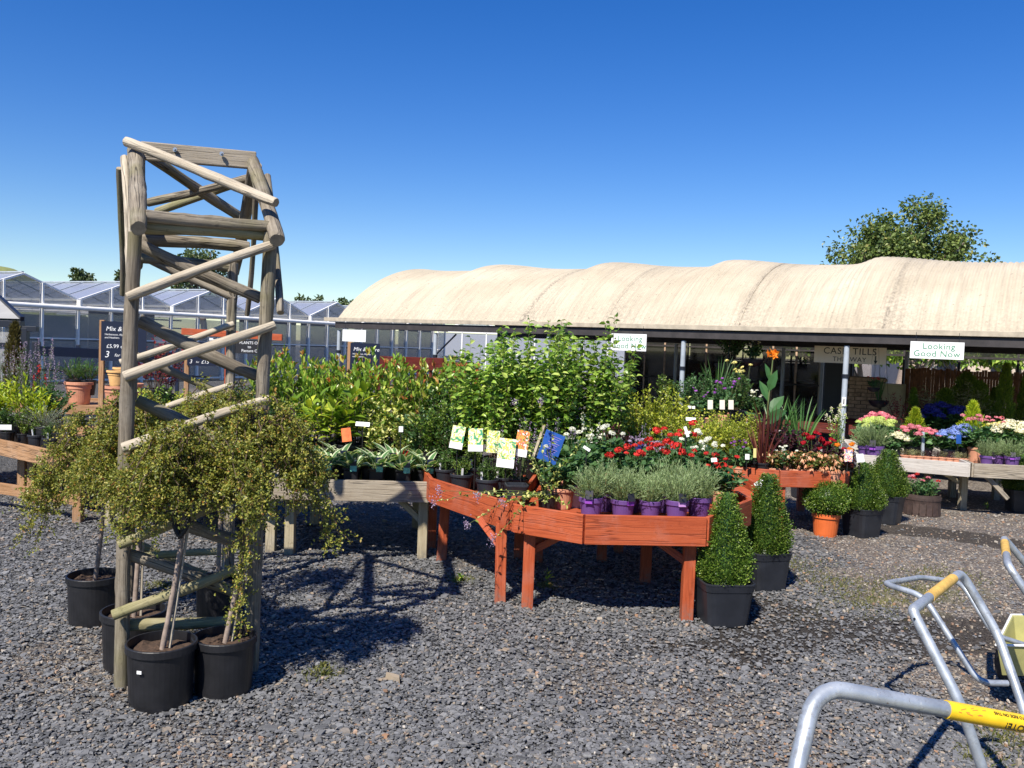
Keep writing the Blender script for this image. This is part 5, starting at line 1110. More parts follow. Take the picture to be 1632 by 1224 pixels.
kit('canna', ('pot', pot_round(.1, .075, .18, 'black_plastic'), None), ('soil', soil_disc(.09, .15), None), ('stem', ms, 'green_stem'), *cl_, ('blossom', mf, 'petal_orange'))
# begonia with drooping flowers
def begonia(nm, seed, petal, n=22):
    rg = R_(seed); ml, ms, T = curves_leaves(rg, 20, .15, .11, 8, .05, .022, up=.3, base_r=.03, lk='o', z0=.09, tmin=.3, droop=.4); mf = MB()
    for i in range(n):
        a, r = rg.uniform(0, 6.28), .12 * math.sqrt(rg.uniform(.05, 1)); V, F = leaves(np.repeat([[math.cos(a) * r, math.sin(a) * r, .12 + rg.uniform(0, .12)]], 4, 0), rg.normal(0, .4, (4, 3)) + [0, 0, -1], .036, .016, rg, 'r', jit=1.5); mf.add(V, F)
    kit(nm, ('pot', pot_round(.062, .048, .10, 'terracotta'), None), ('soil', soil_disc(.055, .085), None), ('foliage', ml, 'leaf_begonia'), ('stems', ms, 'green_stem'), ('blossom', mf, petal))
begonia('begonia_a', 240, 'petal_peach'); begonia('begonia_b', 241, 'petal_peach', 30)
def succulent(nm, seed, mat, petal=None):
    rg = R_(seed); ml, ms, T = curves_leaves(rg, 40, .10, .07, 8, .016, .009, up=.4, base_r=.05, z0=.06, tmin=.2, hvar=.3); ps = [('pot', pot_round(.058, .046, .07, 'terracotta', rim=.014), None), ('foliage', ml, mat)]
    kit(nm, *ps)
succulent('sedum_a', 245, 'leaf_sedum'); succulent('sedum_b', 246, 'leaf_purple'); succulent('sedum_c', 247, 'leaf_pale')
# upright flower spires (catmint, stocks)
def spires(nm, seed, petal, H, n, Rr, lm='leaf_geranium', fl=.35, ps=.009, pr=.08, tall=1.0):
    rg = R_(seed); ml, ms, T = curves_leaves(rg, n, H, Rr, 12, .035, .016, up=.3, base_r=.04, lk='r', z0=.11, tmin=.1, hvar=.35, stem_r=.0022); mf = MB()
    for t in T[:int(n * .8)]:
        k = 34; z = rg.uniform(0, 1, k); P = t + np.stack([rg.normal(0, .009, k) * (1.3 - z), rg.normal(0, .009, k) * (1.3 - z), (z - .6) * H * fl], 1); V, F = leaves(P, rg.normal(0, 1, (k, 3)), ps, ps * .9, rg, 'r', jit=1); mf.add(V, F)
    kit(nm, ('pot', pot_round(pr, pr * .75, .14, 'black_plastic'), None), ('soil', soil_disc(pr * .9, .12), None), ('foliage', ml, lm), ('stems', ms, 'green_stem'), ('blossom', mf, petal))
spires('catmint', 250, 'petal_lilac', .5, 16, .2); spires('stock_white', 251, 'petal_white', .42, 7, .12, ps=.014); spires('mauve_spires', 252, 'petal_lilac', .75, 26, .3, ps=.014); spires('red_spire', 253, 'petal_red', .6, 4, .08, ps=.022)
spires('climbing_pyramid', 254, 'petal_cream', .6, 18, .1, 'leaf_climber', fl=.1, ps=.01)
# large terracotta pots
kit('big_terracotta', ('pot', pot_round(.235, .16, .38, 'terracotta', rim=.05, lip=.02, n=36), None), ('soil', soil_disc(.2, .33), None))
kit('yellow_terracotta', ('pot', pot_round(.2, .13, .30, 'terracotta_yellow', rim=.04, lip=.02, n=36), None), ('soil', soil_disc(.17, .26), None))
# half barrel
q = MB(); lathe(q, [(0, 0), (.17, 0), (.195, .09), (.205, .17), (.20, .235), (.185, .235), (.185, .19), (0, .19)], 30); bm2 = MB()
for zz, r_ in ((.05, .19), (.19, .208)): lathe(bm2, [(r_ - .004, zz - .014), (r_ + .002, zz - .014), (r_ + .002, zz + .014), (r_ - .004, zz + .014)], 30)
sv = MB()
for i in range(18): a = i * PI / 9; box(sv, (0, 0, 0), (.062, .006, .222), Matrix.Rotation(a, 4, 'Z') @ Matrix.Translation((0, -.198, .117)) @ Matrix.Rotation(-.05, 4, 'X'))
rg = R_(260); ml, ms, T = curves_leaves(rg, 50, .22, .22, 8, .05, .035, up=.4, base_r=.12, lk='r', z0=.18, tmin=.3); mf = MB()
mf2 = MB()
for i in range(9): a, r = rg.uniform(0, 6.28), .18 * math.sqrt(rg.uniform(0, 1)); blossom(mf if i % 3 else mf2, (math.cos(a) * r, math.sin(a) * r, .42 + rg.normal(0, .03)), .026, 26, .018, rg)
kit('barrel', ('tub', q, 'barrel_wood'), ('staves', sv, 'barrel_wood'), ('hoops', bm2, 'barrel_wood'), ('soil', soil_disc(.18, .2), None), ('foliage', ml, 'leaf_geranium'), ('stems', ms, 'green_stem'), ('pink_blossom', mf, 'petal_pink'), ('red_blossom', mf2, 'petal_red'))
print('kits', len(KIT))

# ================================================================== PLANTS IN THEIR PLACES
def at(px, Yd, z):
    py = 600.0
    for _ in range(4): p = dp(px, py, Yd); py += (p.z - z) * FPX / Yd
    p = dp(px, py, Yd); return V3((p.x, p.y, z))
rnd = random.Random(12)
def row(items, z, group=None, cat='potted plant'):
    for it in items:
        k, nm, px, Yd, lb = it[:5]; sc = it[5] if len(it) > 5 else 1.0; zs = it[6] if len(it) > 6 else None
        rz = it[7] if len(it) > 7 else (rnd.uniform(-.35, .35) if k.startswith(('lavender', 'hosta', 'young', 'square')) else rnd.uniform(0, 6.28)); sc *= rnd.uniform(.93, 1.07); zs = zs if zs else sc * rnd.uniform(.88, 1.1); spawn(k, nm, at(px, Yd, z + .002), lb, cat, rz, sc, group, zs)
MF, GF, BF, AF, SF, RF = .58, .535, .505, .52, .49, .505
# main orange table
row([('lavender0', 'potted_lavender', 941, 5.45, 'lavender in purple pot beside the pale grey tray edge, nearest the fallen mint', 1.0, None, .1),
     ('lavender1', 'potted_lavender', 992, 5.48, 'lavender in purple pot whose black card leans over, under the red geraniums', 1.0, None, .5),
     ('lavender0', 'potted_lavender', 1036, 5.50, 'middle lavender in purple pot with its card turned sideways', 1.0, None, 2.6),
     ('lavender2', 'potted_lavender', 1078, 5.46, 'lavender in purple pot whose black card has a pale lilac foot', 1.0, None, -.15),
     ('lavender1', 'potted_lavender', 1113, 5.60, 'lavender in purple pot at the corner near the big box cone', 1.0, None, 2.9),
     ('lavender2', 'potted_lavender', 962, 5.68, 'second row lavender behind the first two purple pots', 1.0, None, 2.2), ('lavender0', 'potted_lavender', 1010, 5.70, 'second row lavender in front of the lowest red blooms', 1.0, None, 3.0),
     ('lavender1', 'potted_lavender', 1062, 5.72, 'second row lavender behind the turned card', 1.05, None, 2.0), ('lavender2', 'potted_lavender', 1100, 5.80, 'second row lavender closest to the table corner', 1.0, None, 3.3)], MF, 'lavenders in purple pots')
row([('young_hebe0', 'young_shrub', 709, 6.5, 'small dark shrub in the round pot against the wedge table corner', 1.0), ('young_hebe1', 'young_shrub', 735, 6.25, 'small green shrub with two white labels in a round black pot', 1.1),
     ('young_hebe0', 'young_shrub', 776, 6.0, 'small dark shrub in round pot beside the square black pot', 1.05), ('young_hebe1', 'young_shrub', 752, 6.42, 'small green shrub behind the labelled round pots', 1.1), ('young_hebe0', 'young_shrub', 800, 6.2, 'small dark shrub beneath the fruit picture cards', 1.1),
     ('square_pot', 'square_pot', 822, 5.72, 'empty square black pot standing beneath the white footed fruit card', 1.15, None, .12)], MF)
row([('geranium_green', 'potted_geranium', 893, 5.72, 'leafy geranium without flowers next to the blue card', 1.15), ('geranium_green', 'potted_geranium', 925, 5.95, 'leafy geranium below the white blooms', 1.2), ('geranium_green', 'potted_geranium', 905, 6.15, 'leafy geranium between blue card and white blooms', 1.3),
     ('geranium_white', 'potted_geranium', 912, 6.4, 'white geranium just behind the leafy green ones', 1.2), ('geranium_white', 'potted_geranium', 962, 6.35, 'white geranium beside the red geraniums', 1.15), ('stock_white', 'flowering_stock', 940, 6.5, 'tall white stock in front of the climbers', 1.15)], MF)
row([('geranium_red0', 'potted_geranium', 1000, 6.0, 'scarlet geranium with the fullest heads above the lavenders', 1.1), ('geranium_red1', 'potted_geranium', 1032, 6.02, 'scarlet geranium between the lavenders and a white marker', 1.05), ('geranium_red2', 'potted_geranium', 1085, 6.02, 'scarlet geranium beside the white marker stake', 1.1),
     ('geranium_red0', 'potted_geranium', 1045, 6.45, 'scarlet geranium in the middle of the table', 1.1), ('geranium_red1', 'potted_geranium', 1080, 6.75, 'scarlet geranium standing highest near the golden shrub', 1.25), ('geranium_red2', 'potted_geranium', 1150, 5.98, 'scarlet geranium hanging over the end of the table', .95)], MF, 'red geraniums on the orange table')
row([('ageratum', 'flowering_plant', 1015, 6.7, 'lilac ageratum in front of the golden shrub', 1.1), ('ageratum', 'flowering_plant', 1055, 6.6, 'lilac ageratum among the scarlet geraniums', 1.05), ('primula_deep', 'flowering_plant', 1000, 6.45, 'deep violet blue flowering plant behind the leftover red heads', 1.05), ('geranium_white', 'potted_geranium', 1105, 6.5, 'white geranium beside the marker stake near the golden shrub', 1.15),
     ('geranium_white', 'potted_geranium', 1125, 6.2, 'white geranium by the far end of the lavenders', 1.1), ('catmint', 'catmint', 1030, 6.85, 'pale mauve catmint rising between golden shrub and geraniums', .8), ('catmint', 'catmint', 825, 6.1, 'lilac flowered catmint reaching up before the tall climbers', 1.05), ('catmint', 'catmint', 876, 6.25, 'lilac flowered catmint behind the blue card', 1.0),
     ('dark_coleus', 'dark_leaved_plant', 975, 6.6, 'dark leaved plant shaded behind the white geraniums', 1.1)], MF)
row([('tall_climber0', 'tall_climber', 748, 6.75, 'tall leafy climber nearest the dark camellias', .84), ('tall_climber1', 'tall_climber', 790, 6.6, 'tall leafy climber behind the fruit picture cards', .93), ('tall_climber2', 'tall_climber', 835, 6.7, 'tall leafy climber with the highest twigs', 1.02), ('tall_climber0', 'tall_climber', 878, 6.65, 'tall leafy climber behind the blue card', .98, None, 2.0),
     ('tall_climber1', 'tall_climber', 922, 6.75, 'tall leafy climber reaching up towards the shelter eave', .96, None, 1.4), ('tall_climber2', 'tall_climber', 968, 6.8, 'tall leafy climber covering part of the hanging white sign', .88, None, 2.4), ('tall_climber0', 'tall_climber', 805, 7.1, 'tall climber at the rear of the group beside the orange bench', 1.0, None, 4.0), ('tall_climber1', 'tall_climber', 890, 7.15, 'tall climber at the rear hiding the third shelter post', 1.03, None, 3.0)], MF, 'tall climbers on the orange tables')
for i, (px, Yd, sc, lb) in enumerate(((1010, 7.5, 1.2, 'golden shrub against the tall climbers'), (1040, 7.6, 1.35, 'golden shrub with the tallest yellow shoots'), (1075, 7.6, 1.2, 'golden shrub beside the first grey post'), (1100, 7.3, 1.05, 'golden shrub behind the scarlet geranium'), (1020, 7.2, 1.05, 'lower golden shrub above the lilac flowers'), (1060, 7.2, 1.0, 'lower golden shrub above the highest scarlet head'))):
    spawn('golden_shrub%d' % (i % 3), 'golden_shrub', at(px, Yd, .55), lb, 'potted plant', i * 1.3, sc * .95, 'golden shrubs behind the geraniums')
stg = [at(985, 7.0, 0), at(1120, 7.05, 0), at(1120, 8.0, 0), at(985, 8.0, 0)]
table('plant_table', 'orange table hidden beneath the golden shrubs', stg, .6, .12, 'orange_board', [(p.x, p.y) for p in stg], floorz=.045)
# grey table
for i, (px, k, lb) in enumerate(((486, 0, 'cream edged hosta nearest the cotoneaster'), (521, 1, 'cream edged hosta with its label partly behind trailing shoots'), (560, 0, 'hosta with a long drooping cream edged leaf and a navy tag'), (600, 1, 'cream edged hosta in front of the white bordered marker'), (642, 0, 'cream edged hosta under the red bromeliad card'), (678, 1, 'cream edged hosta at the grey table corner'))):
    spawn('hosta%d' % k, 'potted_hosta', at(px, 6.66 + .02 * (i % 2), GF), lb, 'potted plant', -.1 + .07 * i, 1.1, 'variegated hostas along the grey table')
row([('hosta1', 'potted_hosta', 540, 6.86, 'second row hosta behind the navy tag', 1.15), ('hosta0', 'potted_hosta', 588, 6.88, 'second row hosta below the orange card', 1.15), ('hosta1', 'potted_hosta', 625, 6.87, 'second row hosta beside the slanted marker', 1.1), ('hosta0', 'potted_hosta', 665, 6.90, 'second row hosta nearest the dark camellias', 1.15), ('hosta0', 'potted_hosta', 505, 6.87, 'second row hosta under the spotted laurel', 1.1)], GF, 'variegated hostas along the grey table')
row([('aucuba0', 'spotted_laurel', 520, 7.05, 'spotted laurel with broad pale splashed leaves above the first hostas', 1.05), ('aucuba1', 'spotted_laurel', 480, 7.1, 'spotted laurel beside the arch post', 1.05), ('aucuba1', 'spotted_laurel', 556, 7.15, 'spotted laurel behind the orange card', 1.1), ('euonymus0', 'variegated_shrub', 596, 7.15, 'yellow variegated shrub above the marker', 1.05), ('euonymus1', 'variegated_shrub', 640, 7.15, 'yellow variegated shrub next to the red bromeliad', 1.05),
     ('euonymus0', 'variegated_shrub', 618, 7.35, 'brighter yellow variegated shrub in the middle of the grey table', 1.2), ('choisya0', 'evergreen_shrub', 690, 6.95, 'glossy dark shrub over the grey table corner', 1.0), ('choisya1', 'evergreen_shrub', 722, 6.75, 'glossy dark shrub on the wedge table behind the fruit cards', 1.0), ('choisya1', 'evergreen_shrub', 700, 7.3, 'darker glossy shrub beside the laurels', 1.15), ('choisya0', 'evergreen_shrub', 740, 6.95, 'glossy shrub at the foot of the tall climbers', 1.05),
     ('green_bush0', 'evergreen_shrub', 665, 7.1, 'small leaved green shrub behind the red bromeliad', 1.0), ('dark_coleus', 'dark_leaved_plant', 450, 6.95, 'dark leaved plant low beside the arch post', 1.2), ('green_bush1', 'evergreen_shrub', 455, 7.2, 'small leaved green shrub seen past the arch post', 1.15), ('euonymus1', 'variegated_shrub', 668, 7.45, 'yellow variegated shrub before the last laurels', 1.15)], GF)
for i in range(14):
    px = 428 + i * 23.5; Yd = 7.45 + .22 * (i % 2); sc = (1.16, 1.05, 1.2, 1.0, 1.12)[i % 5] * (1 if px < 640 else .96)
    lbs = ('laurel peeping over the arch cross log', 'laurel just clear of the arch post', 'laurel between arch post and first red shoots', 'laurel with bright red top shoots near the greenhouse', 'laurel in front of the shelter corner post', 'laurel beneath the blank white sign', 'laurel covering the foot of the distant price board', 'laurel topped by salmon shoots below the price board', 'laurel before the red barrier end', 'laurel with salmon shoots in front of the red barrier', 'laurel halfway along the red barrier', 'laurel by the second shelter post', 'laurel before the orange bench', 'laurel closest to the tall climbers')
    spawn('laurel%d' % (i % 3), 'laurel', at(px, Yd, GF), lbs[i], 'potted plant', i * .9, sc, 'laurels at the back of the grey table')
# cards on stakes
def stake_card(nm, label, px, py, Yd, w, h, mat, yaw=0.0, tilt=-.25, spin=0.0, foot=None, zb=.6, stk='tape_black', extra=None, cat='plant card'):
    c = dp(px, py, Yd); o = thing(nm, label, cat, c); M = facing(c, yaw, tilt, spin)
    q = MB(); box(q, (0, 0, 0), (w, h, .002)); part('card', q.mesh('card', mat), o, M)
    if foot: q = MB(); box(q, (0, -h / 2 + h * .14, .0016), (w, h * .28, .0016)); part('foot_band', q.mesh('foot_band', foot), o, M)
    part('stake', tube(MB(), [(c.x, c.y + .012, zb), (c.x, c.y + .012, c.z)], .004, 6).mesh('stake', stk), o, Matrix.Translation(c) @ Matrix.Translation(-c) )
    if extra: extra(o, M)
    return o
stake_card('fruit_card', 'tilted fruit picture card above the labelled round pots', 729, 697, 6.2, .094, .165, 'fruit_print', .1, -.2, -.16, 'white_card')
stake_card('fruit_card', 'tall yellow fruit picture card between two others', 758, 701, 6.2, .106, .165, 'fruit_print', -.1, -.15, .04, 'white_card')
stake_card('fruit_card', 'fruit picture card mostly hidden behind the white footed one', 786, 704, 6.2, .094, .16, 'fruit_print', .2, -.2, -.05)
stake_card('fruit_card', 'large fruit picture card with a white foot over the square pot', 807, 722, 5.9, .12, .20, 'fruit_print', .08, -.22, -.09, 'white_card')
stake_card('flower_card', 'card printed with orange and red flowers beside the catmint', 832, 707, 5.95, .09, .18, 'flower_print', -.2, -.15, -.1, 'white_card')
def bluetext(o, M):
    for i in range(9): text(o, ('Autumn', 'fruiting', 'plants for', 'your garden', 'ask inside', 'for advice', 'on soil', 'and feed', 'today')[i][:9] if False else 'l' * 0 + '', .01, 'lettering_white', M) if False else None
    q = MB()
    for i in range(11): box(q, (.01, .075 - i * .014, .0016), (.085 - .02 * (i % 3), .0018, .0012))
    part('print_lines', q.mesh('print_lines', 'lilac_card'), o, M)
    q = MB(); box(q, (-.098, 0, -.006), (.018, .235, .02)); part('timber_edge', q.mesh('timber_edge', 'leg_board'), o, M)
stake_card('blue_information_card', 'deep blue information card leaning beside the leafy geraniums', 878, 713, 5.75, .145, .205, 'blue_card', -.45, -.1, -.28, None, .6, 'leg_board', bluetext)
stake_card('small_marker', 'pale blue grey marker stake by the highest scarlet head', 1094, 688, 6.0, .022, .075, 'white_card', .2, -.2, .3)
stake_card('small_marker', 'white blank marker standing before the golden shrub', 1101, 668, 7.0, .08, .028, 'white_card', 0, -.6, .0)
stake_card('small_marker', 'tiny white marker below the white blooms', 935, 715, 5.75, .05, .02, 'white_card', .1, -.5, -.6)
stake_card('small_marker', 'white marker at the end of the scarlet geraniums', 1138, 733, 5.95, .04, .028, 'white_card', 0, -.3, .1)
stake_card('price_marker', 'slanted white price marker above the hostas', 578, 676, 6.85, .11, .04, 'white_card', .1, -.7, -.05, None, .6)
stake_card('picture_card', 'orange and white picture card behind the drooping hosta', 552, 693, 6.95, .075, .11, 'orange_card', .1, -.15, .14, None, .6)
stake_card('picture_card', 'pink and white picture card by the arch foliage', 450, 692, 6.9, .09, .07, 'poster_print', .1, -.15, .1, None, .6)
stake_card('small_marker', 'white marker standing in the red bromeliad', 639, 684, 6.8, .033, .045, 'white_card', .1, -.15, .0, None, .65)
rg = R_(300); q = MB()
for i in range(16): a = rg.uniform(0, 6.28); strap(q, (0, 0, .02), (math.cos(a) * .07, math.sin(a) * .07, rg.uniform(.04, .16)), .012, rg, 5, .2)
c_ = at(641, 6.82, GF + .12); o = thing('red_bromeliad', 'small spiky red bromeliad between the hosta rows', 'potted plant', c_); q.mesh
part('foliage', q.mesh('foliage', 'petal_crimson'), o); part('pot', pot_square(.045, .035, .12, 'black_plastic'), o, Matrix.Translation(c_ + V3((0, 0, -.118))))
# long grey tray under the lavenders
tray = thing('pot_tray', 'grey plastic carry tray standing beside the first lavender', 'tray', gp(922, 812, MF)); c_ = tray.location + V3((.02, .14, .0))
q = MB(); lathe(q, [(0, 0), (.09, 0), (.115, .15), (.12, .15), (.118, .155), (.108, .155), (.085, .01), (0, .01)], 24, sq=6); part('tray', q.mesh('tray', 'grey_post'), tray, Matrix.Translation(c_))

# fallen mint with long stems over the table edge
mint = thing('trailing_mint', 'leggy yellowing mint sprawling over the orange table edge with mauve flowers', 'potted plant', at(872, 5.62, MF))
rg = R_(310); b = mint.location; part('pot', pot_round(.07, .055, .12, 'black_plastic'), mint); part('soil', soil_disc(.062, .1), mint)
ms, ml, mf = MB(), MB(), MB()
ends = [((700, 782), 5.35), ((690, 800), 5.3), ((745, 836), 5.15), ((785, 862), 5.12), ((820, 820), 5.2), ((760, 790), 5.3), ((905, 805), 5.25), ((880, 690), 5.5), ((862, 640), 5.6), ((820, 640), 5.7), ((900, 735), 5.5), ((850, 740), 5.4), ((930, 700), 5.6), ((838, 790), 5.3), ((800, 800), 5.3), ((868, 800), 5.3), ((835, 700), 5.5), ((888, 770), 5.4)]
for i, ((px, py), Yd) in enumerate(ends):
    e = dp(px, py, Yd) - b; s = V3((rg.normal(0, .02), rg.normal(0, .02), .11)); mdl = s.lerp(e, .5) + V3((0, -.01, .05 if e.z < .1 else .0)); path = smoothpath([s, mdl, e], 8)
    tube(ms, path, np.linspace(.0022, .0012, len(path)), 4, False); P = np.array([p[:] for p in path]); k = 26; ii = rg.uniform(2, len(P) - 1.01, k); j = ii.astype(int); f = (ii - j)[:, None]; Q = P[j] * (1 - f) + P[j + 1] * f
    V, F = leaves(Q, rg.normal(0, 1, (k, 3)), rg.uniform(.012, .034, k), .015, rg, 'r', jit=1, droop=.2); ml.add(V, F)
    if i in (0, 1, 2, 3, 5, 8, 9, 14): P = np.array(e[:]) + rg.normal(0, .011, (60, 3)) * [1, 1, 1.6]; V, F = leaves(P, rg.normal(0, 1, (60, 3)), .009, .008, rg, 'r', jit=1); mf.add(V, F)
part('stems', ms.mesh('stems', 'green_stem'), mint); part('foliage', ml.mesh('foliage', 'leaf_variegated'), mint); part('blossom', mf.mesh('blossom', 'petal_lilac'), mint)

# second orange table
row([('golden_shrub0', 'golden_shrub', 1140, 8.35, 'pale gold shrub at the end of the smaller orange table', .85), ('golden_shrub1', 'golden_shrub', 1170, 8.25, 'pale gold shrub beside the bronze strap leaves', .9), ('golden_shrub2', 'golden_shrub', 1192, 8.55, 'pale gold shrub behind the yellow label', .95), ('golden_shrub1', 'golden_shrub', 1155, 8.75, 'taller pale gold shrub in the rear row of the smaller table', 1.0), ('stock_white', 'flowering_stock', 1183, 8.7, 'white stock showing above the pale gold shrubs', 1.1),
     ('phormium', 'bronze_strap_plant', 1213, 8.0, 'bronze strap leaved plant in a black pot with a yellow label', 1.0), ('canna', 'canna_lily', 1216, 8.7, 'tall canna lily with one orange flower', .88, None, 0), ('iris', 'strap_leaved_plant', 1232, 8.85, 'green strap leaved plant crowding the canna stem', 1.05), ('phormium', 'bronze_strap_plant', 1226, 8.35, 'second bronze strap leaved plant in front of the canna', .95), ('dark_coleus', 'dark_leaved_plant', 1205, 8.6, 'black leaved plant behind the first bronze straps', 1.1), ('iris', 'strap_leaved_plant', 1272, 8.7, 'fresh green strap leaved plant behind the dahlias', 1.0), ('blade_lily', 'strap_leaved_plant', 1245, 8.9, 'finer green bladed plant beside the canna', 1.2),
     ('dark_coleus', 'dark_leaved_plant', 1245, 8.3, 'black leaved plant between bronze straps and dahlias', 1.0), ('dark_coleus', 'dark_leaved_plant', 1270, 8.35, 'black leaved plant next to the crimson dahlia', .95), ('dahlia', 'potted_dahlia', 1300, 8.2, 'dark leaved dahlia with crimson flowers nearest the iris', 1.0), ('dahlia', 'potted_dahlia', 1325, 8.15, 'dark leaved dahlia with crimson flowers by the round red tag', .95, None, 2), ('dahlia_orange', 'potted_dahlia', 1345, 8.05, 'dark leaved dahlia with orange red flowers at the table end', .95),
     ('climbing_pyramid', 'climbing_plant', 1330, 8.9, 'slim climber trained up beside the grey post', 1.1), ('purple_bloom', 'flowering_plant', 1178, 8.05, 'small violet flowers at the pale gold shrubs foot', .8), ('geranium_white', 'potted_geranium', 1248, 8.0, 'pot with one pale lilac bloom above the begonias', .8)], SF)
for i, lb in enumerate(('peach begonia beside the bronze strap plant', 'peach begonia under the pale lilac bloom', 'third peach begonia from the bronze strap plant', 'peach begonia before the black leaved plants', 'peach begonia below the crimson dahlia', 'peach begonia next to the round red tag')):
    spawn('begonia_' + 'ab'[i % 2], 'potted_begonia', at(1232 + i * 19, 8.02 - .012 * i, SF), lb, 'potted plant', i * 1.1, 1.15, 'peach begonias along the smaller orange table')
stake_card('yellow_label', 'upright yellow label in the bronze strap pot', 1203, 722, 7.85, .028, .085, 'petal_yellow', .1, -.1, 0, None, .65)
stake_card('round_tag', 'round red and white picture tag by the dahlias', 1352, 726, 7.75, .08, .11, 'poster_print', .1, -.1, 0, None, .6)
stake_card('small_marker', 'little white and black tag near the pale gold shrubs', 1191, 728, 7.85, .04, .05, 'white_card', .1, -.1, 0, None, .6)
stake_card('price_card', 'white price card held over the far orange corner on an orange stick', 1212, 771, 6.6, .10, .055, 'white_card', .2, -.5, .5, None, .6, 'orange_board')
stake_card('price_card', 'small white picture card between the table and the tall box cone', 1371, 730, 7.8, .07, .075, 'white_card', .1, -.25, .1, None, .6)

# right hand tables
row([('lavender0', 'potted_lavender', 1393, 9.7, 'lavender in purple pot at the pale table end', 1.25), ('lavender1', 'potted_lavender', 1380, 9.85, 'silvery lavender beside the hydrangea with lime heads', 1.2), ('lavender2', 'potted_lavender', 1572, 9.6, 'lavender in purple pot on the darker grey table', 1.0), ('lavender0', 'potted_lavender', 1612, 9.55, 'lavender in purple pot with a lilac footed tag near the edge', 1.05), ('lavender1', 'potted_lavender', 1590, 9.75, 'lavender between two purple pots under the cream hydrangeas', 1.0)], RF, 'lavenders on the pale tables')
row([('hydrangea_lime', 'potted_hydrangea', 1402, 10.2, 'hydrangea with lime green heads', 1.1), ('hydrangea_pink', 'potted_hydrangea', 1398, 10.8, 'hydrangea with one pink head among broad dark leaves', 1.1), ('hydrangea_yellow', 'potted_hydrangea', 1427, 10.0, 'cream hydrangea low beside the pink one', .75), ('hydrangea_pink', 'potted_hydrangea', 1452, 10.05, 'pink hydrangea behind the terracotta trays', 1.0), ('hydrangea_pink', 'potted_hydrangea', 1474, 10.1, 'deeper pink hydrangea next to the blue one', .9), ('hydrangea_blue', 'potted_hydrangea', 1512, 10.0, 'sky blue hydrangea nearest the dark stake', 1.05),
     ('hydrangea_blue', 'potted_hydrangea', 1534, 10.1, 'sky blue hydrangea closest to the golden conifer', 1.05), ('hydrangea_deep', 'potted_hydrangea', 1478, 12.0, 'deep blue hydrangea in shade below the pale bamboo', 1.35), ('hydrangea_deep', 'potted_hydrangea', 1500, 12.05, 'deep blue hydrangea in the middle of the shaded row', 1.35), ('hydrangea_deep', 'potted_hydrangea', 1524, 12.0, 'deep blue hydrangea at the end of the shaded row', 1.3), ('hydrangea_yellow', 'potted_hydrangea', 1611, 9.95, 'large cream hydrangea near the yard edge', 1.2),
     ('hydrangea_gold', 'potted_hydrangea', 1594, 10.2, 'soft yellow hydrangea beside the pink foliage', 1.15), ('hydrangea_gold', 'potted_hydrangea', 1632, 10.2, 'soft yellow hydrangea cut by the picture edge', 1.2), ('geranium_pink', 'potted_geranium', 1556, 9.9, 'pink flowered bush between blue and cream hydrangeas', 1.3), ('geranium_pink', 'potted_geranium', 1575, 10.0, 'pink flowered bush below the soft yellow hydrangea', 1.25), ('hydrangea_lime', 'potted_hydrangea', 1385, 10.5, 'hydrangea with lime heads by the grey post', 1.0)], RF, 'hydrangeas on the pale tables')
row([('gold_conifer', 'golden_conifer', 1455, 10.5, 'golden conifer above the pink hydrangea', 1.1), ('gold_conifer', 'golden_conifer', 1546, 10.35, 'golden conifer behind the blue hydrangeas', 1.15), ('green_cypress', 'cypress', 1452, 12.4, 'slim green cypress beside the reed screen end', .85), ('wide_cypress', 'cypress', 1502, 12.7, 'broad green cypress between two pale bamboos', 1.1), ('wide_cypress', 'cypress', 1555, 12.5, 'broad green cypress behind the golden conifer', 1.1), ('green_cypress', 'cypress', 1596, 12.3, 'slim green cypress near the yard edge', .95),
     ('green_cypress', 'cypress', 1580, 12.8, 'slim green cypress behind the soft yellow hydrangea', .8), ('wide_cypress', 'cypress', 1535, 13.0, 'tall broad cypress against the reed screen', 1.15), ('pale_bamboo', 'pale_leaved_shrub', 1468, 12.4, 'pale drooping shrub above the deep blue hydrangeas', 1.05), ('pale_bamboo', 'pale_leaved_shrub', 1560, 12.2, 'pale drooping shrub between the broad cypresses', 1.1), ('pale_bamboo', 'pale_leaved_shrub', 1532, 12.4, 'pale drooping shrub tallest against the screen', 1.1), ('maple', 'dark_maple', 1430, 12.0, 'dark purple leaved shrub before the cream cupboard', .9), ('green_cypress', 'cypress', 1628, 12.4, 'slim green cypress cut by the picture edge', .9)], RF)
for i, (k, lb) in enumerate((('a', 'first terracotta pot of pale sedum from the box cones'), ('c', 'second terracotta pot of pale sedum'), ('a', 'terracotta sedum pot beside the white divider'), ('b', 'terracotta pot of dark red houseleek after the divider'), ('b', 'terracotta pot of dark houseleek under the pink hydrangea'), ('a', 'bronze sedum pot under the blue hydrangea'), ('b', 'dark houseleek pot fourth from the white divider'), ('c', 'pale sedum pot beneath the blue flower tag'), ('a', 'last terracotta sedum pot before the lavender'))):
    spawn('sedum_' + k, 'potted_sedum', at(1442 + i * 11.8, 9.72 - .015 * i, RF + .015), lb, 'potted plant', i, .88, 'sedums in terracotta pots')
stk = thing('timber_stake', 'dark timber stake standing among the pink hydrangeas', 'stake', at(1470, 9.9, RF)); beam(stk, 'stake', at(1470, 9.9, RF), at(1471, 9.9, RF + .33), .03, .03, 'grey_post', V3((0, 1, 0)))
stake_card('blue_tag', 'blue and white tag hanging in the blue hydrangea', 1528, 700, 9.7, .06, .10, 'blue_card', .1, -.1, 0, None, .6)
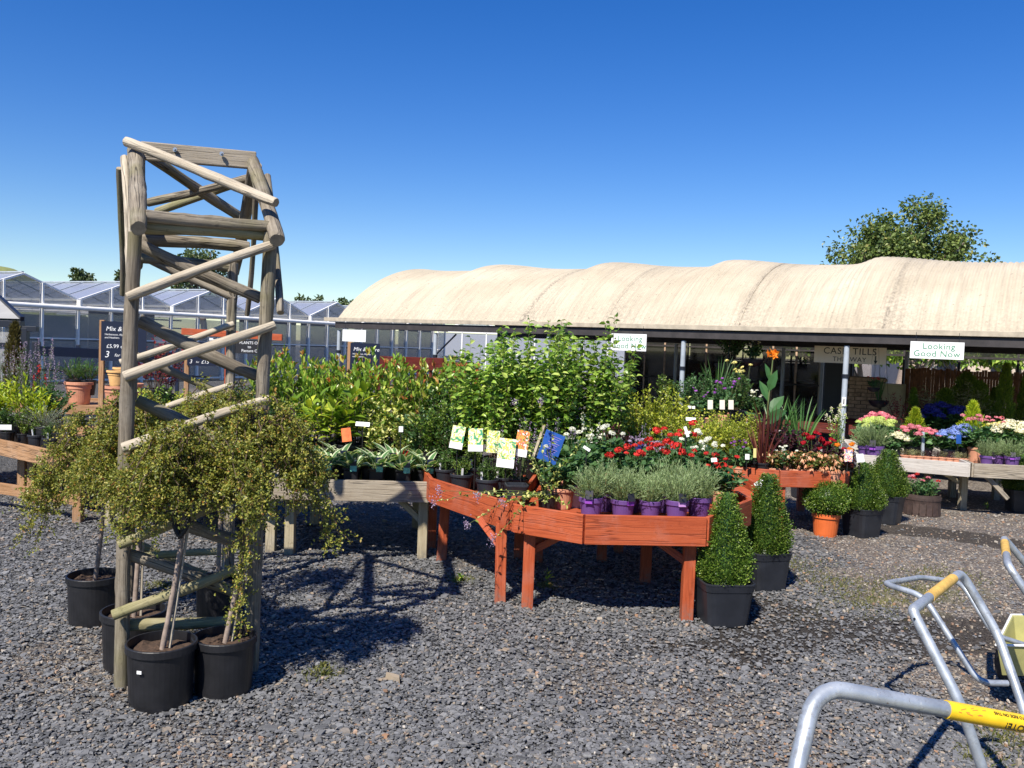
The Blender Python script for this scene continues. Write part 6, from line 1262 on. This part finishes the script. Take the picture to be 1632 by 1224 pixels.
# shaded plants under the shelter
row([('purple_bloom', 'flowering_plant', 1125, 11.3, 'purple flower standing first on the shaded table', 1.2), ('purple_bloom', 'flowering_plant', 1150, 11.3, 'taller purple flower between two pale tags', 1.35), ('green_bush0', 'shade_bush', 1095, 11.9, 'low green bush beside the first grey post', 1.2), ('green_bush1', 'shade_bush', 1115, 12.2, 'low green bush behind the purple flowers', 1.2), ('choisya1', 'shade_bush', 1175, 11.6, 'dark bush at the canna side of the shaded table', 1.2), ('yellow_bloom', 'flowering_plant', 1170, 12.0, 'yellow roses glowing in the shelter shade', 1.35), ('geranium_white', 'potted_geranium', 1196, 12.2, 'cream flowers high in the shelter shade', 1.3), ('iris', 'strap_leaved_plant', 1140, 12.2, 'dim strap leaves under the shelter roof', 1.1), ('choisya0', 'shade_bush', 1060, 12.1, 'dark bush partly behind the golden shrubs', 1.2)], .665)
for px, lb in ((1132, 'pale tag beside the first purple flower'), (1151, 'pale tag in the middle of the shaded trio'), (1165, 'pale tag closest to the canna')): stake_card('plant_tag', lb, px, 645, 11.0, .07, .12, 'cream_card', .2, -.1, 0, None, .68)
stake_card('price_marker', 'white price marker in front of the shaded table', 1102, 649, 10.9, .09, .035, 'white_card', 0, -.4, 0, None, .68)
def hanging_basket(px, py, Yd, label, kitn, sc): 
    c = dp(px, py, Yd); o = thing('hanging_basket', label, 'hanging basket', c, 0, 'baskets hung under the shelter roof', sc)
    for n, me, Mx in KIT[kitn]:
        if n == 'pot': continue
        ch = bpy.data.objects.new(n, me); COL.objects.link(ch); ch.parent = o
        if Mx is not None: ch.matrix_basis = Mx
    q = MB(); lathe(q, [(0, 0), (.09, .02), (.14, .07), (.16, .12), (.15, .12), (0, .11)], 20); part('basket', q.mesh('basket', 'dark_frame'), o, Matrix.Translation(c))
    h = (EAVE + .3 - c.z) / sc; q = MB()
    for a in (0, 2.1, 4.2): tube(q, [(.15 * math.cos(a), .15 * math.sin(a), .12), (0, 0, h)], .003, 4, False)
    part('chain', q.mesh('chain', 'dark_frame'), o, Matrix.Translation(c))
hanging_basket(1165, 600, 13.2, 'big dark leafy basket in the shelter beside the canna flower', 'green_bush0', 1.6); hanging_basket(1200, 585, 12.8, 'basket of cream and coral flowers under the roof', 'geranium_white', 1.0); hanging_basket(1400, 650, 12.4, 'grassy basket hung before the brick wall', 'blade_lily', .9); hanging_basket(1392, 625, 12.2, 'small basket of red flowers over the brick wall', 'geranium_red0', .55); 

# clipped box and planters on the ground
c1, c2, c3, c4, c5 = gp(1149, 990), gp(1216, 935), gp(1372, 853), gp(1410, 832), gp(1624, 815)
spawn('box_cone', 'box_cone', c1, 'largest box cone in a square black pot against the orange table', 'potted plant', .12, .98); spawn('box_cone_b', 'box_cone', c2, 'second box cone with a white sticker just behind the largest', 'potted plant', .3, 1.0)
q = MB(); box(q, (0, 0, 0), (.02, .003, .014)); part('pot_sticker', q.mesh('pot_sticker', 'white_card'), [o for o in bpy.data.objects if o.name == 'box_cone.001'][0], Matrix.Translation((-.06, -.138, .17)))
spawn('box_short', 'box_cone', c3, 'wide box cone nearest the orange ball planter', 'potted plant', .5, 1.04); spawn('box_short', 'box_cone', c4, 'rearmost box cone beside the pale table', 'potted plant', .9, 1.12)
spawn('box_ball', 'box_ball', gp(1315, 853), 'round clipped box in a bright orange pot', 'potted plant', 0, 1.12); spawn('box_short', 'box_cone', c5, 'box cone in a black pot at the yard edge by the grey table', 'potted plant', 1.4, .98)
spawn('barrel', 'barrel_planter', gp(1467, 819), 'dark half barrel of pink and red geraniums by the table leg', 'planter', 0, .95)
# pots stored beneath tables
for px, py, s_, lb in ((338, 846, .9, 'black pot standing in shade below the table behind the arch'), (392, 838, .8, 'black pot in shade near the table leg')): spawn('square_pot', 'stored_pot', gp(px, py), lb, 'plant pot', .3, 1.4 * s_)
spawn('square_pot', 'stored_pot', gp(1390, 806), 'grey pot tucked behind the wide box cone', 'plant pot', .1, 1.5); spawn('square_pot', 'stored_pot', gp(1275, 792), 'grey pot left beneath the smaller orange table', 'plant pot', .1, 1.6)
# weeds in the gravel
for i, (px, py, h_, lb) in enumerate(((872, 935, .12, 'single green weed under the angled orange table'), (733, 928, .05, 'small green weed beside the wedge table leg'), (1574, 812, .06, 'flat green weed under the darker grey table'), (512, 1080, .07, 'wispy weed in front of the arch shadow'), (1092, 930, .05, 'small weed sprouting at the box pot corner'))):
    rg = R_(400 + i); o = thing('weed', lb, 'weed', gp(px, py)); q = MB(); k = 16; P = np.stack([rg.normal(0, .01, k), rg.normal(0, .01, k), rg.uniform(0, h_, k)], 1); D = rg.normal(0, 1, (k, 3)); D[:, 2] = np.abs(D[:, 2]) + .2; V, F = leaves(P, D, .04, .016, rg, 'o', jit=.5); q.add(V, F)
    part('foliage', q.mesh('foliage', 'leaf_laurel' if i != 3 else 'grass_blade'), o); part('stem', tube(MB(), [(0, 0, 0), (0, 0, h_)], .002, 4).mesh('stem', 'green_stem'), o)

# brown table and the plants at the far left
row([('lime_laurel0', 'lime_shrub', 8, 8.75, 'lime yellow shrub nearest the picture edge', 1.05), ('lime_laurel1', 'lime_shrub', 34, 8.6, 'brightest lime yellow shrub before the mauve spires', 1.15), ('lime_laurel0', 'lime_shrub', 62, 8.5, 'lime yellow shrub next to the grey juniper', 1.0, None, 2.), ('lime_laurel1', 'lime_shrub', -12, 8.7, 'lime yellow shrub partly outside the picture', 1.0), ('green_bush0', 'evergreen_shrub', 84, 8.7, 'green leafy bush in front of the terracotta planter', 1.15), ('green_bush1', 'evergreen_shrub', 70, 8.9, 'green leafy bush between lime shrubs and planter', 1.2), ('grey_juniper', 'juniper', 72, 8.15, 'silver grey spreading juniper', 1.0), ('grey_juniper', 'juniper', 98, 8.05, 'second silver juniper beside the cotoneaster', .95, None, 2),
     ('choisya1', 'evergreen_shrub', 12, 8.35, 'dark bush in the pot with a white printed label', .62), ('choisya0', 'evergreen_shrub', 38, 8.3, 'fresh green bush in the second black pot', .6), ('young_hebe1', 'young_shrub', 58, 8.1, 'low shrub in a black pot by the board seam', 1.1), ('young_hebe0', 'young_shrub', 82, 8.0, 'low shrub in a black pot with a white tag', 1.1), ('young_hebe1', 'young_shrub', 110, 7.95, 'low shrub in a black pot against the arch foliage', 1.1)], BF)
stake_card('pot_label', 'white printed label on a black pot at the brown table', 9, 681, 8.15, .10, .05, 'white_card', .3, 0, 0, None, .55)
row([('mauve_spires', 'mauve_perennial', 5, 10.9, 'mauve flower spires at the picture edge', .95), ('mauve_spires', 'mauve_perennial', 36, 10.8, 'mauve flower spires below the brown conifer', .95, None, 2), ('mauve_spires', 'mauve_perennial', 72, 11.1, 'mauve flower spires beside the red bloom', .95, None, 1), ('brown_conifer', 'brown_conifer', 22, 11.0, 'narrow brown green conifer before the porch', 1.1), ('red_spire', 'red_flower', 62, 10.7, 'single bright red bloom before the porch post', .95)], .6)
for px, Yd, lb, kk, sc in ((126, 11.2, 'large terracotta planter filled with grassy leaves', 'big_terracotta', .76), (186, 11.0, 'large terracotta planter under the first price board', 'big_terracotta', .70), (206, 11.4, 'terracotta planter close behind the arch post', 'big_terracotta', .74)):
    spawn(kk, 'terracotta_planter', at(px, Yd, .675), lb, 'planter', 0, sc, 'terracotta planters on the rear staging')
spawn('yellow_terracotta', 'terracotta_planter', at(187, 11.0, .94), 'yellow ochre planter nested in the terracotta one', 'planter', 0, .66); spawn('yellow_terracotta', 'terracotta_planter', at(196, 11.5, .96), 'orange ochre planter on top of the rear stack', 'planter', 0, .66)
row([('grassy_lily', 'grassy_plant', 118, 11.2, 'grassy green leaves growing from the terracotta planter', 1.05), ('grassy_lily', 'grassy_plant', 140, 11.25, 'second grassy tuft at the planter rim', .95)], .79)
# shrubs seen through the arch
row([('maple', 'dark_maple', 246, 9.6, 'dark red maple seen through the arch', 1.35), ('maple', 'dark_maple', 268, 9.8, 'second dark red maple lower beside the price board', 1.0)], .75)
row([('choisya0', 'evergreen_shrub', 250, 7.6, 'green shrub inside the arch next to its post', 1.0), ('golden_shrub2', 'golden_shrub', 285, 7.7, 'yellow green shrub framed by the arch', .95), ('golden_shrub0', 'golden_shrub', 315, 7.8, 'yellow green shrub below the small price board', 1.0), ('green_bush1', 'evergreen_shrub', 345, 7.6, 'small leaved shrub by the rear arch post', 1.1), ('choisya1', 'evergreen_shrub', 385, 7.5, 'dark shrub between the rear and front arch posts', 1.15), ('green_bush0', 'evergreen_shrub', 395, 8.0, 'bushy green shrub beneath the black direction sign', 1.35), ('blade_lily', 'strap_leaved_plant', 306, 7.3, 'upright green blades inside the arch', .8), ('geranium_pink', 'potted_geranium', 318, 7.3, 'pinkish plant low inside the arch', .8),
     ('golden_shrub1', 'golden_shrub', 225, 7.9, 'yellow green shrub just behind the front arch post', .95), ('dark_coleus', 'dark_leaved_plant', 340, 7.2, 'dark leaved plant deep inside the arch', 1.0), ('green_bush0', 'evergreen_shrub', 275, 7.3, 'low green shrub in front of the blades', .8), ('choisya0', 'evergreen_shrub', 372, 7.15, 'low glossy shrub before the rear arch post', .75)], AF)

# price boards
def price_board(label, x0, y0, x1, y1, Yd, lines, ybase, yaw=0.0, post_px=None, hid=''):
    c = dp((x0 + x1) / 2, (y0 + y1) / 2, Yd); w = (x1 - x0) * Yd / FPX; h = (y1 - y0) * Yd / FPX; o = thing('price_board', label, 'sign', c, 0, 'navy price boards on timber posts')
    M = facing(c, yaw - roll * 0); q = MB(); box(q, (0, 0, 0), (w, h, .012)); part('panel', q.mesh('panel', 'navy_card'), o, M)
    for body, size, dx, dy, sh in lines: text(o, body, size * h, 'lettering_white', M @ Matrix.Translation((dx * w, dy * h, .0066)), shear=sh, align='LEFT')
    p = at(post_px, Yd, 1); beam(o, 'post', V3((p.x, Yd + .02, ybase)), V3((p.x, Yd + .02, c.z + h / 2 + .01)), .05, .035, 'brown_board', V3((0, 1, 0))); return o
LN = [('Mix & More', .16, -.40, .31, .22), ('Herbaceous, Alpines', .065, -.42, .17, 0), ('and Heathers', .065, -.42, .09, 0), ('£5.99 or', .135, -.38, -.13, 0), ('3', .23, -.42, -.34, .2), ('for', .11, -.2, -.35, .25), ('£15', .21, -.02, -.34, .2)]
price_board('navy Mix & More price board beside the terracotta planters', 163, 513, 232, 576, 8.6, LN, .62, .12, 160)
price_board('navy price board glimpsed low through the arch reading 3 for £15', 299, 545, 345, 583, 9.6, LN[:1] + LN[4:], .55, .05, 296)
price_board('distant navy Mix & More board behind the laurels', 558, 547, 605, 600, 10.2, LN, .55, .0, 555)
bs = thing('direction_sign', 'black sign with white words hung from an orange timber rail', 'sign', dp(400, 553, 12)); c_ = bs.location
beam(bs, 'rail', dp(290, 528, 12), dp(450, 538, 12), .05, .09, 'orange_board'); p = at(363, 12.05, 1); beam(bs, 'post', V3((p.x, 12.06, .01)), V3((p.x, 12.06, dp(363, 530, 12).z)), .08, .08, 'orange_board', V3((0, 1, 0)))
M = facing(c_, 0); q = MB(); box(q, (0, 0, 0), (.48, .19, .012)); part('panel', q.mesh('panel', 'black_card'), bs, M)
for body, dy in (('PLANTS OF', .055), ('to', .0), ('Pasture C', -.055)): text(bs, body, .055, 'lettering_white', M @ Matrix.Translation((-.02, dy, .007)))
bd = thing('white_notice', 'small white notice with a dark bird shape under the orange rail', 'notice', dp(345, 538, 12)); M = facing(bd.location, 0); q = MB(); box(q, (0, 0, 0), (.2, .06, .01), Matrix.Rotation(.15, 4, 'Z')); part('panel', q.mesh('panel', 'white_card'), bd, M)
q = MB(); box(q, (-.02, -.005, .007), (.05, .014, .003), Matrix.Rotation(.3, 4, 'Z')); part('print', q.mesh('print', 'black_card'), bd, M)

# ================================================================== TROLLEYS
def pipe(o, nm, P, r, mat='galvanised_steel', fil=.09, n=16):
    path = filletpath(P, fil, 7); return part(nm, tube(MB(), [V3(p) - o.location for p in path], r, n).mesh(nm, mat, True), o)
def sleeve(o, A, B, r, mat): return part('grip_sleeve', tube(MB(), [V3(A) - o.location, V3(B) - o.location], r, 20).mesh('grip_sleeve', mat, True), o)
def wheel(o, p, r=.09):
    q = MB(); lathe(q, [(.02, -.015), (r * .7, -.015), (r, -.014), (r, .014), (r * .7, .015), (.02, .015)], 22); part('wheel', q.mesh('wheel', 'rubber'), o, Matrix.Translation(p) @ Matrix.Rotation(rad(90), 4, 'Y'))
def deck(o, c, w, l, z, mat='trolley_tray'):
    M = Matrix.Translation(V3((c[0], c[1], z))); q = MB(); box(q, (0, 0, 0), (w, l, .015)); part('tray_floor', q.mesh('tray_floor', mat), o, M)
# nearest trolley
a0 = dp(1262, 1260, 1.55); h1 = dp(1300, 1092, 1.66); h2 = dp(1505, 1134, 1.72); h3 = dp(1800, 1185, 1.80)
t1 = thing('garden_trolley', 'nearest steel trolley with a bright yellow warning sleeve on its handle', 'trolley', V3((1.5, 1.7, 0)))
pipe(t1, 'handle_frame', [V3((a0.x - .06, a0.y - .05, .25)), a0 + V3((0, 0, 0)), h1, h3, V3((h3.x + .03, h3.y - .1, .25))], .0165, fil=.07)
sleeve(t1, h1.lerp(h3, (h2.x - h1.x) / (h3.x - h1.x)), h1.lerp(h3, .97), .0182, 'yellow_sleeve')
d_ = (h3 - h1).normalized(); vw = ((h2 - V3((0, 0, EYE)))).normalized(); nz = -(vw - d_ * vw.dot(d_)).normalized(); upv = nz.cross(d_)
def sleeve_text(px, body, size, lift):
    f = (dp(px, 1134 + (px - 1505) * .17, 1.72).x - h1.x) / (h3.x - h1.x); c = h1.lerp(h3, f); an = lift; n2 = (nz * math.cos(an) + upv * math.sin(an)).normalized(); u2 = n2.cross(d_)
    M = Matrix.Translation(c + n2 * .0190) @ Matrix((-d_, -u2, n2)).transposed().to_4x4(); text(t1, body, size, 'lettering_black', M, ext=.0003, align='RIGHT')
sr = random.Random(4); q = MB()
for i in range(9):
    f = (dp(1518 + i * 5 + sr.uniform(-3, 3), 1140, 1.72).x - h1.x) / (h3.x - h1.x); an = sr.uniform(-.1, .75); n2 = (nz * math.cos(an) + upv * math.sin(an)).normalized(); c0 = h1.lerp(h3, f) + n2 * .0184
    an += sr.uniform(-.25, .25); n3 = (nz * math.cos(an) + upv * math.sin(an)).normalized(); c1_ = h1.lerp(h3, f) + d_ * sr.uniform(.006, .014) + n3 * .0184; tube(q, [c0 - t1.location, c1_ - t1.location], .0007, 4)
part('scratched_print', q.mesh('scratched_print', 'orange_card'), t1)
sleeve_text(1601, 'PLEASE NOTE!', .021, -.5); sleeve_text(1581, 'CHILDREN ARE NOT TO RIDE ON THIS', .0092, .62)
deck(t1, (1.75, 1.15), .6, .9, .3)
for dx in (-.25, .25):
    for dy in (-.35, .35): wheel(t1, V3((1.75 + dx, 1.15 + dy, .09)))
for dx in (-.28, .28): beam(t1, 'side_rail', V3((1.75 + dx, .75, .26)), V3((1.75 + dx, 1.66, .26)), .03, .03, 'galvanised_steel')
# second trolley
t2 = thing('garden_trolley', 'middle steel trolley with a faded orange sleeve and pale yellow tray', 'trolley', V3((2.15, 3.2, 0)))
HA, HB = dp(1455, 972, 2.75), dp(1532, 912, 3.28)
pipe(t2, 'handle_frame', [dp(1605, 1340, 2.55), dp(1530, 1120, 2.62), HA + V3((.005, -.01, -.02)), HA, HB, dp(1590, 1010, 3.2), dp(1632, 1130, 3.05), dp(1668, 1290, 2.95)], .0165, fil=.06)
sleeve(t2, HA.lerp(HB, .30), HA.lerp(HB, .80), .0185, 'faded_sleeve')
for P_ in ((1457, 987, 2.73), (1470, 1000, 2.72)): 
    pass
q = MB(); lathe(q, [(0, 0), (.0035, 0), (.0035, .003), (0, .003)], 10); part('bolt_hole', q.mesh('bolt_hole', 'tape_black'), t2, Matrix.Translation(dp(1457, 986, 2.725)) @ Matrix.Rotation(rad(90), 4, 'X'))
GL = [(1606, 1089, 3.45), (1560, 1088, 3.45), (1472, 950, 3.62), (1408, 930, 3.80), (1468, 920, 4.2), (1532, 928, 4.28), (1584, 1012, 4.10), (1640, 1030, 4.1)]
pipe(t2, 'load_frame', [dp(*g) for g in GL], .0125, fil=.06)
tr0 = [dp(1575, 1027, 4.0), dp(1592, 1083, 3.85)]
zt, zb = tr0[0].z, tr0[1].z; x0 = tr0[0].x; y0 = tr0[0].y
M = Matrix.Translation(V3((x0 + .44, y0 + .27, 0)))
q = MB(); hh = .16; zf = zt - hh
TO = [(-.40, -.27), (.42, -.24), (.42, .27), (-.05, .22)]
def tring(k, z): return [(x * k, y * k, z) for x, y in TO]
q.add(tring(.86, zf) + tring(1, zt) + tring(.94, zt) + tring(.80, zf + .012), [ringfaces(4, 4), np.array([[3, 2, 1, 0], [12, 13, 14, 15]])])
part('tray', q.mesh('tray', 'trolley_tray'), t2, M, .004)
part('tray_rim', tube(MB(), [(x * 1.01, y * 1.01, zt) for x, y in TO + TO[:1]], .006, 8).mesh('tray_rim', 'white_card', True), t2, M)
q = MB(); box(q, (.1, 0, zf - .022), (.5, .34, .03)); part('chassis', q.mesh('chassis', 'dark_frame'), t2, M)
for dx in (-.1, .3):
    for dy in (-.15, .15): wheel(t2, M @ V3((dx, dy, .09)))
    beam(t2, 'axle_bracket', M @ V3((dx, -.15, .1)), M @ V3((dx, -.15, zf - .03)), .03, .03, 'galvanised_steel', V3((0, 1, 0))); beam(t2, 'axle_bracket', M @ V3((dx, .15, .1)), M @ V3((dx, .15, zf - .03)), .03, .03, 'galvanised_steel', V3((0, 1, 0)))
# third trolley, mostly outside the frame
t3 = thing('garden_trolley', 'farthest steel trolley whose handle tip just enters the picture', 'trolley', V3((3.2, 4.2, 0)))
K0, K1 = dp(1600, 857, 4.3), dp(1606, 900, 3.75)
pipe(t3, 'handle_frame', [dp(1760, 1120, 3.7), dp(1640, 950, 3.7), K1, K0, dp(1640, 905, 4.3), dp(1760, 1060, 4.2)], .0165, fil=.05)
sleeve(t3, K1.lerp(K0, .35), K1.lerp(K0, .8), .0185, 'faded_sleeve'); deck(t3, (3.45, 3.9), .6, .8, .3)
for dx in (-.22, .22):
    for dy in (-.3, .3): wheel(t3, V3((3.45 + dx, 3.9 + dy, .09)))
